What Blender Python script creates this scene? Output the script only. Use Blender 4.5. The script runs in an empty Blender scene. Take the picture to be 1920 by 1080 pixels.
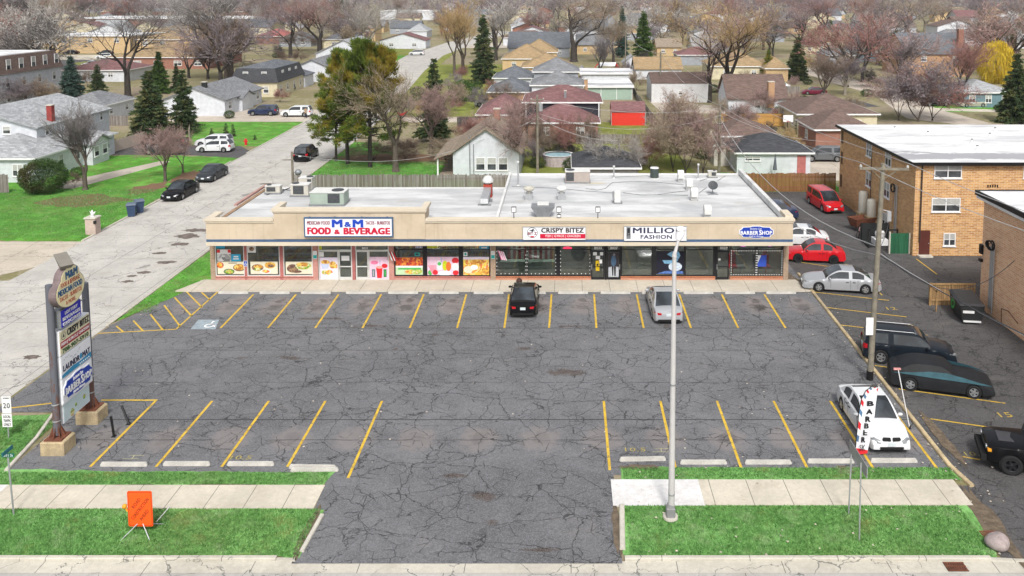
import bpy, math, random
import numpy as np
from mathutils import Vector, Matrix
random.seed(7); rng = np.random.default_rng(7)
PI = math.pi; R = math.radians
scene = bpy.context.scene; COL = scene.collection
# ---------------------------------------------------------------- camera
FPX, TILT, CX, CY, CH = 1586.0, R(5.35), 1060.0, 131.5, 20.0
cd = bpy.data.cameras.new("camera"); cam = bpy.data.objects.new("camera", cd); COL.objects.link(cam)
cd.sensor_width = 36; cd.lens = 36 * FPX / 1920; cd.shift_x = (960 - CX) / 1920; cd.shift_y = (CY - 540) / 1920
cd.clip_start = .5; cd.clip_end = 6000
cam.location = (0, 0, CH); cam.rotation_euler = (PI / 2 - TILT, 0, 0); scene.camera = cam
# ---------------------------------------------------------------- sky, sun, exposure
w = bpy.data.worlds.new("World"); scene.world = w; w.use_nodes = True
nt = w.node_tree; sk = nt.nodes.new('ShaderNodeTexSky'); sk.sky_type = 'NISHITA'; sk.sun_disc = False
sk.sun_elevation = R(50); sk.sun_rotation = R(175); sk.dust_density = 4; sk.air_density = 1; sk.ozone_density = 1
hs = nt.nodes.new('ShaderNodeHueSaturation'); hs.inputs['Saturation'].default_value = .3
nt.links.new(sk.outputs[0], hs.inputs['Color']); nt.links.new(hs.outputs[0], nt.nodes['Background'].inputs[0])
nt.nodes['Background'].inputs[1].default_value = .098
sd = bpy.data.lights.new("sun", 'SUN'); sun = bpy.data.objects.new("sun", sd); COL.objects.link(sun)
sd.energy = 1.5; sd.angle = R(10); sd.color = (1, .97, .92)
sun.rotation_euler = (R(42), 0, R(6))
scene.view_settings.view_transform = 'Standard'; scene.view_settings.look = 'None'
scene.view_settings.exposure = .88; scene.view_settings.gamma = 1
scene.cycles.max_bounces = 5; scene.cycles.diffuse_bounces = 2; scene.cycles.glossy_bounces = 2
scene.cycles.transparent_max_bounces = 8; scene.cycles.transmission_bounces = 2
# ---------------------------------------------------------------- plan helpers: survey of the site
ct, st = math.cos(TILT), math.sin(TILT)
def ray(px, py):
    a, b = (px - CX) / FPX, -(py - CY) / FPX
    return Vector((a, ct + b * st, -st + b * ct))
def G(px, py, z=0.0):
    d = ray(px, py); t = (z - CH) / d.z
    return Vector((d.x * t, d.y * t, z))
def PY(px, py, Y):
    d = ray(px, py); t = Y / d.y
    return Vector((d.x * t, Y, CH + d.z * t))
# ---------------------------------------------------------------- node helpers
class NT:
    def __init__(s, name):
        s.m = bpy.data.materials.new(name); s.m.use_nodes = True
        s.t = s.m.node_tree; s.b = s.t.nodes['Principled BSDF']; s.out = s.t.nodes['Material Output']
    def n(s, ty, **k):
        o = s.t.nodes.new(ty)
        for a, v in k.items(): setattr(o, a, v)
        return o
    def put(s, sock, v):
        if isinstance(v, bpy.types.NodeSocket): s.t.links.new(v, sock)
        elif v is not None:
            if isinstance(v, (tuple, list)) and len(v) == 3 and len(sock.default_value) == 4: v = (*v, 1)
            sock.default_value = v
    def math(s, op, a, b=None, c=None, clamp=False):
        o = s.n('ShaderNodeMath', operation=op, use_clamp=clamp)
        s.put(o.inputs[0], a)
        if b is not None: s.put(o.inputs[1], b)
        if c is not None: s.put(o.inputs[2], c)
        return o.outputs[0]
    def vm(s, op, a, b=None):
        o = s.n('ShaderNodeVectorMath', operation=op); s.put(o.inputs[0], a)
        if b is not None: s.put(o.inputs[3 if op == 'SCALE' else 1], b)
        return o.outputs['Value' if op in ('LENGTH', 'DISTANCE', 'DOT_PRODUCT') else 'Vector']
    def co(s): return s.n('ShaderNodeTexCoord').outputs['Object']
    def xyz(s, v):
        o = s.n('ShaderNodeSeparateXYZ'); s.put(o.inputs[0], v); return o.outputs
    def vec(s, x, y, z=0.0):
        o = s.n('ShaderNodeCombineXYZ')
        for i, v in enumerate((x, y, z)): s.put(o.inputs[i], v)
        return o.outputs[0]
    def noise(s, v, sc, det=3.0, rough=.55, dist=0.0, col=False):
        o = s.n('ShaderNodeTexNoise'); s.put(o.inputs['Vector'], v); o.inputs['Scale'].default_value = sc
        o.inputs['Detail'].default_value = det; o.inputs['Roughness'].default_value = rough; o.inputs['Distortion'].default_value = dist
        return o.outputs[1 if col else 0]
    def vor(s, v, sc, feat='F1', out='Distance', rnd=1.0):
        o = s.n('ShaderNodeTexVoronoi', feature=feat); s.put(o.inputs['Vector'], v); o.inputs['Scale'].default_value = sc
        o.inputs['Randomness'].default_value = rnd
        return o.outputs[out]
    def step(s, v, a, b):
        o = s.n('ShaderNodeMapRange', interpolation_type='SMOOTHSTEP'); s.put(o.inputs[0], v)
        o.inputs[1].default_value = a; o.inputs[2].default_value = b; return o.outputs[0]
    def mix(s, f, a, b, mode='MIX'):
        o = s.n('ShaderNodeMix', data_type='RGBA', blend_type=mode); s.put(o.inputs[0], f); s.put(o.inputs[6], a); s.put(o.inputs[7], b)
        return o.outputs[2]
    def ramp(s, f, pts, const=False):
        o = s.n('ShaderNodeValToRGB'); s.put(o.inputs[0], f); e = o.color_ramp.elements
        if const: o.color_ramp.interpolation = 'CONSTANT'
        while len(e) < len(pts): e.new(.5)
        for i, (p, c) in enumerate(pts): e[i].position = p; e[i].color = (*c, 1)
        return o.outputs[0]
    def bump(s, h, st_=.3, d=.02):
        o = s.n('ShaderNodeBump'); s.put(o.inputs['Height'], h); o.inputs['Strength'].default_value = st_; o.inputs['Distance'].default_value = d
        s.t.links.new(o.outputs[0], s.b.inputs['Normal'])
    def done(s, col, rough=.85, spec=.3, metal=0.0):
        s.put(s.b.inputs['Base Color'], col); s.put(s.b.inputs['Roughness'], rough); s.put(s.b.inputs['Metallic'], metal)
        s.b.inputs['Specular IOR Level'].default_value = spec
        return s.m
MC = {}
def mat(name, col, rough=.7, var=.18, sc=2.0, metal=0.0, spec=.3, emit=0.0, bump=0.0, dirt=0.0, coat=0.0):
    if name in MC: return MC[name]
    t = NT(name); c = t.co()
    if var > 0:
        f = t.noise(c, sc, 4, .6); g = t.noise(c, sc * 9, 2)
        f = t.math('ADD', t.math('MULTIPLY', f, .65), t.math('MULTIPLY', g, .35))
        col_ = t.mix(t.step(f, .3, .7), tuple(x * (1 - var) for x in col), tuple(min(1, x * (1 + var)) for x in col))
    else: col_ = col
    if dirt > 0: col_ = t.mix(t.math('MULTIPLY', t.step(t.noise(c, .35, 5, .65), .5, .72), dirt), col_, (.12, .11, .1))
    if bump > 0: t.bump(t.noise(c, sc * 14, 2), bump, .01)
    m = t.done(col_, rough, spec, metal)
    if emit > 0: t.put(t.b.inputs['Emission Color'], col); t.b.inputs['Emission Strength'].default_value = emit
    if coat: t.b.inputs['Coat Weight'].default_value = coat; t.b.inputs['Coat Roughness'].default_value = .06
    MC[name] = m; return m
def cracks(t, c, sc, wid, dens=.5, seed=0.0):
    """thin wandering cracks: edges of a warped voronoi, broken by a noise mask"""
    wv = t.vm('ADD', c, t.vm('SCALE', t.noise(t.vm('ADD', c, (seed, 3, 0)), 1.1, 4, .65, col=True), .9 / max(sc * 3, .4)))
    e = t.vor(t.vm('ADD', wv, (seed * 7, seed, 0)), sc, 'DISTANCE_TO_EDGE')
    line = t.math('SUBTRACT', 1.0, t.step(e, wid * sc * .3, wid * sc))
    mask = t.step(t.noise(t.vm('ADD', c, (seed * 3, 0, 0)), sc * .55, 2), .52 - dens * .25, .6 - dens * .2)
    return t.math('MULTIPLY', line, mask)
def joints(t, c, jx=0, jy=0, wid=.025, off=(0, 0), skew=0.0):
    x, y, z = t.xyz(c); out = None
    for v, j, o in ((t.math('ADD', x, t.math('MULTIPLY', y, skew)), jx, off[0]), (y, jy, off[1])):
        if not j: continue
        q = t.math('ABSOLUTE', t.math('SUBTRACT', t.math('FRACT', t.math('DIVIDE', t.math('ADD', v, 5000 + o), j)), .5))
        q = t.math('GREATER_THAN', q, .5 - wid / j * .5)
        out = q if out is None else t.math('MAXIMUM', out, q)
    return out
def asphalt(name, base, stains=False, rough_patch=0.0, seed=0.0):
    t = NT(name); c = t.co(); x, y, z = t.xyz(c)
    big = t.noise(t.vm('MULTIPLY', c, (.6, 1.5, 1)), .12, 5, .65, .6); med = t.noise(c, .7, 5, .65); fine = t.noise(c, 22, 3, .7)
    f = t.math('ADD', t.math('MULTIPLY', big, .5), t.math('MULTIPLY', med, .5))
    b = [v * .74 for v in base]; l = [v * 1.3 for v in base]
    col = t.mix(t.step(f, .35, .65), tuple(b), tuple(l))
    mid = t.noise(c, 7, 4, .75)
    col = t.mix(t.math('MULTIPLY', t.step(mid, .42, .62), .4), col, tuple(v * .55 for v in base))
    col = t.mix(t.math('MULTIPLY', t.step(fine, .42, .66), .75), col, tuple(v * 1.75 for v in base))
    # broad brownish and pale worn patches
    wp = t.step(t.noise(t.vm('ADD', c, (11 + seed, 5, 0)), .42, 5, .7, .6), .56, .74)
    col = t.mix(t.math('MULTIPLY', wp, .38 + rough_patch), col, tuple(v * q for v, q in zip(base, (2.0, 1.85, 1.7))))
    if stains:
        # a drip stain in the middle of each stall of the two rows, a tyre-worn halo round it
        for (x0, ya, rx, ry, k) in ((-23.96, 52.1, .55, .75, .75), (-23.96, 53.2, .35, .45, .5), (-26.2, 36.2, .5, .6, .35)):
            fx = t.math('SUBTRACT', t.math('FRACT', t.math('DIVIDE', t.math('ADD', x, 500 - x0 + 1.4), 2.793)), .5)
            idx = t.math('FLOOR', t.math('DIVIDE', t.math('ADD', x, 500 - x0 + 1.4), 2.793))
            wn = t.n('ShaderNodeTexWhiteNoise', noise_dimensions='1D'); t.put(wn.inputs['W'], t.math('ADD', idx, ya))
            dx = t.math('DIVIDE', t.math('MULTIPLY', fx, 2.793), rx); dy = t.math('DIVIDE', t.math('SUBTRACT', y, ya), ry)
            d = t.math('SQRT', t.math('ADD', t.math('MULTIPLY', dx, dx), t.math('MULTIPLY', dy, dy)))
            d = t.math('ADD', d, t.math('MULTIPLY', t.math('SUBTRACT', t.noise(c, 2.2, 4), .5), 2.4))
            s_ = t.math('MULTIPLY', t.math('SUBTRACT', 1.0, t.step(d, .35, 1.15)), t.math('MULTIPLY', wn.outputs[0], k))
            col = t.mix(t.math('MULTIPLY', t.math('SUBTRACT', 1.0, t.step(d, 1.0, 2.3)), .55), col, tuple(v * q for v, q in zip(base, (1.9, 1.65, 1.5))))
            col = t.mix(s_, col, (.022, .019, .018))
        # broken-up spots and the worn line where the two pours meet
        for (px, py, rx, ry) in ((908, 930, .55, .5), (858, 893, .75, .18), (1010, 1032, 1.1, .12), (925, 978, .5, .4), (550, 672, .9, .3), (1250, 612, .3, .3), (1068, 612, 1.3, .22), (595, 598, 2.2, .25),
                                 (1394, 599, .35, .2), (742, 655, .25, .3), (1180, 615, .6, .2), (450, 672, .6, .2), (985, 655, .7, .35), (1060, 700, 1.3, .5), (820, 628, .6, .2), (700, 612, 1.6, .2)):
            p = G(px, py)
            dx = t.math('DIVIDE', t.math('SUBTRACT', x, p.x), rx); dy = t.math('DIVIDE', t.math('SUBTRACT', y, p.y), ry)
            d = t.math('SQRT', t.math('ADD', t.math('MULTIPLY', dx, dx), t.math('MULTIPLY', dy, dy)))
            d = t.math('ADD', d, t.math('MULTIPLY', t.math('SUBTRACT', med, .5), 3.2))
            s_ = t.math('SUBTRACT', 1.0, t.step(d, .3, .95))
            col = t.mix(t.math('MULTIPLY', s_, .8), col, t.mix(t.step(fine, .35, .6), (.02, .018, .017), (.12, .09, .075)))
        for (yy, wd) in ((37.9, .035), (48.7, .03), (36.1, .02), (41.7, .018), (45.6, .016)):
            q = t.math('ABSOLUTE', t.math('SUBTRACT', t.math('ADD', y, t.math('MULTIPLY', t.noise(c, .5, 5, .7), .18)), yy + .09))
            q = t.math('MULTIPLY', t.math('LESS_THAN', q, wd), t.step(t.noise(c, .25, 3), .4, .5) if wd < .03 else .8)
            col = t.mix(q, col, (.018, .017, .017))
    cr = cracks(t, c, .46, .024, .72, seed)
    cr = t.math('MAXIMUM', cr, cracks(t, c, 1.5, .017, .18, seed + 4))
    cr = t.math('MAXIMUM', cr, t.math('MULTIPLY', cracks(t, t.vm('MULTIPLY', c, (.6, 1.3, 1)), .22, .03, .95, seed + 9), .95))
    col = t.mix(t.math('MULTIPLY', cr, .75), col, (.018, .017, .017))
    t.bump(t.math('SUBTRACT', fine, t.math('MULTIPLY', cr, 2.0)), .35, .012)
    return t.done(col, .82, .3)
def concrete(name, base, jx=0, jy=0, off=(0, 0), crack=.0, skew=0.0, patch=.0, wid=.03):
    t = NT(name); c = t.co()
    f = t.math('ADD', t.math('MULTIPLY', t.noise(c, .35, 5, .65), .6), t.math('MULTIPLY', t.noise(c, 5, 4, .7), .4))
    col = t.mix(t.step(f, .32, .68), tuple(v * .82 for v in base), tuple(min(.9, v * 1.16) for v in base))
    col = t.mix(t.math('MULTIPLY', t.step(t.noise(c, 26, 3, .8), .45, .7), .4), col, tuple(v * .6 for v in base))
    col = t.mix(t.math('MULTIPLY', t.step(t.noise(t.vm('ADD', c, (3, 17, 0)), .8, 6, .75, .5), .5, .68), .35), col, tuple(v * q for v, q in zip(base, (.62, .58, .52))))
    if jx or jy:
        if jx:   # each slab has weathered on its own
            ix = t.math('FLOOR', t.math('DIVIDE', t.math('ADD', t.xyz(c)[0], 5000 + off[0] + jx / 2), jx))
            wn = t.n('ShaderNodeTexWhiteNoise', noise_dimensions='1D'); t.put(wn.inputs['W'], ix)
            col = t.mix(t.math('MULTIPLY', wn.outputs[0], .28), col, tuple(v * .72 for v in base))
        col = t.mix(t.math('MULTIPLY', joints(t, c, jx, jy, wid, off, skew), .75), col, (.07, .065, .06))
    if crack:
        cr = t.math('MAXIMUM', cracks(t, c, .13, .034, crack, 2), cracks(t, c, .5, .02, crack - .6, 5))
        col = t.mix(t.math('MULTIPLY', cr, .75), col, (.08, .085, .08))
    if patch:
        p = t.step(t.noise(t.vm('MULTIPLY', c, (.5, .3, 1)), .8, 5, .7), .62, .67)
        col = t.mix(t.math('MULTIPLY', p, patch), col, (.16, .15, .14))
    t.bump(t.noise(c, 18, 3), .15, .01)
    return t.done(col, .85, .25)
def grass(name, c1, c2, dry=(.24, .2, .09), dryk=.3, hay=.0):
    t = NT(name); c = t.co()
    f = t.noise(c, .8, 5, .7); g = t.noise(t.vm('MULTIPLY', c, (1, .45, 1)), 9, 4, .75); h = t.noise(c, .12, 4, .6, .5)
    col = t.mix(t.step(t.math('ADD', t.math('MULTIPLY', f, .4), t.math('MULTIPLY', g, .6)), .33, .67), c1, c2)
    col = t.mix(t.math('MULTIPLY', t.step(t.noise(c, 24, 2, .8), .5, .75), .4), col, tuple(min(.6, v * 2.1 + .03) for v in c2))
    col = t.mix(t.math('MULTIPLY', t.step(t.noise(c, 14, 2, .8), .56, .8), .55), col, tuple(v * .35 for v in c1))
    col = t.mix(t.math('MULTIPLY', t.step(h, .5, .7), dryk), col, dry)
    col = t.mix(t.math('MULTIPLY', t.step(t.noise(t.vm('ADD', c, (5, 8, 0)), .45, 5, .65, .4), .48, .62), .38), col, tuple(min(.7, v * 1.5 + .02) for v in c2))
    if hay: col = t.mix(t.math('MULTIPLY', t.step(t.noise(c, .9, 5, .7, .8), .5, .62), hay), col, (.2, .13, .075))
    t.bump(g, .6, .05)
    return t.done(col, .95, .1)
def brick(name, c1, c2, mortar, bw=.22, bh=.075, blotch=.25):
    t = NT(name); c = t.co(); x, y, z = t.xyz(c)
    v = t.vec(t.math('ADD', x, y), z)
    o = t.n('ShaderNodeTexBrick'); t.put(o.inputs['Vector'], v); o.inputs['Scale'].default_value = 1
    o.inputs['Brick Width'].default_value = bw; o.inputs['Row Height'].default_value = bh; o.inputs['Mortar Size'].default_value = .012 if bh < .08 else .017
    o.inputs['Color1'].default_value = (*c1, 1); o.inputs['Color2'].default_value = (*c2, 1); o.inputs['Mortar'].default_value = (*mortar, 1)
    o.inputs['Bias'].default_value = -.1
    col = t.mix(t.math('MULTIPLY', t.step(t.noise(c, 1.2, 5, .7), .4, .7), blotch), o.outputs[0], tuple(v * .5 for v in c1))
    col = t.mix(t.math('MULTIPLY', t.step(t.noise(t.vec(t.math('MULTIPLY', t.math('ADD', x, y), 4.0), t.math('MULTIPLY', z, 14.0)), 1.0, 2), .55, .7), .35), col, tuple(min(.8, v * 1.5) for v in c2))
    t.bump(o.outputs['Fac'], .25, .01)
    return t.done(col, .9, .2)
def siding(name, col, pitch=.14, var=.08):
    t = NT(name); c = t.co(); z = t.xyz(c)[2]
    q = t.math('FRACT', t.math('DIVIDE', t.math('ADD', z, 50.0), pitch))
    cc = t.mix(t.step(t.noise(c, 1.5, 4), .3, .7), tuple(v * (1 - var) for v in col), tuple(min(.85, v * (1 + var)) for v in col))
    cc = t.mix(t.math('MULTIPLY', t.math('LESS_THAN', q, .12), .5), cc, tuple(v * .35 for v in col))
    t.bump(q, .5, .02)
    return t.done(cc, .6, .3)
def shingle(name, col, var=.25):
    t = NT(name); c = t.co(); x, y, z = t.xyz(c)
    v = t.vec(t.math('ADD', x, y), t.math('MULTIPLY', z, 2.2))
    o = t.n('ShaderNodeTexBrick'); t.put(o.inputs['Vector'], v); o.inputs['Scale'].default_value = 1
    o.inputs['Brick Width'].default_value = .5; o.inputs['Row Height'].default_value = .22; o.inputs['Mortar Size'].default_value = .012
    o.inputs['Color1'].default_value = (*[q * (1 - var) for q in col], 1); o.inputs['Color2'].default_value = (*[q * (1 + var) for q in col], 1)
    o.inputs['Mortar'].default_value = (*[q * .55 for q in col], 1)
    cc = t.mix(t.math('MULTIPLY', t.step(t.noise(c, .4, 5, .65), .4, .7), .45), o.outputs[0], tuple(q * .66 for q in col))
    cc = t.mix(t.math('MULTIPLY', t.step(t.noise(c, 20, 2), .5, .8), .4), cc, tuple(min(.8, q * 1.6) for q in col))
    return t.done(cc, .92, .2)
def planks(name, c1, c2, w_=.14, horiz=False):
    t = NT(name); c = t.co(); x, y, z = t.xyz(c)
    u = z if horiz else t.math('ADD', x, y)
    k = t.math('DIVIDE', t.math('ADD', u, 300.0), w_)
    wn = t.n('ShaderNodeTexWhiteNoise', noise_dimensions='1D'); t.put(wn.inputs['W'], t.math('FLOOR', k))
    cc = t.mix(wn.outputs[0], c1, c2)
    cc = t.mix(t.math('MULTIPLY', t.step(t.noise(t.vm('MULTIPLY', c, (6, 6, .8) if not horiz else (.8, .8, 6)), 1, 4), .4, .7), .4), cc, tuple(v * .5 for v in c1))
    cc = t.mix(t.math('LESS_THAN', t.math('FRACT', k), .1), cc, (.02, .018, .015))
    return t.done(cc, .9, .2)
def glass(name, tint=(.02, .025, .03), trans=.0, rough=.04):
    if name in MC: return MC[name]
    t = NT(name); c = t.co()
    m = t.done(t.mix(t.step(t.noise(c, .9, 3), .35, .65), tuple(v * .6 for v in tint), tuple(v * 1.9 for v in tint)), rough, .6)
    if trans:
        t.b.inputs['IOR'].default_value = 2.3
        tr = t.n('ShaderNodeBsdfTransparent'); tr.inputs[0].default_value = (.72, .78, .76, 1)
        mx = t.n('ShaderNodeMixShader'); mx.inputs[0].default_value = trans
        t.t.links.new(t.b.outputs[0], mx.inputs[1]); t.t.links.new(tr.outputs[0], mx.inputs[2]); t.t.links.new(mx.outputs[0], t.out.inputs[0])
    MC[name] = m; return m
# ---------------------------------------------------------------- mesh helpers
class MB:
    def __init__(s): s.v = []; s.f = []
    def add(s, vs, fs):
        o = len(s.v); s.v += [tuple(p) for p in vs]; s.f += [tuple(i + o for i in f) for f in fs]; return s
    def box(s, x0, y0, z0, x1, y1, z1):
        return s.add([(x0, y0, z0), (x1, y0, z0), (x1, y1, z0), (x0, y1, z0), (x0, y0, z1), (x1, y0, z1), (x1, y1, z1), (x0, y1, z1)],
                     [(0, 3, 2, 1), (4, 5, 6, 7), (0, 1, 5, 4), (1, 2, 6, 5), (2, 3, 7, 6), (3, 0, 4, 7)])
    def bevbox(s, x0, y0, z0, x1, y1, z1, b=.03):
        """box with chamfered top and vertical edges"""
        def ring(i, z): return [(x0 + i + b, y0 + i, z), (x1 - i - b, y0 + i, z), (x1 - i, y0 + i + b, z), (x1 - i, y1 - i - b, z), (x1 - i - b, y1 - i, z), (x0 + i + b, y1 - i, z), (x0 + i, y1 - i - b, z), (x0 + i, y0 + i + b, z)]
        s.loft([ring(0, z0), ring(0, z1 - b), ring(b, z1)], True, True); return s
    def loft(s, rings, cap0=False, cap1=False, closed=True):
        n = len(rings[0]); vs = [p for r in rings for p in r]; fs = []
        for i in range(len(rings) - 1):
            for j in range(n if closed else n - 1):
                k = (j + 1) % n; fs.append((i * n + j, i * n + k, (i + 1) * n + k, (i + 1) * n + j))
        if cap0: fs.append(tuple(range(n))[::-1])
        if cap1: fs.append(tuple((len(rings) - 1) * n + j for j in range(n)))
        return s.add(vs, fs)
    def tube(s, p, q, r0, r1=None, n=8, cap=True):
        p, q = Vector(p), Vector(q); r1 = r0 if r1 is None else r1; d = (q - p).normalized()
        a = d.orthogonal().normalized(); b = d.cross(a)
        s.loft([[tuple(c + r * (math.cos(2 * PI * k / n) * a + math.sin(2 * PI * k / n) * b)) for k in range(n)] for c, r in ((p, r0), (q, r1))], cap, cap); return s
    def path(s, pts, r, n=5):
        for a, b in zip(pts, pts[1:]): s.tube(a, b, r, r, n, False)
        return s
    def cyl(s, x, y, z0, z1, r0, r1=None, n=16): return s.tube((x, y, z0), (x, y, z1), r0, r1, n)
    def sphere(s, c, r, nu=12, nv=8, sz=1.0):
        return s.loft([[(c[0] + r * math.sin(PI * i / nv) * math.cos(2 * PI * j / nu), c[1] + r * math.sin(PI * i / nv) * math.sin(2 * PI * j / nu), c[2] - sz * r * math.cos(PI * i / nv)) for j in range(nu)] for i in range(nv + 1)])
    def poly(s, pts, z=None):
        s.add([(p[0], p[1], p[2] if z is None else z) for p in pts], [tuple(range(len(pts)))]); return s
    def prism(s, pts, z0, z1):
        n = len(pts); s.loft([[(p[0], p[1], z0) for p in pts], [(p[0], p[1], z1) for p in pts]], True, True); return s
def obj(name, mb, m, parent=None, loc=None, smooth=None, kind=None):
    me = bpy.data.meshes.new(name)
    if isinstance(mb, MB): me.from_pydata(mb.v, [], mb.f)
    else: me = mb; 
    me.materials.clear(); me.materials.append(m)
    if smooth is not None:
        me.polygons.foreach_set('use_smooth', [True] * len(me.polygons))
        me.set_sharp_from_angle(angle=R(smooth))
    o = bpy.data.objects.new(name, me); COL.objects.link(o)
    if parent: o.parent = parent
    if loc is not None: o.location = loc
    if kind: o['kind'] = kind
    return o
USED = {}
def tag(o, label, cat, group=None, kind=None):
    o['label'] = label; o['category'] = cat
    if group: o['group'] = group
    if kind: o['kind'] = kind
    return o
def thing(name, label, cat, loc=(0, 0, 0), rz=0.0, group=None):
    o = bpy.data.objects.new(name, None); COL.objects.link(o); o.location = loc; o.rotation_euler = (0, 0, rz); o.empty_display_size = .3
    return tag(o, label, cat, group)
def dup(root, loc, rz=0.0, sc=None, label=None, group=None):
    r = root.copy(); COL.objects.link(r); r.location = loc; r.rotation_euler = (0, 0, rz)
    if sc is not None: r.scale = sc if isinstance(sc, tuple) else (sc, sc, sc)
    if label: r['label'] = label
    if group: r['group'] = group
    for ch in list(root.children):
        c = ch.copy(); COL.objects.link(c); c.parent = r
        for g in list(ch.children):
            d = g.copy(); COL.objects.link(d); d.parent = c
    return r
def structure(name, mb, m, parent=None): return obj(name, mb, m, parent, kind=None if parent else 'structure')
FRONT = (Vector((1, 0, 0)), Vector((0, 0, 1)), Vector((0, -1, 0)))      # a panel that faces the street
EAST = (Vector((0, 1, 0)), Vector((0, 0, 1)), Vector((1, 0, 0)))
UP = (Vector((1, 0, 0)), Vector((0, 1, 0)), Vector((0, 0, 1)))
def plate(mb, pts, O, F, d0=0.0, d1=.02):
    """a flat outline (u, v) on frame F at O, extruded from d0 to d1 along the normal"""
    O = Vector(O); U, V, N = F
    a = [O + u * U + v * V + d0 * N for u, v in pts]; b = [O + u * U + v * V + d1 * N for u, v in pts]
    mb.loft([a, b], False, True); return mb
def rect(u0, v0, u1, v1): return [(u0, v0), (u1, v0), (u1, v1), (u0, v1)]
def ell(u, v, a, b, n=20, t0=0): return [(u + a * math.cos(2 * PI * k / n + t0), v + b * math.sin(2 * PI * k / n + t0)) for k in range(n)]
_tc = {}
def text(body, O, F, u0, v0, u1, v1, m, parent, name='lettering', bold=.02, shear=0.0, rot=0.0, d=.012, n0=0.0):
    """lettering fitted to the rectangle (u0,v0)-(u1,v1) of frame F"""
    fat = 0.0 if bold < .025 else (bold - .01) * 22; bold = 0.0; key = (body, bold, shear)
    if key not in _tc:
        cu = bpy.data.curves.new('t', 'FONT'); cu.body = body; cu.offset = bold; cu.shear = shear; cu.resolution_u = 2; cu.extrude = .5
        cu.space_character = 1.06
        o = bpy.data.objects.new('t', cu); COL.objects.link(o); dg = bpy.context.evaluated_depsgraph_get()
        me = bpy.data.meshes.new_from_object(o.evaluated_get(dg))
        vs = np.array([v.co[:] for v in me.vertices]); fs = [tuple(p.vertices) for p in me.polygons]
        bpy.data.objects.remove(o); bpy.data.curves.remove(cu); bpy.data.meshes.remove(me)
        lo, hi = vs.min(0), vs.max(0); vs = (vs - lo) / (hi - lo); _tc[key] = (vs.tolist(), fs)
    vs, fs = _tc[key]; O = Vector(O); U, V, N = F; mb = MB()
    e = (v1 - v0) * fat * .08; u0 += e; u1 -= e; v0 += e * .5; v1 -= e * .5
    cu_, cv_ = (u0 + u1) / 2, (v0 + v1) / 2; w_, h_ = u1 - u0, v1 - v0; cr, sr = math.cos(rot), math.sin(rot)
    for k, (eu, ev) in enumerate(((0, 0),) if not fat else ((0, 0), (-e, -e * .5), (e, -e * .5), (-e, e * .5), (e, e * .5))):
        out = []
        for a, b, c in vs:
            p, q = (a - .5) * w_ + eu, (b - .5) * h_ + ev
            out.append(O + (cu_ + p * cr - q * sr) * U + (cv_ + p * sr + q * cr) * V + (n0 + c * (d + k * .0008)) * N)
        mb.add(out, fs)
    return obj(name, mb, m, parent)
# ================================================================ materials used by several things
def PXp(px, py, X):
    d = ray(px, py); t = X / d.x
    return Vector((X, d.y * t, CH + d.z * t))
def objm(name, pairs, parent=None, smooth=None):
    """one mesh with several materials"""
    mb = MB(); mi = []
    for k, (b, m) in enumerate(pairs): mb.add(b.v, b.f); mi += [k] * len(b.f)
    o = obj(name, mb, pairs[0][1], parent, smooth=smooth)
    for b, m in pairs[1:]: o.data.materials.append(m)
    o.data.polygons.foreach_set('material_index', mi); return o
t = NT('yellow_paint'); c = t.co(); yc = t.mix(t.step(t.noise(c, 2, 4), .3, .7), (.5, .32, .03), (.68, .45, .05)); yc = t.mix(t.math('MULTIPLY', t.step(t.noise(c, 5, 5, .8), .53, .64), .75), yc, (.13, .12, .1)); yellow = t.done(yc, .7, .3)
conc_lt = mat('concrete_light', (.5, .47, .41), .85, .16, 2, bump=.2, dirt=.3)
conc_stop = mat('concrete_stop', (.47, .45, .41), .85, .2, 3, bump=.2, dirt=.5)
white = mat('white_paint', (.74, .74, .74), .5, .05, 1, dirt=.12)
black = mat('black_paint', (.012, .012, .013), .4, .1)
dark = mat('dark_rubber', (.02, .02, .02), .8, .15)
galv = mat('galvanised', (.42, .43, .44), .45, .12, 3, metal=.5)
galv_d = mat('grey_metal', (.25, .26, .27), .5, .15, 3, metal=.4)
wood_g = mat('weathered_pole', (.2, .18, .14), .9, .3, 3, bump=.3)
rust = mat('rust', (.16, .06, .035), .85, .35, 4)
blue_ink = mat('blue_ink', (.01, .055, .42), .5, .05)
red_ink = mat('red_ink', (.52, .008, .04), .5, .05)
dkred = mat('dark_red_ink', (.22, .03, .05), .5, .05)
blk_ink = mat('black_ink', (.02, .02, .025), .5, .05)
white_ink = mat('white_ink', (.8, .8, .8), .5, 0)
sign_white = mat('sign_white', (.78, .79, .82), .45, .03, 1)
# ================================================================ the ground and what is laid on it
t = NT('ground_cover'); c = t.co()
f = t.math('ADD', t.math('MULTIPLY', t.noise(c, .05, 5, .7), .55), t.math('MULTIPLY', t.noise(c, 1.1, 4, .7), .45))
gc = t.ramp(f, [(.3, (.12, .09, .07)), (.4, (.22, .18, .12)), (.47, (.19, .18, .08)), (.53, (.29, .25, .17)), (.6, (.22, .17, .12)), (.7, (.34, .31, .27))])
m_ground = t.done(gc, .95, .1)
g = MB(); g.poly([(-4000, -200), (4000, -200), (4000, 6000), (-4000, 6000)], 0); structure('ground', g, m_ground)
m_lot = asphalt('lot_asphalt', (.122, .123, .129), stains=True)
m_lot2 = asphalt('worn_asphalt', (.075, .072, .072), rough_patch=.25, seed=3)
lot = MB(); lot.poly([(-27.3, 38.6), (-23.45, 38.6), (-23.3, 33.3), (16.4, 33.4), (16.4, 58.4), (16.4, 83), (15.2, 83), (15.2, 57.4), (-24.9, 57.4), (-25.0, 56.2), (-27.3, 49.1)], .02)
parking = structure('parking_lot', lot, m_lot)
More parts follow.
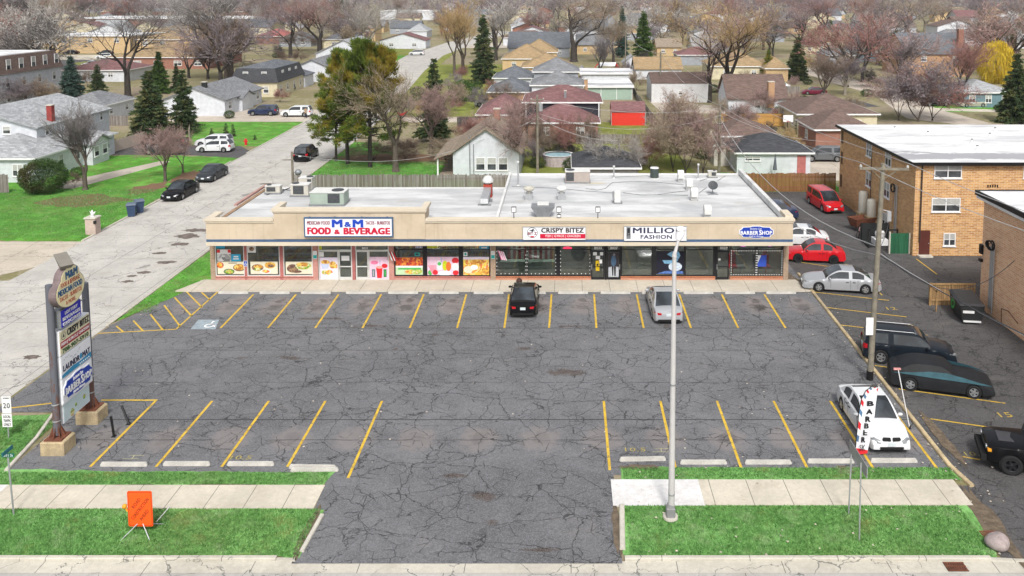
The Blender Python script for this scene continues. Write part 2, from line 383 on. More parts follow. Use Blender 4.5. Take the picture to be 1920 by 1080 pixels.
e = MB(); e.poly([(-9.6, 27.9), (2.0, 27.9), (2.0, 33.6), (-9.8, 33.6)], .024); structure('entrance_drive', e, m_lot)
r = MB(); r.poly([(15.4, 27.9), (60, 27.9), (60, 62.6), (26.5, 62.6), (26.5, 83), (16.4, 83), (16.4, 32.6), (15.9, 32.6)], .016); structure('side_lot', r, m_lot2)
m_road = concrete('road_concrete', (.47, .45, .415), 5.5, 6.1, (.0, 1.2), .98, patch=.7, wid=.04)
s = MB(); cl = [(-33, -20), (-33, 60), (-33.6, 112), (-34.8, 140), (-41, 212), (-43.5, 262), (-40, 330), (-30, 420)]
hw = 5.55
L_ = [(x - hw - (.3 if y > 100 else 0), y) for x, y in cl]; R_ = [(x + hw, y) for x, y in cl]
for i in range(len(cl) - 1): s.poly([(*L_[i], .012), (*R_[i], .012), (*R_[i + 1], .012), (*L_[i + 1], .012)])
structure('side_street', s, m_road)
sheet0 = MB(); sheet0.poly([(-90, 57.2), (-40.6, 57.2), (-38.5, 60), (-38.5, 66.2), (-90, 66.2)], .01); structure('drive_apron', sheet0, concrete('apron_concrete', (.5, .44, .36), 4.2, 3.1, (0, 0), .6, skew=.1)); sheet0 = MB(); sheet0.poly([(-90, 52.5), (-38.5, 52.5), (-38.5, 57), (-90, 57)], .008); structure('street_corner', sheet0, m_road)
r = MB(); r.poly([(-300, -60), (300, -60), (300, 27.42), (-300, 27.42)], .012); structure('main_road', r, concrete('main_road_concrete', (.42, .405, .38), 5.2, 0, (1.4, 0), .75))
g = MB(); g.poly([(-300, 27.42), (300, 27.42), (300, 28.02), (-300, 28.02)], .018); structure('gutter', g, concrete('gutter_concrete', (.52, .49, .42), 3.7, 0, (2.2, 0), .8))
kb = MB()
def kerb_line(mb, pts, w_=.17, h=.13):
    for (a, b) in zip(pts, pts[1:]):
        a, b = Vector((*a, 0)), Vector((*b, 0)); n = (b - a).normalized().cross(Vector((0, 0, 1))) * w_ / 2
        q = n * .35
        rr = lambda p: [tuple(p - n), tuple(p + n), tuple(p + n + Vector((0, 0, h * .75))), tuple(p + n - q + Vector((0, 0, h))), tuple(p - n + q + Vector((0, 0, h))), tuple(p - n + Vector((0, 0, h * .75)))]
        mb.loft([rr(a), rr(b)], True, True)
m_kerb = concrete('kerb_concrete', (.5, .47, .4), 3.1, 0, (0, 0), .7)
kb = MB(); kerb_line(kb, [(-34, 28.55), (-29, 28.2), (-26, 28.13), (-10.2, 28.12)], .2); kerb_line(kb, [(-10.2, 28.12), (-9.5, 28.1)], .2, .04); structure('kerb', kb, m_kerb)
kb = MB(); kerb_line(kb, [(2.1, 28.12), (15.0, 28.12)], .2); kerb_line(kb, [(15.0, 28.12), (16.6, 28.0)], .2, .05); structure('kerb', kb, m_kerb)
kb = MB(); kerb_line(kb, [(-9.42, 28.5), (-9.3, 30.6)], .16, .12); structure('kerb', kb, conc_lt)
kb = MB(); kerb_line(kb, [(2.05, 28.6), (2.2, 31.2)], .2, .13); structure('kerb', kb, conc_lt)
kb = MB(); kerb_line(kb, [(-23.35, 33.6), (-23.7, 36.2), (-24.3, 38.6)], .16, .13); structure('kerb', kb, conc_lt)
kb = MB()
for a, b in zip([58.3, 54.6, 50.9, 47.2, 43.4, 39.7, 36.0], [54.62, 50.92, 47.22, 43.43, 39.72, 36.02, 34.0]): kerb_line(kb, [(16.5 - (58.3 - a) * .012, a - .02), (16.5 - (58.3 - b) * .012, b)], .2, .15)
kerb_line(kb, [(16.2, 33.98), (16.45, 32.5)], .2, .15)
structure('kerb', kb, mat('kerb_yellowed', (.47, .37, .22), .85, .3, 1.2, bump=.2, dirt=.5))
kb = MB(); kerb_line(kb, [(-27.45, 49.1), (-27.6, 66), (-28.1, 113)], .2, .1); kerb_line(kb, [(-27.45, 27.9), (-27.4, 38.6)], .2, .1); structure('kerb', kb, m_kerb)
kb = MB(); kerb_line(kb, [(-38.75, 66.3), (-39.3, 98.0)], .2, .1); kerb_line(kb, [(-39.4, 103.2), (-39.9, 135)], .2, .1); structure('kerb', kb, m_kerb)
# sidewalks
m_walk = concrete('sidewalk_concrete', (.56, .51, .42), 1.53, 0, (.3, 0), .0)
m_new = concrete('new_concrete', (.64, .63, .62), 0, 0)
sw = MB(); sw.box(-60, 31.05, 0, -9.75, 32.6, .05); structure('sidewalk', sw, m_walk)
sw = MB(); sw.box(5.45, 31.25, 0, 15.9, 32.98, .05); structure('sidewalk', sw, m_walk)
sw = MB(); sw.box(1.86, 31.22, 0, 5.445, 32.98, .055); structure('sidewalk', sw, m_new)
sw = MB(); sw.box(-23.35, 31.045, .02, -22.6, 32.605, .053); structure('sidewalk', sw, m_new)
sw = MB(); sw.prism([(-26.0, 54.75), (16.6, 54.75), (15.9, 56.95), (-25.0, 56.95)], 0, .11)
structure('shop_walk', sw, concrete('shop_walk_concrete', (.53, .48, .4), 1.86, 0, (.4, 0), .0, skew=0.0))
# lawns
m_gr = grass('verge_grass', (.06, .17, .035), (.2, .42, .13), dryk=.4)
m_gr2 = grass('lawn_grass', (.03, .12, .012), (.12, .34, .045), dryk=.3, hay=.35)
m_dry = grass('yard_grass', (.12, .15, .03), (.2, .22, .05), dry=(.27, .22, .1), dryk=.7)
def ragged(pts, amp):
    out = []
    for (a, b) in zip(pts, pts[1:] + pts[:1]):
        n = max(1, int(math.hypot(b[0] - a[0], b[1] - a[1]) / .35)); n = min(n, 260); dx, dy = (b[0] - a[0]) / n, (b[1] - a[1]) / n; l = math.hypot(dx, dy) + 1e-9; w_ = 0
        for k in range(n): w_ = .7 * w_ + random.gauss(0, amp); out.append((a[0] + dx * k - dy / l * w_, a[1] + dy * k + dx / l * w_))
    return out
def sheet(name, pts, z, m):
    if name in ('front_lawn', 'grass_strip', 'corner_lawn', 'shop_lawn'): pts = ragged(pts, .035)
    if name in ('lawn', 'yard'): pts = ragged([tuple(q) for q in pts], .12)
    s_ = MB(); s_.poly(pts, z); return structure(name, s_, m)
sheet('front_lawn', [(-60, 28.2), (-9.45, 28.2), (-9.3, 31.05), (-60, 31.05)], .034, m_gr)
sheet('front_lawn', [(2.1, 28.2), (15.35, 28.2), (15.95, 31.3), (2.1, 31.3)], .034, m_gr)
sheet('grass_strip', [(-60, 32.6), (-9.8, 32.6), (-9.6, 33.55), (-23.4, 33.72), (-60, 33.8)], .034, m_gr)
sheet('grass_strip', [(2.3, 32.95), (16.3, 32.95), (16.2, 33.8), (2.3, 33.95)], .034, m_gr)
sheet('corner_lawn', [(-27.3, 33.7), (-23.4, 33.7), (-24.4, 38.4), (-27.3, 38.1)], .036, m_gr)
sheet('shop_lawn', [(-27.35, 49.3), (-25.9, 53.2), (-25.0, 56.4), (-24.6, 57), (-24.6, 70), (-27.5, 70)], .036, m_gr2)
sheet('lawn', [(-110, 66.3), (-38.9, 66.3), (-39.4, 101), (-52, 102), (-110, 97)], .004, m_gr2)
sheet('lawn', [(-50, 108.2), (-39.6, 108.2), (-40.0, 128.5), (-56, 128.5), (-58, 124), (-50, 112)], .006, m_gr2)
sheet('lawn', [(-27.9, 71), (-8, 71), (-8, 92), (-19, 99), (-25, 111), (-28.3, 111)], .006, m_gr2)
sheet('yard', [(-8, 84), (14, 84), (14, 128), (-4, 128)], .004, m_dry)
sheet('yard', [(16, 83), (28, 83), (28, 92), (16, 92)], .006, m_gr2)
sheet('yard', [(-38, 140), (-8, 128), (-8, 230), (-36, 230)], .004, m_dry)
sheet('lawn', [(62, 139), (110, 139), (110, 153), (62, 153)], .006, m_gr2)
sheet('yard', [(-34, 225), (-70, 225), (-70, 300), (-36, 280)], .006, m_dry)
m_drive = concrete('driveway_concrete', (.5, .44, .37), 3, 3, (0, 0), .5)
sheet('driveway', [(-62, 128.6), (-40, 128.6), (-40.3, 142), (-62, 142)], .008, m_drive)
sheet('driveway', [(-57, 102.2), (-46, 102.0), (-39.3, 100.2), (-39.35, 104.5), (-42, 108), (-57, 110)], .01, m_lot2)
sheet('garden_path', [(-54, 84.6), (-50, 84.4), (-46.5, 96.6), (-46.5, 98.2), (-47.8, 98.2)], .012, m_drive)
sheet('driveway', [(24, 88), (31, 88), (33, 100), (27, 100)], .01, m_drive)
sheet('driveway', [(-24, 128), (-12, 128), (-12, 133.5), (-27, 133.5)], .01, m_drive)
m_flake = mat('leaf_litter', (.17, .1, .06), .95, .5, 6, bump=.5)
def blot(cx_, cy_, rx, ry, z, name='leaf_litter', m=m_flake, n=26):
    pts = [(cx_ + rx * math.cos(a) * random.uniform(.7, 1.25), cy_ + ry * math.sin(a) * random.uniform(.7, 1.25)) for a in [2 * PI * k / n for k in range(n)]]
    return sheet(name, pts, z, m)
for q in ((-46.0, 79.5, 4.0, 2.4), (-42.4, 84.5, 1.6, 2.6), (-40.9, 90, 1.4, 3.0), (-20.5, 100, 7, 3.2)): blot(*q, .014)
m_dirt = mat('bare_soil', (.13, .1, .07), .95, .4, 4, bump=.5)
for q in ((16.0, 30.3, .45, 2.4), (15.5, 57.0, .7, 2.0), (1.95, 29.8, .22, 1.4), (-9.55, 29.6, .2, 1.4), (16.9, 36.2, .25, 2.2), (3.2, 33.9, .9, .2), (11.7, 33.7, .5, .3), (-23, 66, .5, 1)): blot(*q, .04, 'bare_soil', m_dirt)
m_rp = mat('road_patch', (.14, .115, .1), .95, .5, 3, bump=.5)
for px, py, rx, ry in ((352, 443, 1.0, .7), (338, 458, .8, .4), (312, 492, .7, .35), (271, 511, .45, .3), (240, 528, .4, .25), (248, 518, .35, .22), (60, 670, .5, .3), (370, 432, 1.2, .5), (300, 475, .5, .3), (500, 345, .8, .3), (545, 300, 1.2, .3)): p = G(px, py); blot(p.x, p.y, rx, ry, .02, 'road_patch', m_rp)
m_debris = mat('dead_leaves_scattered', (.3, .24, .15), .9, .6, 6)
# ---- grass blades on the near verges (one uncounted mass)
def blades(name, areas, n, h, m):
    V = []; tot = sum((a[2] - a[0]) * (a[3] - a[1]) for a in areas)
    for a in areas:
        k = int(n * (a[2] - a[0]) * (a[3] - a[1]) / tot)
        x = rng.uniform(a[0], a[2], k); y = rng.uniform(a[1], a[3], k); an = rng.uniform(0, 2 * PI, k)
        hh = h * rng.uniform(.5, 1.4, k); wd = rng.uniform(.008, .02, k); lx = rng.normal(0, .035, k); ly = rng.normal(0, .035, k)
        dx, dy = np.cos(an) * wd, np.sin(an) * wd; z0 = np.full(k, .03)
        V.append(np.stack([np.stack([x - dx, y - dy, z0], 1), np.stack([x + dx, y + dy, z0], 1), np.stack([x + lx, y + ly, z0 + hh], 1)], 1))
    V = np.concatenate(V).reshape(-1, 3); nt_ = len(V) // 3
    me = tri_mesh(name, V, np.arange(len(V)).reshape(-1, 3)); o = obj(name, me, m); return o
def tri_mesh(name, V, F):
    me = bpy.data.meshes.new(name); V = np.asarray(V, np.float32); F = np.asarray(F, np.int32); k = F.shape[1]
    me.vertices.add(len(V)); me.vertices.foreach_set('co', V.ravel()); me.loops.add(F.size); me.loops.foreach_set('vertex_index', F.ravel())
    me.polygons.add(len(F)); me.polygons.foreach_set('loop_start', np.arange(0, F.size, k, dtype=np.int32)); me.polygons.foreach_set('loop_total', np.full(len(F), k, np.int32))
    me.update(); me.validate(); return me
t = NT('grass_blades'); c = t.co()
bl = t.mix(t.step(t.noise(c, 6, 4, .8), .35, .68), (.05, .15, .03), (.2, .42, .12))
bl = t.mix(t.math('MULTIPLY', t.step(t.noise(c, .9, 4, .7), .5, .7), .45), bl, (.4, .5, .28))
bl = t.mix(t.math('MULTIPLY', t.step(t.noise(t.vm('ADD', c, (4, 9, 1)), .5, 5, .75), .53, .68), .6), bl, (.27, .27, .09))
m_blade = t.done(bl, .8, .2)
tag(blades('grass', [(-33, 28.25, -9.5, 31.0), (2.3, 28.25, 15.3, 31.2), (-33, 32.65, -9.85, 33.5), (2.4, 33.02, 16.1, 33.85), (-27.2, 33.8, -23.6, 37.8)], 170000, .075, m_blade), 'short bright green turf blades on the roadside verges', 'grass', kind='stuff')
tag(blades('grass', [(-27.3, 51, -25.9, 69), (-27.7, 72, -14, 98), (-60, 67, -39.2, 84)], 110000, .1, m_blade), 'longer green turf blades on the lawns along the side street', 'grass', kind='stuff')
# ---- litter flecks on the lot and verges
V = []; F = []
for k in range(420):
    if k < 150: x, y = random.uniform(-24, 16), random.uniform(34, 54)
    elif k < 300: x, y = random.gauss(16.3, .5), random.uniform(31, 58)
    elif k < 380: x, y = random.uniform(2, 16), random.uniform(28.3, 34)
    else: x, y = random.uniform(-27, -24.8), random.uniform(50, 68)
    r_ = random.uniform(.015, .06); z = random.uniform(.05, .09); a = random.uniform(0, 6)
    V += [(x + r_ * math.cos(a + q), y + r_ * math.sin(a + q), z + .01 * (q > 2)) for q in (0, 1.8, 3.5, 4.9)]; F.append(tuple(range(4 * k, 4 * k + 4)))
fl = MB().add(V, F); tag(obj('litter', fl, mat('litter_scraps', (.5, .44, .36), .9, .6, 5)), 'pale scraps and dead leaves scattered over the asphalt and kerbs', 'litter', kind='stuff')
# ---- painted lines: parts of the lot
def line(x0, y0, x1, y1, w_=.12, parent=parking, z=.028, m=yellow):
    a, b = Vector((x0, y0, 0)), Vector((x1, y1, 0)); n = (b - a).normalized().cross(Vector((0, 0, 1))) * w_ / 2
    l = MB(); l.poly([a - n, a + n, b + n, b - n], z); return obj('painted_line', l, m, parent)
def gl(p, q, **k): a, b = G(*p), G(*q); return line(a.x, a.y, b.x, b.y, **k)
STW = 2.793
for k in range(13):
    x = -20.62 + k * 2.815 - (.0 if k < 6 else 0)
    line(x, 54.3, x + (.1 if k < 7 else -.05), 48.7)
for k in range(5): x = -20.05 + k * 2.77; line(x, 39.7, x + .02, 33.95 if k < 4 else 33.1)
for k in range(5): x = 1.88 + k * 2.77; line(x, 39.7, x - .02, 33.7)
line(15.7, 39.7, 15.62, 33.75); line(-22.75, 39.78, -20.0, 39.78)
for a, b in (((330, 618), (182, 626)), ((330, 618), (408, 548)), ((378, 549), (394, 563)), ((350, 548), (379, 577)), ((327, 558), (359, 593)), ((308, 573), (338, 613)), ((282, 590), (305, 619)), ((250, 602), (268, 621)), ((218, 612), (231, 623)), ((20, 766), (97, 757))): gl(a, b, w_=.1)
side = bpy.data.objects['side_lot']
for a, b in (((1480, 489), (1552, 500)), ((1524, 548), (1667, 564)), ((1548, 577), (1700, 595)), ((1575, 610), (1740, 629)), ((1640, 686), (1668, 690)), ((1685, 730), (1885, 757)), ((1728, 784), (1855, 802)), ((1792, 855), (1838, 863)), ((1718, 486), (1757, 515)), ((1480, 427), (1500, 430))): gl(a, b, w_=.09, parent=side)
for px, py, s_ in ((1645, 551, '11'), (1672, 578, '12'), (1705, 611, '13'), (1885, 777, '15'), (1585, 497, '10')):
    p = G(px, py); text(s_, (p.x - .35, p.y - .3, .022), UP, 0, 0, .6, .45, mat('worn_yellow', (.42, .3, .06), .8, .3, 4), side, 'painted_number', bold=.0, d=.004)
for px, py, s_ in ((432, 860, '10.5'), (1172, 845, '10.5'), (1810, 853, '10.5')):
    p = G(px, py); text(s_, (p.x, p.y - .1, .026), UP, 0, 0, .9 if len(s_) < 5 else 1.2, .3, mat('faded_yellow', (.34, .28, .08), .8, .3), parking, 'painted_number', bold=.0, d=.002)
for px, py in ((248, 858), (1238, 845)):
    p = G(px, py); h_ = MB()
    for q in ((-.35, -.15, .35, -.12), (-.2, .12, .45, .15), (.02, -.15, .06, .15)): h_.poly([(p.x + q[0], p.y + q[1]), (p.x + q[2], p.y + q[1]), (p.x + q[2], p.y + q[3]), (p.x + q[0], p.y + q[3])], .027)
    obj('survey_mark', h_, mat('chalk', (.4, .38, .22), .8, .2), parking)
hb = MB(); hb.poly([G(357, 618), G(404, 618), G(411, 600), G(372, 600)], .025); hp = obj('accessible_bay_square', hb, mat('bay_blue', (.27, .32, .35), .8, .25, 3, dirt=.3), parking)
q = G(372, 616); ic = MB()
def icon(mb, O, F, s_, d=.004):
    """wheelchair symbol"""
    plate(mb, ell(.42 * s_, .95 * s_, .08 * s_, .08 * s_, 10), O, F, 0, d)
    pts = ell(.45 * s_, .33 * s_, .3 * s_, .3 * s_, 20); inn = ell(.45 * s_, .33 * s_, .2 * s_, .2 * s_, 20)
    O = Vector(O); U, Vv, N = F; a = [tuple(O + u * U + v * Vv + d * N) for u, v in pts]; b = [tuple(O + u * U + v * Vv + d * N) for u, v in inn]; mb.loft([b, a])
    plate(mb, [(.36 * s_, .45 * s_), (.46 * s_, .45 * s_), (.48 * s_, .82 * s_), (.38 * s_, .82 * s_)], O, F, 0, d); plate(mb, [(.4 * s_, .5 * s_), (.72 * s_, .46 * s_), (.72 * s_, .55 * s_), (.4 * s_, .6 * s_)], O, F, 0, d)
    plate(mb, [(.66 * s_, .5 * s_), (.74 * s_, .5 * s_), (.86 * s_, .14 * s_), (.78 * s_, .12 * s_)], O, F, 0, d)
icon(ic, (q.x + .05, q.y + .05, .028), UP, 1.0); obj('wheelchair_symbol', ic, white_ink, parking)
# ---- drains
def grate(name, x, y, w_, l_, label):
    t_ = thing(name, label, 'drain', (x, y, .03)); f = MB(); f.box(-w_ / 2, -l_ / 2, -.02, w_ / 2, l_ / 2, .0); obj('pit', f, black, t_)
    b = MB()
    for k in range(9): u = -w_ / 2 + w_ * (k + .5) / 9; b.box(u - .02, -l_ / 2, .0, u + .02, l_ / 2, .02)
    for v in (-l_ / 2, 0, l_ / 2 - .04): b.box(-w_ / 2, v, .003, w_ / 2, v + .04, .024)
    obj('bars', b, rust, t_)
grate('storm_drain', 13.6, 27.72, .72, .45, 'rusty storm drain grate in the gutter at the lower right'); grate('storm_drain', 15.65, 29.45, .6, .45, 'rusty drain grate in the grass beside the boulder')
bo = MB(); bo.sphere((0, 0, .24), .4, 14, 9, .72)
bo.v = [(x * (1 + .12 * math.sin(3 * y + 2 * z)) * 1.02, y * (1 + .1 * math.sin(4 * x)), z * (1 + .08 * math.sin(5 * x + y))) for x, y, z in bo.v]
tag(obj('boulder', bo, mat('granite', (.3, .25, .24), .9, .25, 5, bump=.4), None, (15.55, 28.75, 0), smooth=60), 'rounded pinkish boulder at the right end of the front verge', 'boulder')
# ---- concrete wheel stops
ws = MB(); L = .99
ws.loft([[(x, -.075, 0), (x, .075, 0), (x, .055, .15), (x, -.055, .15)] if abs(x) < L - .01 else [(x, -.05, 0), (x, .05, 0), (x, .035, .055), (x, -.035, .055)] for x in (-L, -L + .06, -L + .3, L - .3, L - .06, L)], True, True)
ws.v = [(x, y, z) for x, y, z in ws.v]
xs = [-23.05, -20.25, -17.35, -14.45, -11.65, -8.85, -5.15 - .95, -2.55 - .5, .55, 3.4, 6.1, 8.95, 11.85, 14.55]
xs = [(a + b) / 2 for a, b in ((406, 469), (484, 546), (566, 619), (645, 708), (725, 787), (802, 862), (886, 946), (964, 1026), (1045, 1104), (1124, 1184), (1201, 1262), (1280, 1339), (1358, 1417), (1435, 1494))]
stop0 = None; ST = []
nth = ['first', 'second', 'third', 'fourth', 'fifth', 'sixth', 'seventh', 'eighth', 'ninth', 'tenth', 'eleventh', 'twelfth', 'thirteenth', 'last']
def stop(x, y, rz, label, grp):
    global stop0
    if stop0 is None: stop0 = obj('wheel_stop', ws, conc_stop, smooth=30); o = stop0
    else: o = stop0.copy(); COL.objects.link(o)
    o.location = (x, y, .02); o.rotation_euler = (0, 0, rz); tag(o, label, 'wheel stop', grp); return o
for k, px in enumerate(xs):
    p = G(px, 551); stop(p.x, p.y, random.uniform(-.01, .01), f'concrete wheel stop against the shop walk, {nth[k]} of fourteen from left' + {2: '; stained brown'}.get(k, ''), 'wheel stops along the shop walk')
for k, (a, b, py) in enumerate(((190, 275, 874), (302, 398, 873), (428, 512, 873), (545, 627, 879))):
    p = G((a + b) / 2, py); stop(p.x, p.y, -.03 * (k == 3), f'wheel stop by the front grass left of the entrance, {["leftmost of four", "second of four", "third of four", "nearest the entrance"][k]}', 'wheel stops along the front grass')
p = G(590, 884); stop(p.x, p.y, .02, 'low worn wheel stop lying in front of another beside the entrance', 'wheel stops along the front grass')
for k, (a, b, py) in enumerate(((1165, 1245, 864), (1273, 1365, 870), (1394, 1487, 870), (1511, 1604, 868), (1630, 1722, 867))):
    p = G((a + b) / 2, py); stop(p.x, p.y, (.03 if k == 0 else 0), f'wheel stop by the front grass right of the entrance, {["leftmost and tilted", "second of five", "third of five", "fourth of five", "in front of the white sedan"][k]}', 'wheel stops along the front grass')
# ================================================================ the shop building
YW, YF = 56.9, 55.6
bx = lambda px: PY(px, 490, YW).x
fz = lambda py: PY(960, py, YF).z
shop = thing('shop_building', 'long one-storey brick and beige stucco shop row with white flat roof', 'building', (-4.4, 56.9, 0))
ox, oy = -4.4, 56.9
class SB(MB):      # shop parts are written in site coordinates and stored relative to the building
    pass
def sobj(name, mb, m, parent=None, **k):
    mb.v = [(x - ox, y - oy, z) for x, y, z in mb.v]; return obj(name, mb, m, parent or shop, **k)
m_brick_r = brick('pink_brick', (.42, .13, .1), (.5, .2, .16), (.5, .38, .34), blotch=.12)
m_brick_o = brick('orange_brick', (.45, .14, .06), (.52, .2, .1), (.5, .36, .28), blotch=.12)
m_brick_b = brick('brown_brick', (.24, .15, .09), (.36, .22, .13), (.4, .36, .3))
t = NT('stucco'); c = t.co(); stc = t.mix(t.step(t.noise(c, .6, 5, .7), .3, .7), (.47, .385, .28), (.57, .475, .355))
stc = t.mix(t.math('MULTIPLY', t.step(t.noise(t.vm('MULTIPLY', c, (5, 5, .35)), .8, 4, .7), .54, .72), .4), stc, (.36, .29, .21)); stc = t.mix(t.math('MULTIPLY', joints(t, c, 4.6, 0, .03), .35), stc, (.3, .24, .17)); t.bump(t.noise(c, 30, 3), .2, .01); m_stucco = t.done(stc, .9, .2)
m_trim = mat('stucco_trim', (.58, .51, .4), .85, .06, 1)
m_stripe = mat('blue_stripe', (.06, .11, .2), .5, .15, 3)
t = NT('membrane_roof'); c = t.co()
f = t.noise(t.vm('MULTIPLY', c, (.25, .9, 1)), .8, 6, .7)
rc = t.mix(t.step(f, .34, .64), (.4, .405, .41), (.6, .6, .6)); rc = t.mix(t.math('MULTIPLY', t.step(t.noise(c, .13, 5, .6, .5), .54, .64), .45), rc, (.36, .37, .38))
rc = t.mix(t.math('MULTIPLY', t.step(t.noise(t.vm('ADD', c, (31, 7, 0)), .3, 4, .6), .62, .74), .35), rc, (.42, .36, .26))
rc = t.mix(t.math('MULTIPLY', joints(t, c, 0, 1.9, .025, (0, 0)), .25), rc, (.35, .35, .36)); rc = t.mix(t.math('MULTIPLY', joints(t, c, 9, 0, .03, (0, 0)), .25), rc, (.35, .35, .36))
for (px, py, rx, ry) in ((1220, 350, 2.2, 2.0), (1330, 345, 2.0, 1.4), (1110, 342, 1.6, .5)):
    p = G(px, py, 4.3); x, y, z = t.xyz(c)
    dx = t.math('DIVIDE', t.math('SUBTRACT', x, p.x - ox), rx); dy = t.math('DIVIDE', t.math('SUBTRACT', y, p.y - oy), ry)
    d = t.math('ADD', t.math('SQRT', t.math('ADD', t.math('MULTIPLY', dx, dx), t.math('MULTIPLY', dy, dy))), t.math('MULTIPLY', t.math('SUBTRACT', t.noise(c, 1.3, 5, .7), .5), 1.6))
    rc = t.mix(t.math('MULTIPLY', t.math('SUBTRACT', 1.0, t.step(d, .4, 1.1)), .55), rc, (.3, .3, .31) if px != 1110 else (.5, .42, .25))
m_roof = t.done(rc, .8, .2)
XL, XR = -24.15, 15.3
b = MB(); b.box(XL + .15, 57.15, 0, XL + .4, 66.9, 4.3); b.box(XR - .4, 57.15, 0, XR - .15, 71.7, 4.3); b.box(XL + .4, 66.7, 0, -4.65, 66.9, 4.2); b.box(-4.65, 71.5, 0, XR - .4, 71.7, 4.2); b.box(-4.85, 66.9, 0, -4.65, 71.7, 4.2)
sobj('wall', b, m_brick_b)
b = MB(); b.poly([(XL + .38, 56.1, 4.22), (-4.7, 56.1, 4.22), (-4.7, 66.85, 4.22), (XL + .38, 66.85, 4.22)]); b.poly([(-4.72, 56.1, 4.24), (XR - .38, 56.1, 4.24), (XR - .38, 71.65, 4.24), (-4.72, 71.65, 4.24)]); sobj('roof', b, m_roof)
# parapets round the roof
b = MB(); b.box(-4.8, 56.1, 4.2, -4.62, 71.6, 4.5); b.box(XR - .4, 56.1, 4.2, XR - .1, 71.8, 4.72); b.box(-4.85, 71.55, 4.15, XR - .4, 71.75, 4.36); b.box(XL + .4, 66.7, 4.15, -4.85, 66.9, 4.27); sobj('parapet', b, mat('parapet_cap', (.62, .62, .61), .7, .1, 1, dirt=.3))
b = MB(); b.add([(XL - .05, 60.6, 4.35), (XL + .15, 60.6, 4.35), (XL + .15, 66.9, 4.35), (XL - .05, 66.9, 4.35), (XL - .05, 60.6, 4.5), (XL + .15, 60.6, 4.5), (XL + .15, 66.9, 4.5), (XL - .05, 66.9, 4.5)], [(0, 3, 2, 1), (4, 5, 6, 7), (0, 1, 5, 4), (1, 2, 6, 5), (2, 3, 7, 6), (3, 0, 4, 7)]); sobj('roof_edge', b, mat('pink_flashing', (.4, .24, .21), .8, .2, 2))
# fascia
b = MB(); b.box(XL, YF, 2.98, XR, YF + .3, 4.62); b.box(XL, YF + .3, 2.98, XL + .3, YW + .3, 4.62); b.box(XR - .3, YF + .3, 2.98, XR, YW + .3, 4.62)
sobj('fascia', b, m_stucco)
x0, x1 = PY(513, 400, YF).x, PY(797, 400, YF).x
b = MB(); b.box(x0, YF - .06, 3.4, x1, YF + .24, 5.3); b.box(x0, YF + .24, 4.6, x0 + .25, YF + 1.7, 5.3); b.box(x1 - .25, YF + .24, 4.6, x1, YF + 1.7, 5.3); sobj('raised_fascia', b, m_stucco)
b = MB(); b.box(x0 - .12, YF - .18, 5.3, x1 + .12, YF + .34, 5.5); b.box(x0 - .12, YF + .34, 5.3, x0 + .3, YF + 1.8, 5.5); b.box(x1 - .3, YF + .34, 5.3, x1 + .12, YF + 1.8, 5.5)
b.box(x0 - .06, YF - .12, 5.2, x1 + .06, YF - .06, 5.3)
b.box(XL - .1, YF - .12, 4.62, x0 - .02, YF + .42, 4.78); b.box(x1 + .02, YF - .12, 4.62, XR + .1, YF + .42, 4.78); b.box(XL - .05, YF - .06, 4.5, x0, YF, 4.62); b.box(x1, YF - .06, 4.5, XR + .05, YF, 4.62)
b.box(XL - .1, YF + .42, 4.62, XL + .42, YF + 1.9, 4.78); b.box(XR - .42, YF + .42, 4.62, XR + .1, YF + 1.9, 4.9)
sobj('cornice', b, m_trim)
b = MB(); b.box(XL, YF - .03, fz(453.4), XR, YF, fz(448.8)); sobj('blue_band', b, m_stripe)
b = MB(); b.box(XL - .02, YF - .05, 2.93, XR + .02, YF, fz(453.6)); b.box(XL, YF, 2.9, XR, YW + .3, 2.98); sobj('soffit', b, m_trim)
# storefront: bays from the left pier to the right pier
ZS, ZT = .36, 2.9
m_fr_w = mat('white_alu', (.62, .62, .6), .4, .06, 2, metal=.2); m_fr_r = mat('red_post', (.38, .13, .12), .6, .2, 3); m_fr_k = mat('black_alu', (.015, .015, .017), .35, .1)
m_glass = glass('shop_glass', (.02, .026, .028), .62)
piers = [(395, 403.5, m_brick_b), (587, 596, m_brick_r), (729.5, 739, m_brick_r), (919.8, 929.5, m_brick_b), (1468.5, 1478, m_brick_b)]
for a, c_, m in piers: b = MB(); b.box(bx(a), YW - .06, .05, bx(c_), YW + .3, ZT); sobj('brick_pier', b, m)
for a, c_, m in ((403.5, 587, m_brick_r), (739, 919.8, m_brick_r), (929.5, 1108, m_brick_o), (1164, 1341.5, m_brick_o), (1369, 1468.5, m_brick_o)):
    b = MB(); b.box(bx(a), YW - .03, .05, bx(c_), YW + .27, ZS - .04); b.box(bx(a) + .01, YW - .1, ZS - .038, bx(c_) - .01, YW + .27, ZS); sobj('knee_wall', b, m)
def food_mat(name, cols, sc=7):
    if name in MC: return MC[name]
    t = NT(name); c = t.co(); x, y, z = t.xyz(c); v = t.vec(x, z)
    w_ = t.vm('ADD', v, t.vm('SCALE', t.noise(v, 4, 3, col=True), .25)); rn = t.xyz(t.vor(w_, sc, out='Color'))[0]
    col = t.ramp(rn, [(i / len(cols), q) for i, q in enumerate(cols)], True)
    col = t.mix(t.math('MULTIPLY', t.step(t.noise(v, 18, 3), .5, .7), .5), col, tuple(min(.8, q * 1.8 + .1) for q in cols[0]))
    MC[name] = t.done(col, .5, .3); return MC[name]
F_fry = food_mat('food_fried', [(.5, .22, .03), (.62, .36, .06), (.36, .13, .03), (.7, .5, .12)])
F_red = food_mat('food_red', [(.55, .06, .02), (.62, .16, .02), (.3, .02, .02), (.7, .3, .05)], 9)
F_grn = food_mat('food_salad', [(.12, .3, .03), (.4, .45, .08), (.5, .3, .08), (.6, .6, .35)], 9)
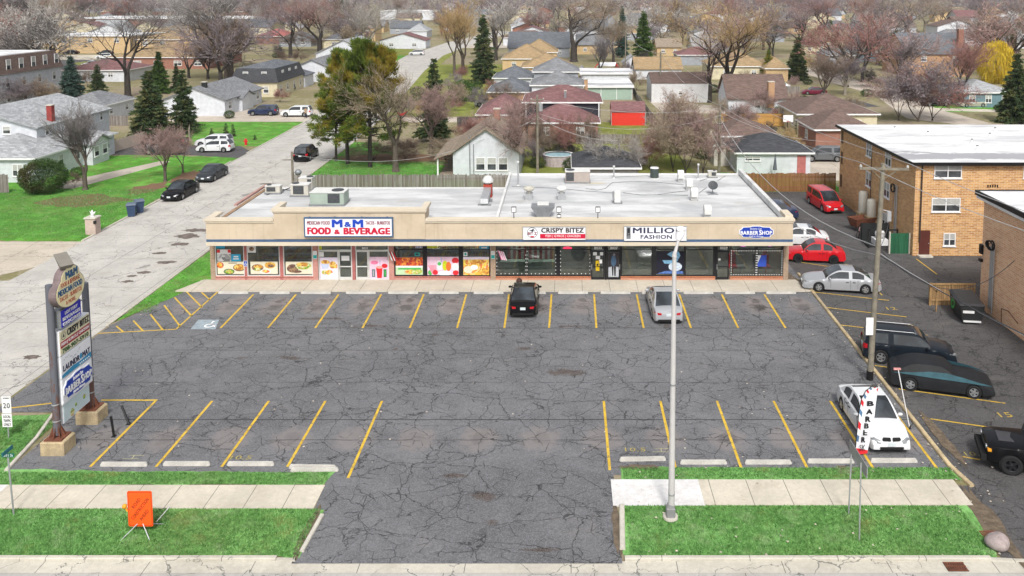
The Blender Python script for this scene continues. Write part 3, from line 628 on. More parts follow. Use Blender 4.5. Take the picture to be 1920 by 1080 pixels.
F_mix = food_mat('food_mixed', [(.66, .42, .05), (.55, .2, .03), (.7, .55, .1), (.6, .12, .05), (.65, .5, .3)], 8)
F_brn = food_mat('food_brown', [(.12, .06, .04), (.2, .12, .08), (.3, .2, .1), (.08, .04, .05)], 12)
cream = mat('poster_cream', (.66, .62, .48), .5, .05); pinkp = mat('poster_pink', (.72, .5, .62), .5, .12, 1.5); lilac = mat('poster_lilac', (.7, .62, .74), .5, .08)
pwhite = mat('poster_white', (.72, .72, .72), .5, .04); cyan = mat('poster_cyan', (.02, .32, .55), .5, .1); pblk = mat('poster_black', (.02, .02, .02), .5, .1)
pred = mat('poster_red', (.6, .02, .03), .5, .1); pgreen = mat('poster_green', (.08, .4, .1), .5, .1); plime = mat('poster_lime', (.5, .55, .02), .5, .1); pteal = mat('poster_teal', (.02, .35, .33), .5, .1)
OSH = (-ox, -oy, 0)
def wz(py): return PY(960, py, YW).z
def poster(win, px0, py0, px1, py1, base, items, Y=YW + .035, name='poster'):
    """items: ('e', cx, cy, rx, ry, mat) or ('r', x0, y0, x1, y1, mat) in fractions of the poster"""
    x0, x1, z0, z1 = bx(px0), bx(px1), wz(py1), wz(py0); O = (x0 - ox, Y - oy, z0); W, H = x1 - x0, z1 - z0
    b = MB(); plate(b, rect(0, 0, W, H), O, FRONT, -.012, 0); pairs = [(b, base)]
    for k, it in enumerate(items):
        e_ = MB(); d = .002 + .0015 * k
        if it[0] == 'e': plate(e_, ell(it[1] * W, it[2] * H, it[3] * W, it[4] * H, 16), O, FRONT, 0, d)
        elif it[0] == 'r': plate(e_, rect(it[1] * W, it[2] * H, it[3] * W, it[4] * H), O, FRONT, 0, d)
        else: plate(e_, [(u * W, v * H) for u, v in it[1]], O, FRONT, 0, d)
        pairs.append((e_, it[-1]))
    return objm(name, pairs, win)
def window(px0, px1, mf, z0=ZS, z1=ZT, transom=None, fr=.07, mull=None, name='window'):
    x0, x1 = bx(px0), bx(px1); b = MB(); y0, y1 = YW, YW + .1
    b.box(x0, y0, z0, x0 + fr, y1, z1); b.box(x1 - fr, y0, z0, x1, y1, z1); b.box(x0 + fr, y0, z0, x1 - fr, y1, z0 + fr); b.box(x0 + fr, y0, z1 - fr * .6, x1 - fr, y1, z1)
    if transom: b.box(x0 + fr, y0 + .01, transom - .03, x1 - fr, y1 - .01, transom + .03)
    w_ = sobj(name, b, mf); g_ = MB(); g_.box(x0 + fr * .5, YW + .05, z0 + fr * .5, x1 - fr * .5, YW + .058, z1 - fr * .3); sobj('pane', g_, m_glass, w_); return w_
w1 = window(403.5, 458.5, m_fr_w); w2 = window(463, 525, m_fr_w); w3 = window(531, 586.5, m_fr_w)
for a, c_ in ((458.5, 463), (525, 531), (660.5, 666)): b = MB(); b.box(bx(a), YW - .04, ZS - .3, bx(c_), YW + .12, ZT); sobj('red_post', b, m_fr_r)
poster(w1, 407, 491, 458, 514, cream, [('e', .1, .72, .13, .25, F_red), ('e', .1, .74, .08, .16, F_mix), ('e', .8, .52, .23, .3, F_brn), ('e', .8, .55, .19, .24, F_fry), ('e', .42, .2, .2, .22, pblk), ('e', .42, .2, .17, .18, F_grn), ('r', .4, .86, .72, .92, F_brn)])
poster(w1, 407, 468, 433, 490, pwhite, [('r', 0, .0, 1, .62, food_mat('poster_photo', [(.3, .3, .3), (.5, .5, .5), (.15, .15, .15), (.6, .6, .6)], 5)), ('r', 0, .72, .22, .98, pred), ('r', .78, .72, 1, .98, pred)])
poster(w1, 433.5, 477, 451, 490, cyan, [('r', .25, .55, .75, .75, pwhite), ('r', .2, .25, .8, .42, pwhite)]); poster(w1, 406, 460, 422, 466, cyan, []); 
poster(w2, 469, 491, 520, 514, cream, [('e', .26, .52, .22, .28, F_brn), ('e', .28, .6, .17, .16, F_fry), ('e', .26, .38, .12, .12, F_grn), ('e', .72, .72, .2, .26, F_fry), ('e', .76, .66, .12, .12, F_brn), ('e', .55, .2, .2, .2, pwhite), ('e', .55, .22, .15, .15, F_mix)])
poster(w2, 464, 460, 480, 474, pwhite, [('e', .5, .5, .3, .3, F_brn)])
poster(w3, 535, 491, 585, 514, cream, [('e', .26, .45, .22, .35, F_brn), ('e', .66, .66, .3, .3, F_grn), ('e', .62, .78, .22, .16, F_fry), ('e', .4, .2, .2, .12, F_brn)])
# market entrance, two doors
def door(px0, px1, mf, z1=2.15, name='door', fr=.08, bar=1.0, hs=1):
    x0, x1 = bx(px0), bx(px1); b = MB(); y0, y1 = YW + .02, YW + .08
    b.box(x0, y0, .1, x0 + fr, y1, z1); b.box(x1 - fr, y0, .1, x1, y1, z1); b.box(x0 + fr, y0, .1, x1 - fr, y1, .3); b.box(x0 + fr, y0, z1 - fr, x1 - fr, y1, z1); b.box(x0 + fr, y0, bar, x1 - fr, y1, bar + .07)
    d_ = sobj(name, b, mf); g_ = MB(); g_.box(x0 + fr * .5, YW + .045, .2, x1 - fr * .5, YW + .053, z1 - .04); sobj('pane', g_, m_glass, d_)
    h_ = MB(); hx = x1 - fr * .5 if hs > 0 else x0 + fr * .5; h_.box(hx - .015, YW - .04, .85, hx + .015, YW + .02, 1.2); sobj('handle', h_, galv, d_); return d_
w4 = window(597, 634.5, m_fr_w, .1, 2.15); d1 = door(635, 660, m_fr_w, hs=-1); tr1 = window(597, 660.2, m_fr_w, 2.15, ZT, name='transom')
d2 = door(667, 690.5, m_fr_w); w5 = window(691, 729.5, m_fr_w, .1, 2.15); tr2 = window(666.3, 729.5, m_fr_w, 2.15, ZT, name='transom')
poster(w4, 599.5, 483, 633, 523, lilac, [('e', .3, .78, .25, .1, F_fry), ('p', [(.05, .7), (.5, .7), (.45, .45), (.12, .45)], mat('cup_blue', (.45, .5, .68), .5, .1)), ('e', .72, .65, .2, .17, F_fry), ('e', .88, .6, .1, .12, F_mix), ('e', .25, .3, .17, .1, F_grn), ('e', .5, .3, .2, .12, F_mix), ('e', .75, .15, .25, .13, pwhite)])
poster(w4, 599, 473, 607, 481.5, pwhite, []); poster(d1, 640, 480, 655, 489, pwhite, []); poster(tr1, 597.5, 461, 603.5, 468, plime, [])
poster(w5, 693, 482, 728.5, 524, pinkp, [('e', .25, .75, .2, .09, mat('candy_pink', (.75, .2, .35), .5, .1)), ('e', .78, .6, .16, .1, pred), ('r', .52, .6, .56, .85, mat('straw', (.4, .4, .6), .5)), ('p', [(.33, .52), (.67, .52), (.62, .06), (.38, .06)], pred), ('e', .5, .54, .17, .06, mat('drink_top', (.75, .35, .3), .5)), ('r', .1, .1, .28, .45, mat('can_grey', (.12, .16, .2), .4)), ('r', .72, .1, .88, .45, mat('can_green', (.02, .16, .05), .4)), ('r', .15, .15, .22, .4, galv), ('r', .78, .15, .83, .4, pgreen)])
text('8031', (-ox, YW + .03 - oy, 0), FRONT, bx(679), wz(467.5), bx(690), wz(463.5), white_ink, shop, 'street_number', .03)
# black framed market windows
w6 = window(739.5, 794.5, m_fr_k, ZS, ZT, 2.25); w7 = window(799, 862, m_fr_k, ZS, ZT, 2.25); w8 = window(866.5, 919, m_fr_k, ZS, ZT, 2.25)
for q in ((794.5, 799, .01, ZS), (862, 866.5, .01, ZS), (1043, 1049.5, 0, ZS), (1223.5, 1229, 0, ZS), (1163, 1164.5, -.01, .1), (1133.5, 1138, -.02, .05), (1339, 1343, -.02, .05)): b = MB(); b.box(bx(q[0]), YW + q[2], q[3], bx(q[1]), YW + .12, ZT); sobj('black_post', b, m_fr_k)
poster(w6, 741, 483, 794, 515.5, pwhite, [('r', 0, .52, 1, 1, F_red), ('r', 0, .44, 1, .52, pwhite), ('r', .0, .0, 1, .42, mat('poster_pale_green', (.45, .6, .38), .5, .1)), ('e', .5, .18, .17, .14, F_mix), ('e', .75, .2, .2, .16, F_grn), ('r', .1, .3, .9, .4, pgreen)])
poster(w6, 779, 459.5, 793.5, 465.5, pwhite, []); text('EBT', (-ox, YW + .015 - oy, 0), FRONT, bx(780), wz(465), bx(793), wz(460.3), blue_ink, w6, bold=.02)
poster(w6, 777.5, 474, 787, 480, pteal, [('e', .5, .5, .36, .3, pblk)])
poster(w7, 800.5, 482, 861.5, 516, pinkp, [('e', .1, .14, .08, .14, pgreen), ('p', [(.02, .55), (.28, .55), (.3, .08), (.15, .05)], mat('pink_drink', (.75, .3, .38), .5, .2)), ('e', .25, .15, .08, .14, pred), ('r', .32, .3, .46, .8, pwhite), ('e', .38, .62, .06, .1, pgreen), ('e', .55, .52, .08, .28, plime), ('e', .66, .48, .08, .26, mat('poster_orange', (.65, .15, .03), .5, .1)), ('e', .87, .8, .11, .16, pred), ('e', .87, .45, .11, .22, pwhite), ('e', .88, .13, .09, .14, pred), ('e', .54, .1, .2, .14, pwhite), ('r', .42, .7, .46, .98, mat('straw', (.4, .4, .6), .5))])
poster(w7, 801, 459.5, 820, 465.5, plime, [])
poster(w8, 867.5, 482, 918.5, 516, lilac, [('r', 0, 0, 1, .86, F_mix), ('e', .2, .3, .17, .2, cream), ('e', .42, .42, .14, .14, pwhite), ('e', .55, .72, .25, .16, F_fry), ('e', .78, .2, .2, .18, F_fry), ('r', 0, .87, 1, 1, lilac)])
poster(w8, 899, 459.5, 917, 467.5, cyan, [('r', .2, .2, .8, .5, pwhite)]); poster(w8, 869, 473, 876.5, 480.5, pwhite, [('e', .5, .5, .3, .3, pteal)])
# crispy shop windows with fairy lights
w9 = window(930, 987.5, m_fr_k, ZS, ZT, 2.25); w10 = window(988, 1043, m_fr_k, ZS, ZT, 2.25); w11 = window(1049.5, 1107.5, m_fr_k, ZS, ZT, 2.25)
m_led = mat('fairy_light', (.8, .8, .76), .5, 0, emit=.5)
def lights(win, pts, step=.26, r=.026):
    b = MB()
    for a, c_ in zip(pts, pts[1:]):
        (xa, za), (xb, zb) = (bx(a[0]), wz(a[1])), (bx(c_[0]), wz(c_[1])); n = max(1, int(math.hypot(xb - xa, zb - za) / step))
        for k in range(n): b.sphere((xa + (xb - xa) * k / n, YW - .03, za + (zb - za) * k / n), r, 6, 4)
    sobj('string_lights', b, m_led, win)
lights(w9, [(931.5, 471), (931.5, 513), (986, 513), (986, 471)]); lights(w10, [(988.5, 471), (988.5, 513), (1042, 513), (1042, 471)]); lights(w11, [(1051, 471), (1051, 513), (1106, 513), (1106, 471)])
e_ = MB(); plate(e_, ell(bx(1064), wz(465.5), .32, .11, 18), (-ox, YW + .03 - oy, 0), FRONT, -.03, 0); obj('neon_sign', e_, mat('neon_red', (.7, .04, .1), .5, 0, emit=.6), w11)
# doors 8033, 8037
d3 = door(1108.5, 1133.3, m_fr_k, hs=-1); d4 = door(1138.3, 1163, m_fr_k); window(1108, 1133.4, m_fr_k, 2.15, ZT, name='transom'); window(1138.2, 1163, m_fr_k, 2.15, ZT, name='transom')
for s_, a, c_ in (('8033', 1114, 1128), ('8037', 1144, 1158), ('8039', 1349.5, 1363.5)): text(s_, (-ox, YW - .01 - oy, 0), FRONT, bx(a), wz(467), bx(c_), wz(462.3), white_ink, shop, 'street_number', .03)
for q in ((1112, 473, 1119, 479), (1125, 473, 1131, 479), (1117, 480, 1125, 486), (1123, 487, 1129, 494)): poster(d3, *q, pwhite, [], Y=YW + .02)
poster(d3, 1117, 489, 1124, 508, mat('hazard_yellow', (.6, .4, .01), .5), [('e', .5, .6, .3, .12, pblk)], Y=YW + .02)
poster(d4, 1141, 500, 1160, 521, mat('poster_grey', (.4, .42, .46), .5, .1), [], Y=YW + .02); 
pb = MB(); jean = mat('poster_denim', (.05, .1, .17), .6, .3, 8)
poster(d4, 1141, 474, 1160, 499.5, mat('poster_dark', (.03, .025, .03), .5, .2), [('e', .5, .4, .26, .4, jean), ('e', .55, .85, .12, .1, mat('poster_smoke', (.16, .16, .17), .5))], Y=YW + .02)
poster(d4, 1146, 499.8, 1156, 519, mat('poster_pale', (.42, .44, .48), .5), [('p', [(.1, 1), (.45, 1), (.4, .1), (.2, .1)], pblk), ('p', [(.5, 1), (.9, 1), (.85, .08), (.6, .08)], pblk)], Y=YW + .014)
w12 = window(1164.5, 1223.5, m_fr_k, ZS, ZT, 2.25); w13 = window(1229, 1284, m_fr_k, ZS, ZT, 2.25); w14 = window(1284.2, 1339, m_fr_k, ZS, ZT, 2.25)
bl1 = mat('poster_sky_blue', (.2, .42, .62), .5, .35, 6); 
poster(w13, 1230.5, 471, 1283, 514, mat('poster_night', (.012, .012, .025), .5, .2), [('p', [(.38, .86), (.56, .99), (.8, .98), (.86, .8), (.72, .5), (.5, .52), (.6, .7)], bl1), ('p', [(.22, .6), (.6, .6), (.66, .45), (.3, .45)], bl1), ('e', .68, .32, .24, .2, mat('poster_ice', (.5, .58, .68), .5, .4, 8)), ('p', [(.05, .02), (.35, .14), (.95, .12), (.98, .02)], mat('poster_deep_blue', (.08, .16, .42), .5, .5, 8))], Y=YW + .03)
d5 = door(1343.3, 1367, m_fr_k, hs=-1); window(1343, 1367.2, m_fr_k, 2.15, ZT, name='transom'); poster(d5, 1347, 485, 1351, 488.5, pwhite, [], Y=YW + .02)
w15 = window(1369, 1418, m_fr_k, ZS, ZT, 2.25); w16 = window(1418.4, 1468, m_fr_k, ZS, ZT, 2.25)
lights(w15, [(1371, 470), (1371, 515), (1417.5, 515), (1417.5, 470), (1371, 470)], .17, .028); lights(w16, [(1419.5, 470), (1419.5, 515), (1466, 515), (1466, 470), (1419.5, 470)], .17, .028)
poster(w16, 1421, 479, 1437, 500, mat('poster_royal', (.03, .08, .45), .5, .2), [('p', [(0, 1), (.4, 1), (0, .3)], pwhite)])
b = MB(); 
for a, c_ in ((1386, 1400), (1440, 1446)): plate(b, ell((bx(a) + bx(c_)) / 2, wz(460.5), (bx(c_) - bx(a)) / 2, .07, 12), (-ox, YW + .03 - oy, 0), FRONT, -.02, 0)
obj('neon_sign', b, mat('neon_pink', (.7, .15, .6), .5, 0, emit=.8), w15)
# rooms behind the glass
b = MB(); b.box(XL + .45, 61.0, 0, XR - .45, 61.1, 4.1); b.poly([(XL + .45, 57, .06), (XR - .45, 57, .06), (XR - .45, 61, .06), (XL + .45, 61, .06)]); b.poly([(XL + .45, 57.2, 3.1), (XR - .45, 57.2, 3.1), (XR - .45, 61, 3.1), (XL + .45, 61, 3.1)])
for px in (596, 735, 924, 1108, 1136, 1341): b.box(bx(px) - .04, 57.2, .06, bx(px) + .04, 61, 3.1)
sobj('interior', b, mat('interior_wall', (.34, .31, .27), .9, .2))
for k in range(13): b = MB(); x = XL + 2.2 + k * 3; b.box(x, 58.6, 3.0, x + 1.2, 59.0, 3.05); sobj('room_fill_panel', b, mat('room_fill_glow', (.9, .9, .85), .5, 0, emit=22))  # glowing panels added under the ceiling to brighten the dark rooms
def shelf(px0, px1, y, zs, m, name='shelf'):
    b = MB(); x0, x1 = bx(px0), bx(px1)
    for z in zs: b.box(x0, y, z, x1, y + .4, z + .05)
    b.box(x0, y + .4, .06, x1, y + .45, zs[-1] + .3); s_ = sobj(name, b, m)
    g_ = MB(); x = x0 + .05
    while x < x1 - .15:
        for z in zs: h_ = random.uniform(.12, .28); g_.box(x, y + .05, z + .055, x + .12, y + .3, z + .055 + h_)
        x += .17
    sobj('goods', g_, F_mix, s_)
shelf(466, 584, 58.6, [.5, .95, 1.4, 1.85], pwhite); shelf(742, 915, 58.8, [.6, 1.1, 1.6], pwhite)
b = MB(); b.box(bx(935), 58.2, .06, bx(1042), 58.8, .95); sobj('counter', b, mat('counter_green', (.4, .5, .42), .5)); b = MB()
for k in range(9): x = bx(945 + k * 10.5); b.box(x, 60.5, .4, x + (.22), 60.9, 2.9)
sobj('curtain', b, mat('curtain_red', (.35, .05, .05), .8)); b = MB()
for k in range(8): x = bx(951 + k * 10.5); b.box(x, 60.5, .4, x + (.2), 60.9, 2.9)
sobj('curtain', b, mat('curtain_pale', (.5, .55, .5), .8))
b = MB(); b.sphere((bx(1085), 58.2, 1.7), .55, 10, 8, 1.3); sobj('indoor_plant', b, food_mat('plant', [(.02, .1, .02), (.04, .16, .03), (.01, .04, .01)], 12))
for k, (px, m) in enumerate(((1382, pred), (1398, galv), (1430, pblk), (1446, pred))):
    b = MB(); x = bx(px); b.cyl(x, 58.4, .06, .5, .05, n=8); b.bevbox(x - .3, 58.1, .5, x + .3, 58.7, .65); b.bevbox(x - .28, 58.65, .65, x + .28, 58.8, 1.35); b.bevbox(x - .14, 58.67, 1.38, x + .14, 58.78, 1.6); sobj('barber_chair', b, m)
b = MB(); b.box(bx(1372), 60.2, 1.2, bx(1415), 60.3, 2.2); b.box(bx(1372), 57.9, 1.95, bx(1414), 57.95, 2.05); b.box(bx(1421), 57.9, 2.05, bx(1464), 57.95, 2.15); sobj('mirror', b, mat('mirror', (.5, .6, .6), .15, 0, metal=.8))
# small plates on the front
hc = thing('accessible_parking_sign', 'small blue wheelchair sign on the red post of the left shop windows', 'sign', (bx(460.8), YW - .06, wz(493.5)))
b = MB(); plate(b, rect(-.14, -.2, .14, .2), (0, 0, 0), FRONT, 0, .015); obj('plate', b, white, hc); b = MB(); plate(b, rect(-.11, -.17, .11, .17), (0, 0, 0), FRONT, .015, .02); obj('panel', b, blue_ink, hc); b = MB(); icon(b, (-.1, -.022, -.13), FRONT, .24, .008); obj('symbol', b, white_ink, hc)
for px, lab in ((591.5, 'teal and white notice plate on the pier left of the market doors'), (924.5, 'teal and white notice plate on the brown brick pier')):
    nb = thing('notice_plate', lab, 'sign', (bx(px), YW - .07, 1.9)); b = MB(); plate(b, rect(-.14, -.28, .14, .28), (0, 0, 0), FRONT, 0, .012); obj('plate', b, pwhite, nb); b = MB(); plate(b, rect(-.12, -.25, .12, -.02), (0, 0, 0), FRONT, .012, .016); obj('panel', b, pteal, nb)
# small flags on the front
def flag(px, z, lab, cols):
    fl = thing('flag', lab, 'flag', (bx(px), YW - .08, z)); b = MB(); b.tube((0, 0, 0), (.1, -.3, .75), .012, n=6); obj('staff', b, galv, fl)
    pr = []
    for k in range(6): b = MB(); plate(b, [(.1 + .08 * k * .9, .72 - .02 * k), (.1 + .08 * (k + 1) * .9, .7 - .02 * k), (.36 + .08 * (k + 1) * .8, .05 - .01 * k), (.36 + .08 * k * .8, .05)], (0, -.3, 0), FRONT, -.01, .01); pr.append((b, cols[k % len(cols)]))
    objm('cloth', pr, fl)
flag(727, 1.55, 'striped flag hanging on the pier right of the market doors', (pwhite, blk_ink, pred)); flag(931, 1.6, 'small pink and white flag on the brown brick pier', (mat('pink_cloth', (.7, .15, .35), .7), pwhite))
# ================================================================ shop signs
def signbox(name, label, px0, py0, px1, py1, mframe, mpanel, fr=.05, depth=.16, Y=YF):
    a, b_ = PY(px0, py1, Y), PY(px1, py0, Y); cx_, cz = (a.x + b_.x) / 2, (a.z + b_.z) / 2; W, H = (b_.x - a.x) / 2, (b_.z - a.z) / 2
    s_ = thing(name, label, 'sign', (cx_, Y - depth, cz)); b = MB()
    b.box(-W, 0, -H, W, depth - .002, -H + fr); b.box(-W, 0, H - fr, W, depth - .002, H); b.box(-W, 0, -H + fr, -W + fr, depth - .002, H - fr); b.box(W - fr, 0, -H + fr, W, depth - .002, H - fr); obj('frame', b, mframe, s_)
    b = MB(); b.box(-W + fr, .02, -H + fr, W - fr, .05, H - fr); obj('panel', b, mpanel, s_)
    def T(body, x0, y0, x1, y1, m, **k):
        p, q = PY(x0, y1, Y - depth), PY(x1, y0, Y - depth); return text(body, (0, .02, 0), FRONT, p.x - cx_, p.z - cz, q.x - cx_, q.z - cz, m, s_, **k)
    s_['_c'] = 0; del s_['_c']
    return s_, T, (cx_, cz, Y - depth)
s_, T, cc = signbox('shop_sign', 'wide white market sign with blue frame reading M&M FOOD & BEVERAGE', 572, 406.5, 737.5, 443, m_stripe, sign_white, .08, .2, YF - .06)
T('MEXICAN FOOD', 575.5, 414.5, 618.5, 421.5, dkred, bold=.03); T('TACOS - BURRITOS', 685, 414.7, 731, 421.3, dkred, bold=.03)
T('M', 622, 411.8, 642, 426.5, blue_ink, bold=.06); T('&', 645.5, 416, 658, 425.5, blue_ink, bold=.05); T('M', 661, 411.8, 681, 426.5, blue_ink, bold=.06)
T('FOOD', 576, 426.3, 620.5, 439.8, red_ink, bold=.055); T('&', 626.5, 430.5, 637.5, 439.3, red_ink, bold=.05); T('BEVERAGE', 644, 427, 731.5, 439.8, red_ink, bold=.055)
b = MB()
for u in (-2.6, -.9, .9, 2.6): b.box(u - .04, .02, .66, u + .04, .1, .72)
obj('bracket', b, m_stripe, s_)
s_, T, cc = signbox('shop_sign', 'white and red rectangular sign reading CRISPY BITEZ', 980.5, 424.5, 1098.5, 449, galv, sign_white, .03, .14)
T('CRISPY BITEZ', 1014.5, 427.5, 1094.5, 436.5, mat('brown_ink', (.05, .035, .03), .5, 0), bold=.045)
b = MB(); p, q = PY(1012.5, 447.5, YF - .14), PY(1097.5, 438.7, YF - .14); plate(b, rect(p.x - cc[0], p.z - cc[1], q.x - cc[0], q.z - cc[1]), (0, .02, 0), FRONT, 0, .006); obj('red_panel', b, red_ink, s_)
T('FISH | GYROS | CHICKEN', 1023, 440.2, 1088, 446.2, white_ink, bold=.0, n0=.006)
b = MB(); p = PY(998, 436.5, YF - .14); O = Vector((p.x - cc[0], .02, p.z - cc[1]))
a1 = ell(0, 0, .36, .36, 28); a2 = ell(0, 0, .33, .33, 28); b.loft([[tuple(O + Vector((u, -.006, v))) for u, v in a2], [tuple(O + Vector((u, -.006, v))) for u, v in a1]]); plate(b, [(-.2, .15), (.05, .05), (.12, .28), (-.02, .2)], O, FRONT, 0, .008); obj('emblem', b, blk_ink, s_)
b = MB(); plate(b, ell(0, -.27, .14, .05, 14), O, FRONT, 0, .007); obj('emblem_mark', b, red_ink, s_)
text('BIT Z', O, FRONT, -.3, -.14, .3, .04, dkred, s_, bold=.04); text('Biz', O, FRONT, -.0, .1, .2, .26, blk_ink, s_, bold=.02)
s_, T, cc = signbox('shop_sign', 'white sign with black lettering reading MILLION FASHION', 1169.5, 423.5, 1287.5, 450.8, galv, sign_white, .03, .14)
T('MILLION', 1186.5, 427, 1284, 437.5, mat('navy_ink', (.03, .03, .07), .5, 0), bold=.04); T('FASHION', 1201, 440.5, 1260, 448, mat('navy_ink', (.03, .03, .07), .5, 0), bold=.035)
T('1', 1174.5, 426, 1182.5, 448, galv_d, bold=.05); T('M', 1175.5, 437.5, 1181.8, 444, blk_ink, bold=.0, n0=.014); b = MB()
p = PY(1178.6, 432.5, YF - .14); plate(b, rect(-.09, -.17, .09, .17), (p.x - cc[0], .02, p.z - cc[1]), FRONT, 0, .016); obj('emblem', b, blk_ink, s_)
def badge(W, H): # notched plaque outline
    o = [(-W, -.32 * H), (-.86 * W, -.55 * H), (-.8 * W, -.82 * H), (-.4 * W, -.84 * H), (-.2 * W, -H), (.2 * W, -H), (.4 * W, -.84 * H), (.8 * W, -.82 * H), (.86 * W, -.55 * H), (W, -.32 * H)]
    return o + [(x, -z) for x, z in o[::-1]]
def barber_badge(parent, O, F, W, H, d=0.0):
    b = MB(); plate(b, badge(W, H), O, F, d, d + .04); obj('border', b, white, parent)
    b = MB(); plate(b, badge(W * .95, H * .9), O, F, d + .04, d + .05); obj('panel', b, mat('badge_blue', (.01, .045, .36), .45, .08, 2), parent)
    for s__, u0, v0, u1, v1, bo in (('BARBER', -.92, -.4, .1, .22, .05), ('S', .15, -.44, .32, .34, .06), ('HOP', .33, -.4, .9, .22, .05)): text(s__, O, F, u0 * W, v0 * H, u1 * W, v1 * H, white_ink, parent, bold=.032, n0=d + .05)
    text('Exclusive Cuts', O, F, -.38 * W, .42 * H, .3 * W, .72 * H, white_ink, parent, bold=.0, shear=.4, n0=d + .05); text('Walk Ins Welcome', O, F, -.4 * W, -.76 * H, .4 * W, -.52 * H, white_ink, parent, bold=.0, shear=.4, n0=d + .05)
p = PY(1418, 435, YF); s_ = thing('shop_sign', 'blue plaque sign with white border reading BARBER SHOP', 'sign', (p.x, YF - .002, p.z)); barber_badge(s_, (0, 0, 0), FRONT, 1.16, .43)
# ================================================================ things on the shop roof
ZR = 4.24
def roofpt(px, py): return G(px, py, ZR)
m_ac = mat('ac_beige', (.48, .46, .4), .6, .1, 2, dirt=.3); m_acw = mat('ac_white', (.6, .6, .58), .6, .08, 2, dirt=.3); m_acg = mat('ac_green', (.3, .36, .31), .6, .1, 2)
m_grill = mat('ac_grille', (.07, .075, .08), .6, .3, 8, metal=.3)
def ac_unit(px0, px1, py, h, dep, mbody, label, name='rooftop_ac_unit', louv=(.0, .35), mtop=None, panel=None):
    a, b_ = roofpt(px0, py), roofpt(px1, py); W = b_.x - a.x; t_ = thing(name, label, 'air conditioner', ((a.x + b_.x) / 2, a.y + dep / 2, ZR), 0, 'rooftop air conditioners')
    b = MB(); b.box(-W / 2 - .06, -dep / 2 - .06, 0, W / 2 + .06, dep / 2 + .06, .12); obj('curb', b, galv_d, t_)
    b = MB(); b.bevbox(-W / 2, -dep / 2, .12, W / 2, dep / 2, h - .04, .03); obj('cabinet', b, mbody, t_)
    b = MB(); b.box(-W / 2 - .03, -dep / 2 - .03, h - .04, W / 2 + .03, dep / 2 + .03, h); obj('lid', b, mtop or m_acw, t_)
    b = MB(); b.box(-W / 2 + .06 + louv[0] * W, -dep / 2 - .012, .2, -W / 2 + louv[1] * W, -dep / 2 - .002, h - .1); obj('grille', b, m_grill, t_)
    b = MB(); b.cyl(-W * .3 if louv[0] < .3 else W * .25, 0, h, h + .05, min(W, dep) * .3, n=18); obj('fan_guard', b, m_grill, t_)
    if panel: b = MB(); b.box(W * panel[0], -dep / 2 - .02, h * .45, W * panel[1], -dep / 2 - .002, h * .85); obj('access_panel', b, mbody, t_)
    return t_
ac_unit(1060, 1106, 344, 1.0, 1.2, mat('ac_taupe', (.36, .31, .28), .6, .1, 2), 'large rooftop air conditioner, taupe with white lid, at the back of the right roof', panel=(.18, .4))
ac_unit(581, 645, 386, 1.0, 1.5, m_acg, 'large green-grey rooftop air conditioner with open side behind the market sign', louv=(.5, .88))
ac_unit(545, 578, 369, .95, .9, m_ac, 'beige rooftop unit with its side panel off, between two other units', louv=(.1, .75))
ac_unit(560, 585, 357, 1.0, .9, m_ac, 'tall beige rooftop unit at the back left corner of the market roof', louv=(.6, .95))
ac_unit(497, 525, 364, .65, .6, m_ac, 'low beige condenser nearest the left roof edge', louv=(.05, .7))
ac_unit(1328, 1344, 334, .6, .4, m_ac, 'small open condenser on stand at the back right of the roof', louv=(.3, .9))
p = roofpt(1227, 334); t_ = thing('round_condenser', 'dark round condenser at the back of the right roof', 'air conditioner', (p.x, p.y, ZR)); b = MB(); b.cyl(0, 0, .06, .86, .36, n=20); obj('coil', b, mat('coil', (.05, .065, .06), .6, .3, 9), t_, smooth=30)
b = MB(); b.cyl(0, 0, .86, .93, .38, .34, n=20); b.cyl(0, 0, 0, .06, .4, n=20); obj('cap', b, m_acw, t_, smooth=30)
# mushroom fans
for k, px in enumerate((992, 1053)):
    p = roofpt(px, 374); t_ = thing('roof_exhaust_fan', ['open-topped exhaust fan on grey curb, left of the pair', 'domed white exhaust fan on grey curb, right of the pair'][k], 'exhaust fan', (p.x, p.y, ZR), 0, 'exhaust fans on the roof')
    b = MB(); b.box(-.28, -.28, 0, .28, .28, .5); obj('curb', b, galv, t_)
    b = MB(); b.loft([[(r * math.cos(2 * PI * j / 20), r * math.sin(2 * PI * j / 20), z) for j in range(20)] for r, z in ((.16, .5), (.18, .62), (.4, .78), (.42, .9), (.34, .94) if k == 0 else (.3, 1.02), (.3, .8) if k == 0 else (.02, 1.06))], True, True); obj('cowl', b, m_ac if k == 0 else m_acw, t_, smooth=35)
    b = MB(); b.path([(-.28, -.2, .05), (-.42, -.25, .3), (-.3, -.2, .7)], .02); obj('conduit', b, galv, t_)
p = roofpt(1018, 409); t_ = thing('kitchen_hood', 'grey flared kitchen exhaust hood near the front parapet', 'vent', (p.x, p.y + .4, ZR)); b = MB(); b.loft([[(x * a, y * c_, z) for x, y in ((-1, -1), (1, -1), (1, 1), (-1, 1))] for a, c_, z in ((.4, .35, 0), (.42, .36, .12), (.82, .5, .78), (.82, .5, .84))], True, True); obj('hood', b, galv_d, t_)
b = MB(); b.box(-.4, -.1, .84, .4, .4, .98); obj('duct', b, m_acw, t_)
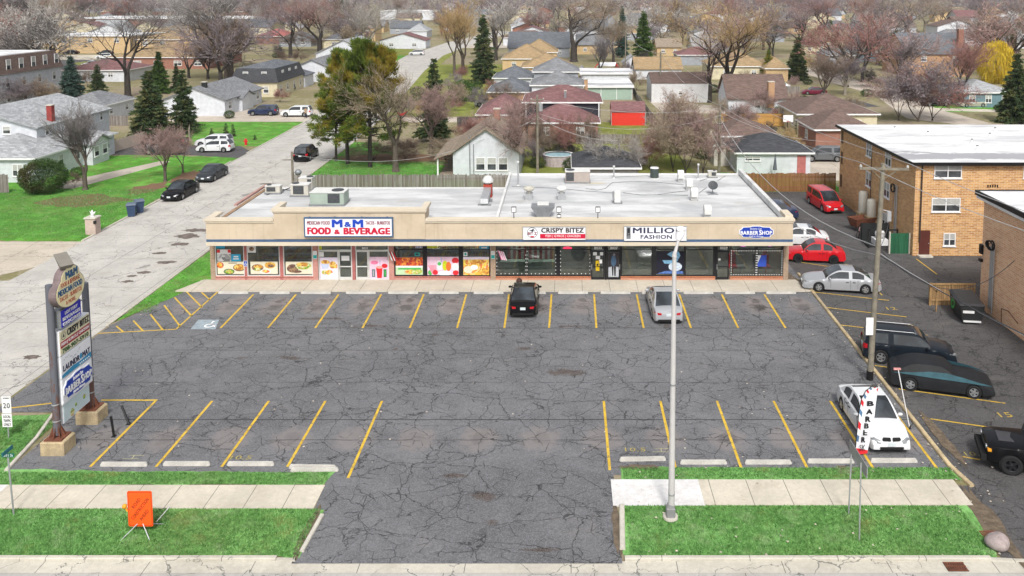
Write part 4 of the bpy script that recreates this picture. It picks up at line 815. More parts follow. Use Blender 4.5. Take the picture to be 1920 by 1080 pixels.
# flood lights on the parapet
for k, (px, dbl) in enumerate(((963.5, 0), (1048, 1), (1121, 0))):
    p = PY(px, 411, YF + .15); t_ = thing('flood_light', ['flood light on the parapet nearest the roof wall', 'double flood light on the parapet above the red and white sign', 'flood light on the parapet right of the double one'][k], 'flood light', (p.x, YF + .15, 4.78), 0, 'flood lights on the parapet')
    b = MB(); b.cyl(0, 0, 0, .45, .025, n=8); obj('post', b, black, t_); b = MB(); b.bevbox(-.16, -.05, .38, .16, .09, .78, .02); (b.bevbox(-.14, -.06, .05, .14, .08, .26, .02) if dbl else None); obj('housing', b, black, t_)
    b = MB(); b.box(-.13, -.065, .42, .13, -.052, .74); (b.box(-.11, -.075, .08, .11, -.062, .23) if dbl else None); obj('lens', b, pwhite, t_)
# half-round vents
for k, (px, py, h) in enumerate(((1276, 341, 1.0), (1292, 356, .95), (1301, 376, 1.0), (1326, 409, .95))):
    p = roofpt(px, py); t_ = thing('gooseneck_vent', f'white hooded roof vent, {["farthest back of four", "second from the back of four", "third from the back beside the dish", "nearest the front parapet"][k]}', 'vent', (p.x, p.y, ZR), 0, 'white hooded roof vents')
    prof = [(0 + .34 * math.cos(a), h - .34 + .34 * math.sin(a)) for a in [PI * j / 10 for j in range(11)]]; pts = [(.34, .02)] + prof + [(-.34, h * .35), (-.1, h * .35), (-.1, .02)]
    b = MB(); b.loft([[(-.24, y, z) for y, z in pts], [(.24, y, z) for y, z in pts]], True, True); obj('hood', b, m_acw, t_, smooth=30); b = MB(); b.box(-.3, -.15, 0, .3, .4, .06); obj('flashing', b, galv, t_)
p = roofpt(1157, 381); t_ = thing('white_roof_unit', 'white boxy roof fan with side duct in the middle of the roof', 'roof fan', (p.x, p.y, ZR)); b = MB(); b.bevbox(-.22, -.2, .1, .25, .25, .95, .06); obj('housing', b, m_acw, t_); b = MB(); b.box(-.34, -.15, .3, -.222, .2, .85); b.box(-.3, -.25, 0, .38, .3, .1); obj('bracket', b, galv_d, t_)
p = roofpt(1336, 364); t_ = thing('satellite_dish', 'dark satellite dish on a low stand near the right roof edge', 'satellite dish', (p.x, p.y, ZR)); b = MB(); n = 20
nv = Vector((-.3, -.72, .6)).normalized(); ua = nv.orthogonal().normalized(); va = nv.cross(ua); cc_ = Vector((0, -.1, .75))
b.loft([[tuple(cc_ + nv * (-.08 + .3 * r * r) + ua * r * math.cos(2 * PI * j / n) + va * r * 1.1 * math.sin(2 * PI * j / n)) for j in range(n)] for r in (.001, .15, .28, .36)]); b.loft([[tuple(cc_ + nv * (-.1 + .3 * r * r) + ua * r * math.cos(2 * PI * j / n) + va * r * 1.1 * math.sin(2 * PI * j / n)) for j in range(n)] for r in (.36, .28, .15, .001)]); obj('dish', b, mat('dish', (.06, .065, .07), .5, .1), t_, smooth=50)
b = MB(); b.tube((0, 0, 0), (0, -.05, .7), .03); b.tube(tuple(cc_), tuple(cc_ + nv * .45), .015); b.box(-.4, -.25, 0, .4, -.15, .05); b.box(-.4, .2, 0, .4, .3, .05); obj('stand', b, galv_d, t_)
p = roofpt(907, 382); t_ = thing('grease_duct_fan', 'rusty red roof duct with white mushroom fan and metal chute', 'exhaust duct', (p.x + .1, p.y, ZR)); b = MB(); b.loft([[(-.28, y, z), (.28, y, z), (.28, y + .1, z + .35), (-.28, y + .1, z + .35)] for y, z in ((-.6, .15), (1.9, .45))], True, True); obj('chute', b, galv, t_)
b = MB(); b.box(-.3, 1.95, 0, .35, 2.5, 1.0); obj('duct', b, mat('red_duct', (.32, .05, .03), .8, .3, 3), t_); b = MB(); b.loft([[(.02 + r * math.cos(2 * PI * j / 18), 2.22 + r * math.sin(2 * PI * j / 18), z) for j in range(18)] for r, z in ((.2, 1.0), (.42, 1.15), (.42, 1.35), (.25, 1.6), (.02, 1.66))], True, True); obj('fan', b, m_acw, t_, smooth=35); b = MB(); b.box(-.5, -.5, 0, .5, -.4, .1); b.box(-.3, .6, 0, .5, .7, .2); obj('skid', b, galv_d, t_)
for k, (px, py, h) in enumerate(((971.5, 348, 1.9), (1151, 334, .95), (1309, 336, 1.2))):
    p = roofpt(px, py); t_ = thing('vent_pipe', ['tallest white vent pipe near the roof wall', 'white vent pipe at the back middle of the roof', 'white vent pipe at the back right of the roof'][k], 'vent pipe', (p.x, p.y, ZR), 0, 'white vent pipes'); b = MB(); b.cyl(0, 0, 0, h, .06, n=10); obj('pipe', b, galv, t_, smooth=40); b = MB(); b.cyl(0, 0, h, h + .12, .1, n=10); b.cyl(0, 0, 0, .08, .12, .07, n=10); obj('cap', b, m_acw, t_, smooth=40)
cb = MB()
def zpath(pts, z=ZR + .03): return [(*roofpt(a, c_).xy, z) for a, c_ in pts]
for pts in ([(960, 350), (985, 351), (1050, 354), (1100, 359), (1148, 362)], [(1098, 354), (1120, 357), (1135, 354), (1148, 343), (1180, 341), (1230, 342), (1282, 347)], [(1168, 362), (1200, 366), (1230, 366), (1262, 366), (1290, 367)], [(1230, 366), (1265, 361), (1290, 358)], [(1310, 363), (1325, 352)], [(1150, 333), (1180, 331), (1215, 330)], [(1345, 340), (1360, 330)], [(1312, 340), (1325, 336)]): cb.path(zpath(pts), .022, 4)
tag(obj('roof_cable', cb, galv_d), 'grey cables snaking over the right flat roof', 'cable')
cb = MB()
for pts in ([(500, 366), (530, 356), (560, 358)], [(525, 360), (545, 352), (560, 346)]): cb.path(zpath(pts), .03, 4)
tag(obj('roof_cable', cb, dark), 'dark pipes between the rooftop units on the left roof', 'cable')
# litter bin on the shop walk in front of the black car
t_ = thing('litter_bin', 'dark brown domed bin on the shop walk in front of the black hatchback', 'bin', (-3.1, 55.2, .11)); b = MB(); b.cyl(0, 0, 0, .5, .17, .2, n=16); obj('body', b, mat('bin_brown', (.07, .03, .02), .5, .2), t_, smooth=30); b = MB(); b.sphere((0, 0, .5), .21, 16, 8, 1.0); obj('lid', b, mat('bin_lid', (.05, .02, .015), .5, .2), t_, smooth=60)
# ================================================================ pylon sign
PX_, PYa, PYb = -22.15, 35.25, 37.9
py_ = thing('pylon_sign', 'tall two-post sign tower with stacked shop panels on concrete blocks', 'sign tower', (PX_, PYa, 0))
m_pole = mat('rusty_grey_post', (.2, .2, .22), .7, .3, 2, metal=.2); t = NT('post_rusting'); c = t.co(); z = t.xyz(c)[2]
m_pole = t.done(t.mix(t.step(t.math('ADD', t.noise(t.vm('MULTIPLY', c, (3, 3, 1)), 1.2, 5, .7), t.math('MULTIPLY', z, -.035)), .38, .5), (.115, .12, .14), (.13, .07, .055)), .8, .3)
m_block = mat('block_concrete', (.42, .33, .2), .9, .3, 1.8, bump=.4, dirt=.5)
for k, (y, h) in enumerate(((0, 7.45), (2.65, 6.6))):
    b = MB(); b.cyl(0, y, .75, h, .155, .15, n=16); pl = obj('post', b, m_pole, py_, smooth=40)
    b = MB(); b.bevbox(-.52, y - .48, 0, .52, y + .48, .62, .05); obj('concrete_block', b, m_block, py_)
    b = MB()
    for j in range(8): a = 2 * PI * j / 8; b.add([(.15 * math.cos(a), y + .15 * math.sin(a), 1.15), (.36 * math.cos(a), y + .36 * math.sin(a), .66), (.15 * math.cos(a), y + .15 * math.sin(a), .66), (.15 * math.cos(a) - .02 * math.sin(a), y + .15 * math.sin(a) + .02 * math.cos(a), 1.15), (.36 * math.cos(a) - .02 * math.sin(a), y + .36 * math.sin(a) + .02 * math.cos(a), .66), (.15 * math.cos(a) - .02 * math.sin(a), y + .15 * math.sin(a) + .02 * math.cos(a), .66)], [(0, 1, 2), (5, 4, 3), (0, 3, 4, 1), (1, 4, 5, 2)])
    b.box(-.38, y - .38, .62, .38, y + .38, .68); obj('base_plate', b, rust, py_)
    b = MB()
    for z in (1.35, 2.1): b.loft([[(r * math.cos(2 * PI * j / 14), y + r * math.sin(2 * PI * j / 14), z + dz) for j in range(14)] for r, dz in ((.165, 0), (.172, .03), (.165, .06))])
    obj('strap', b, galv, pl)
# cloud cabinet: main disc with a smaller lobe to its upper left and right
cl_ = []
cyc, czc = .84, 7.1
def cloud(sc=1.0):
    pts = []
    for k in range(72):
        a = 2 * PI * k / 72; u, v = math.cos(a), math.sin(a); best = 0
        for (cu, cv, r) in ((0, -.2, 1.02), (.02, .62, .66)):
            bq = u * cu + v * cv; disc = bq * bq - (cu * cu + cv * cv - r * r)
            if disc > 0: best = max(best, bq + math.sqrt(disc))
        pts.append((cyc + u * best * 1.06 * sc, czc + v * best * .72 * sc))
    return pts
cream2 = mat('sign_cream', (.8, .72, .44), .5, .05, 1); navy2 = mat('sign_teal_ink', (.02, .1, .22), .5, 0); brick_ink = mat('sign_red_ink', (.36, .06, .03), .5, 0)
b = MB(); plate(b, cloud(1), (0, 0, 0), EAST, .1, .42); b.add([(.1, u, v) for u, v in cloud(1)], [tuple(range(72))[::-1]]); cab = obj('cloud_cabinet', b, mat('cabinet_brown', (.17, .13, .13), .7, .25, 2), py_)
b = MB(); plate(b, cloud(.965), (0, 0, 0), EAST, .42, .432); obj('face', b, cream2, cab)
E = (.432, cyc, czc)
for s__, u, v, hw_, hh, m, bo in (('M&M', .12, .56, .5, .17, navy2, .04), ('FOOD & BEVERAGE', .0, .23, .78, .1, brick_ink, .02), ('MEXICAN FOOD', -.03, -.06, 1.0, .13, navy2, .03), ('TACOS - BURRITOS', -.02, -.35, .92, .1, brick_ink, .02), ('& MORE..', -.02, -.62, .42, .085, brick_ink, .02)):
    text(s__, E, EAST, u * .9 - hw_ * .9, v - hh, u * .9 + hw_ * .9, v + hh, m, cab, bold=bo)
m_lot_blue = mat('lottery_blue', (.015, .02, .42), .5, .1, 2)
b = MB(); plate(b, rect(.22, 5.42, 1.74, 6.2), (0, 0, 0), EAST, -.15, .3); lb = obj('lottery_cabinet', b, galv_d, py_); b = MB(); plate(b, rect(.24, 5.44, 1.72, 6.18), (0, 0, 0), EAST, .3, .312); obj('face', b, m_lot_blue, lb)
for k, s__ in enumerate(('LOTTERY', 'BEVERAGES', 'GROCERIES')): text(s__, (.312, .98, 5.81), EAST, -.66 if k else -.48, .12 - k * .23, .66 if k else .48, .27 - k * .23, white_ink, lb, bold=.035)
b = MB(); b.tube((0, 0, 5.9), (0, .3, 5.9), .03); b.tube((0, 1.7, 5.9), (0, 2.65, 5.9), .03); b.tube((0, 0, 5.5), (0, .3, 5.5), .03); obj('bracket', b, galv_d, py_)
y0, y1 = .17, 2.5
def panel(z0, z1, m, name, d0=.05, d1=.22, ya=y0, yb=y1): b = MB(); plate(b, rect(ya, z0, yb, z1), (0, 0, 0), EAST, -.15, d1 - .012); q = obj(name, b, sign_white, py_); b = MB(); plate(b, rect(ya + .03, z0 + .03, yb - .03, z1 - .03), (0, 0, 0), EAST, d1 - .012, d1); obj('face', b, m, q); return q
cr = panel(4.17, 5.27, mat('panel_cream', (.7, .65, .45), .5, .05), 'chicken_panel'); YM = (y0 + y1) / 2
text('CRISPY BITEZ', (.22, YM, 0), EAST, -.6, 4.88, 1.1, 5.18, blk_ink, cr, bold=.03); b = MB(); plate(b, rect(-1.12, 4.5, 1.12, 4.78), (.22, YM, 0), EAST, 0, .006); obj('red_band', b, mat('maroon', (.33, .02, .04), .5, .05), cr)
text('FISH | GYROS | CHICKEN', (.226, YM, 0), EAST, -1.05, 4.55, 1.05, 4.72, white_ink, cr, bold=.02); text('708-907-5910', (.22, YM, 0), EAST, -1.0, 4.24, 1.0, 4.44, mat('dark_green_ink', (.03, .09, .03), .5, 0), cr, bold=.035)
b = MB(); O = Vector((.22, YM - .87, 5.0)); b.loft([[tuple(O + Vector((.006, r * math.cos(2 * PI * k / 20), r * math.sin(2 * PI * k / 20)))) for k in range(20)] for r in (.15, .17)]); plate(b, [(-.08, -.06), (.08, -.06), (.02, .1)], O, EAST, 0, .006); obj('emblem', b, blk_ink, cr)
la = panel(3.14, 4.14, sign_white, 'laundry_panel'); text('LAUNDR', (.22, YM, 0), EAST, -1.02, 3.42, .22, 3.68, mat('navy_ink', (.03, .03, .07), .5, 0), la, bold=.03); text('MAT', (.22, YM, 0), EAST, .45, 3.42, 1.05, 3.68, mat('navy_ink', (.03, .03, .07), .5, 0), la, bold=.03)
b = MB(); plate(b, [(-1.13, 3.17), (1.13, 3.17), (1.13, 3.42), (.3, 3.36), (-.3, 3.4), (-1.13, 3.3)], (.22, YM, 0), EAST, 0, .004); plate(b, ell(.33, 3.56, .1, .14, 14), (.22, YM, 0), EAST, 0, .006); obj('wave', b, mat('laundry_blue', (.03, .25, .45), .5, .05), la)
for k in range(12): b = MB(); plate(b, ell(-.9 + k * .11 + random.uniform(-.03, .03), 3.83 + .1 * math.sin(k * .7) + random.uniform(0, .1), .03, .035, 6), (.22, YM, 0), EAST, 0, .006); obj('bubble', b, mat('bubble_grey', (.4, .42, .48), .5, .1), la)
for k in range(6): text('o', (.22, YM, 0), EAST, .2 + k * .14, 3.22, .26 + k * .14, 3.28, white_ink, la, bold=.03, n0=.005)
ba = panel(1.98, 3.11, sign_white, 'barber_panel'); barber_badge(ba, Vector((.2, YM, 2.55)), EAST, 1.12, .5, .02)
dr = panel(1.1, 1.94, mat('banner_pale', (.55, .66, .68), .5, .05), 'lower_banner', ya=.25, yb=2.3, d1=.16)
for u, v, r, in ((1.85, 1.55, .1), (.9, 1.3, .16), (1.2, 1.5, .08)): b = MB(); plate(b, ell(u, v, r, r * 1.1, 10), (.16, 0, 0), EAST, 0, .004); obj('fruit_print', b, F_grn, dr)
b = MB(); b.tube((.1, .75, 7.9), (.15, .7, 8.2), .05); obj('lamp_bracket', b, galv, py_)
b = MB(); vs = [(-.32, -.2, 0), (.3, -.25, .0), (.3, .25, .0), (-.32, .25, .0), (-.36, -.3, .3), (.36, -.3, .3), (.36, .3, .3), (-.36, .3, .3)]
M_ = Matrix.Translation((.2, .75, 8.15)) @ Matrix.Rotation(R(-40), 4, 'Z') @ Matrix.Rotation(R(28), 4, 'Y'); b.add([M_ @ Vector((v[0] * 1.2, v[1] * .9, v[2] * .8)) for v in vs], [(0, 3, 2, 1), (4, 5, 6, 7), (0, 1, 5, 4), (1, 2, 6, 5), (2, 3, 7, 6), (3, 0, 4, 7)]); obj('lamp_housing', b, mat('lamp_taupe', (.2, .185, .16), .6, .1), py_)
# two leaning black stubs of cut posts
for k, (px, py, dx, dy, h) in enumerate(((214, 819, -.1, .0, .95), (242, 796, -.45, .28, .75))):
    p = G(px, py); b = MB(); b.tube((0, 0, 0), (dx, dy, h), .055, .055, 8); b.box(-.09, -.09, 0, .09, .09, .03); tag(obj('bollard_stub', b, black, None, (p.x, p.y, .02)), ['upright thin black steel post in the corner bay', 'black steel post leaning far over beside the yellow line'][k], 'post', 'black posts in the corner bay')
# ================================================================ small signs on the verge
p = G(26, 966); t_ = thing('street_name_sign', 'green crossed street name blades on a thin pole at the left verge', 'street sign', (p.x, p.y, 0)); top = PY(15, 858, p.y); tx = top.x - p.x
b = MB(); b.tube((0, 0, 0), (tx, 0, top.z), .032); obj('pole', b, galv, t_); m_gs = mat('sign_green', (.01, .13, .09), .5, .05)
b = MB(); b.box(tx - .24, -.012, top.z + .02, tx + .24, .012, top.z + .17); bl_ = obj('blade', b, m_gs, t_); text('8031 St', (tx, -.013, top.z + .095), FRONT, -.2, -.05, .2, .05, white_ink, bl_, bold=.01, d=.004)
b = MB(); b.box(tx - .012, -.3, top.z + .2, tx + .012, .3, top.z + .35); bl_ = obj('blade', b, mat('sign_bluegreen', (.02, .14, .17), .5, .05), t_)
p = G(16, 823); t_ = thing('speed_limit_sign', 'white 20 speed limit plate above a LOCAL TRAFFIC ONLY plate at the left edge', 'street sign', (p.x, p.y, 0)); s0 = PY(12, 743, p.y); s1 = PY(14, 800, p.y)
b = MB(); b.box(-.02, 0, 0, .03, .03, s0.z); obj('pole', b, galv, t_); z1 = s0.z; zm = PY(12, 775, p.y).z; z0 = s1.z; cx0 = s0.x - p.x
b = MB(); b.box(cx0 - .21, -.03, zm + .02, cx0 + .2, -.015, z1); q = obj('speed_plate', b, white, t_); text('20', (cx0, -.03, (z1 + zm) / 2), FRONT, -.15, -.14, .15, .1, blk_ink, q, bold=.02); text('SPEED', (cx0, -.03, z1), FRONT, -.14, -.1, .14, -.05, blk_ink, q, bold=.0)
zc = PY(14, 781, p.y).z; b = MB(); b.box(cx0 - .24, -.03, z0, cx0 + .2, -.015, zm - .01); q = obj('local_plate', b, white, t_)
for k, s__ in enumerate(('LOCAL', 'TRAFFIC', 'ONLY')): hh = (zm - z0) / 3.4; text(s__, (cx0, -.03, zm - .05 - hh * k), FRONT, -.17, -hh * .8, .15, -hh * .15, blk_ink, q, bold=.015)
# road works sign
p = G(264, 1003); t_ = thing('road_works_sign', 'orange ROAD CONSTRUCTION AHEAD sign on a folding stand on the grass', 'road sign', (p.x, p.y, .03)); a = PY(243, 987, p.y); c_ = PY(286, 921, p.y); W = (c_.x - a.x) / 2; z0, z1 = a.z - .03, c_.z - .03
m_or = mat('sign_orange', (.85, .1, .01), .5, .04); rr = [(-W + .04, z0), (W - .04, z0), (W, z0 + .04), (W, z1 - .04), (W - .04, z1), (-W + .04, z1), (-W, z1 - .04), (-W, z0 + .04)]; O = (.02, 0, 0)
b = MB(); plate(b, rr, O, FRONT, -.02, 0); b.add([(u + .02, .02, v) for u, v in rr], [tuple(range(8))[::-1]]); sp = obj('sign_plate', b, m_or, t_)
b = MB(); i1 = [(u * .95, (v - (z0 + z1) / 2) * .96 + (z0 + z1) / 2) for u, v in rr]; i2 = [(u * .91, (v - (z0 + z1) / 2) * .93 + (z0 + z1) / 2) for u, v in rr]; b.loft([[(u + .02, -.004, v) for u, v in i1], [(u + .02, -.004, v) for u, v in i2]]); obj('border', b, mat('orange_dark', (.4, .03, .01), .5, .1), sp)
zc = (z0 + z1) / 2; 
for s__, du, dv, hw_ in (('ROAD', -.13, .22, .22), ('CONSTRUCTION', .0, .0, .5), ('AHEAD', .14, -.24, .24)): text(s__, (.02 + du, -.001, zc + dv), FRONT, -hw_, -.065, hw_, .065, mat('faded_ink', (.12, .02, .01), .6, .3), sp, bold=.0, rot=R(52), d=.006)
b = MB(); b.tube((-.1, .0, z0 + .1), (-.55, -.35, 0), .018); b.tube((.1, 0, z0 + .1), (.5, -.35, 0), .018); b.tube((-.1, .02, z0 + .1), (-.4, .7, 0), .018); b.tube((.1, .02, z0 + .1), (.6, .6, 0), .018); b.tube((.42, .35, .25), (.75, .75, .6), .014); b.tube((0, .03, z0), (0, .03, z1), .02); obj('stand', b, galv, t_)
b = MB(); b.sphere((-W - .09, 0, zc + .1), .09, 10, 6); b.tube((-W - .09, 0, zc + .1), (-W, .01, zc - .1), .03); obj('flasher', b, mat('amber', (.7, .3, .02), .3, .1), t_, smooth=50)
# edge-on two-post sign
a, c_ = G(1591, 965), G(1611, 1015); t_ = thing('two_post_sign', 'plain grey board across two thin posts, seen almost edge-on, on the right verge', 'sign', (c_.x, c_.y, 0)); dy = a.y - c_.y; ta, tc = PY(1597, 842, a.y), PY(1617, 868, c_.y)
b = MB(); b.tube((0, 0, 0), (tc.x - c_.x - .05, 0, tc.z), .028, n=6); obj('post', b, galv, t_); b = MB(); b.tube((a.x - c_.x, dy, 0), (ta.x - c_.x, dy, ta.z), .028, n=6); obj('post', b, galv, t_)
b = MB(); b.box(.1, -.25, tc.z - .45, .125, dy + .05, tc.z + .0); obj('board', b, mat('board_grey', (.3, .31, .31), .5, .1, 2, metal=.3), t_)
# feather flag
p = G(1604, 856); t_ = thing('feather_flag', 'tall white feather flag with striped edge reading BARBER in front of the white sedan', 'feather flag', (p.x, p.y, .03)); zt = PY(1640, 724, p.y).z
def px2(px, py): q = PY(px, py, p.y); return (q.x - p.x, q.z - .03)
edge = [(1604, 854), (1607, 815), (1611, 775), (1616, 748), (1624, 733), (1633, 726), (1647, 725)]; rightp = [(1626, 850), (1631, 830), (1636, 800), (1641, 770), (1645, 745), (1647, 728)]
L_e = [px2(*q) for q in edge]; R_e = [px2(*q) for q in rightp]
b = MB(); b.path([(u - .02, 0, v) for u, v in L_e], .018, 6); b.tube((L_e[0][0] - .02, 0, L_e[0][1]), (0, 0, 0), .02); b.cyl(0, 0, 0, .04, .18, n=10); obj('pole', b, black, t_)
def lerp(P, t): 
    t *= len(P) - 1; i = min(int(t), len(P) - 2); f = t - i; return (P[i][0] * (1 - f) + P[i + 1][0] * f, P[i][1] * (1 - f) + P[i + 1][1] * f)
n = 36; pw, pr_, pb_ = MB(), MB(), MB()
def wav(u, v): return .04 * math.sin(v * 3.1) + .015 * math.sin(u * 9)
for k in range(n):
    for j in range(5):
        q = []
        for tt, s__ in ((k / n, j), (k / n, j + 1), ((k + 1) / n, j + 1), ((k + 1) / n, j)):
            l, r_ = lerp(L_e, tt), lerp(R_e, tt); f = s__ / 5; u, v = l[0] * (1 - f) + r_[0] * f, l[1] * (1 - f) + r_[1] * f; q.append((u, wav(u, v), v))
        q2 = [(x, y + .006, z) for x, y, z in q][::-1]; tgt = pw if j > 0 and not (k > n - 3 or k < 2) else [pr_, pw, pb_, pw][(k // 2) % 4]
        if k > n - 4 and j > 2: tgt = pr_
        tgt.add(q + q2, [(0, 1, 2, 3), (4, 5, 6, 7)])
ck = objm('cloth', [(pw, mat('flag_white', (.7, .7, .74), .7, .05)), (pr_, pred), (pb_, mat('flag_blue', (.08, .16, .28), .7, .1))], t_)
for k, (s__, x, y, w_, h_) in enumerate((('B', 1632, 756.5, 13, 9), ('A', 1629.5, 771, 12, 9), ('R', 1626.5, 784.5, 10, 10), ('B', 1624, 797.5, 9, 9.5), ('E', 1622, 811, 8, 10), ('R', 1619, 825, 8, 10))):
    a = px2(x - w_ / 2, y + h_ / 2); c_ = px2(x + w_ / 2, y - h_ / 2); text(s__, (0, wav(*a) - .012, 0), FRONT, a[0], a[1], c_[0], c_[1], blk_ink, ck, bold=.05, d=.02)
a = px2(1611, 844); c_ = px2(1622, 833); text('SK', (0, -.03, 0), FRONT, a[0], a[1], c_[0], c_[1], blk_ink, ck, bold=.0)
# slim leaning mast by the kerb
p = G(1706, 805); q = PY(1684, 692, p.y + .3); t_ = thing('slim_mast', 'thin pale pole with red and white tip leaning beside the covered car', 'pole', (p.x, p.y, 0)); b = MB(); b.tube((0, 0, 0), (q.x - p.x, .3, q.z), .024, .02, 6); obj('pole', b, white, t_); b = MB(); b.tube((0, 0, 0), (0, 0, .16), .05, .03, 8); obj('base', b, black, t_)
b = MB(); b.box(q.x - p.x - .2, .27, q.z - .03, q.x - p.x + .12, .33, q.z + .05); obj('tip', b, mat('tip_pink', (.65, .3, .28), .6, .3, 9), t_)
# lamp post
p = G(1257, 973); t_ = thing('lamp_post', 'tall pale grey lamp post on the right verge in front of the lot', 'street lamp', (p.x, p.y, 0)); zt = 10.35
b = MB(); b.cyl(0, 0, .06, .14, .29, .28, n=24); obj('footing', b, conc_lt, t_, smooth=40); b = MB(); b.bevbox(-.17, -.17, .14, .17, .17, .5, .03); b.cyl(0, 0, .5, .62, .17, .13, n=16); obj('base_cover', b, mat('base_grey', (.22, .22, .22), .5, .1), t_)
b = MB(); b.cyl(.03, 0, .5, 5.4, .125, .1, n=18); b.cyl(.03, 0, 5.4, zt, .1, .075, n=18); m_lp = mat('lamp_grey', (.46, .45, .44), .5, .06, 1.5); sh = obj('shaft', b, m_lp, t_, smooth=40)
b = MB(); b.cyl(.03, 0, 5.3, 5.36, .118, n=18); b.cyl(.03, 0, .98, 1.02, .13, n=18); obj('collar', b, galv_d, sh, smooth=40)
b = MB(); b.tube((.03, 0, zt - .05), (.25, .55, zt + .35), .07, .05, 10); b.cyl(.03, 0, zt - .12, zt + .05, .1, .06, n=12); obj('arm', b, m_lp, t_, smooth=40)
b = MB(); M_ = Matrix.Translation((.34, .8, zt + .5)) @ Matrix.Rotation(R(-20), 4, 'Z') @ Matrix.Rotation(R(22), 4, 'X'); rg = []
for y, w_, h_ in ((-.4, .07, .06), (-.25, .13, .1), (0, .18, .12), (.28, .17, .11), (.42, .08, .05)): rg.append([tuple(M_ @ Vector((w_ * math.cos(2 * PI * j / 12), y, h_ * math.sin(2 * PI * j / 12)))) for j in range(12)])
b.loft(rg, True, True); obj('luminaire', b, mat('lum_grey', (.55, .55, .56), .5, .1), t_, smooth=50); b = MB(); b.loft([[tuple(M_ @ Vector((.15 * math.cos(2 * PI * j / 16), .12 + .15 * math.sin(2 * PI * j / 16), z))) for j in range(16)] for z in (.1, .17)], True, True); obj('photocell', b, pwhite, t_)
# bin pair at the kerb, mailbox pillar
for k, (px, py) in enumerate(((247, 406), (262, 399))):
    p = G(px, py); t_ = thing('wheelie_bin', ['nearer blue bin at the side street kerb', 'farther blue bin at the side street kerb'][k], 'bin', (p.x, p.y, .01), R(20 + 15 * k), 'blue bins at the kerb'); m_bin = mat('bin_blue', (.035, .06, .12), .5, .15)
    b = MB(); b.loft([[(-w_, -w_ * .9, z), (w_, -w_ * .9, z), (w_, w_ * 1.1, z), (-w_, w_ * 1.1, z)] for w_, z in ((.26, .05), (.36, 1.0), (.4, 1.02), (.4, 1.08))], True, True); obj('body', b, m_bin, t_); b = MB(); b.loft([[(-.42, -.4, 1.08), (.42, -.4, 1.08), (.42, .48, 1.08), (-.42, .48, 1.08)], [(-.38, -.36, 1.17), (.38, -.36, 1.17), (.38, .44, 1.2), (-.38, .44, 1.2)]], True, True); obj('lid', b, mat('lid_blue', (.1, .13, .18), .5, .1), t_)
    for s__ in (-1, 1): b = MB(); b.tube((s__ * .3, .4, .12), (s__ * .36, .4, .12), .12, n=12); obj('wheel', b, dark, t_)
p = G(175, 438); t_ = thing('mailbox_pillar', 'pinkish brick mailbox pillar with small statue on the lawn corner', 'mailbox', (p.x, p.y, 0)); b = MB(); b.box(-.42, -.4, 0, .42, .4, 1.35); obj('pillar', b, brick('pale_brick', (.42, .3, .25), (.5, .37, .32), (.5, .45, .4)), t_); b = MB(); b.bevbox(-.5, -.48, 1.35, .5, .48, 1.45, .03); obj('cap', b, conc_lt, t_)
b = MB(); b.cyl(0, 0, 1.45, 1.52, .14, n=10); b.sphere((0, 0, 1.68), .13, 10, 7, 1.5); b.sphere((0, 0, 1.92), .07, 8, 6); b.add([(0, .02, 1.75), (.28, .06, 1.9), (.1, .05, 1.6), (-.28, .06, 1.9), (-.1, .05, 1.6)], [(0, 1, 2), (0, 4, 3)]); obj('statue', b, pwhite, t_, smooth=50); b = MB(); b.bevbox(.3, -.5, .95, .5, -.3, 1.2); obj('letterbox', b, black, t_)
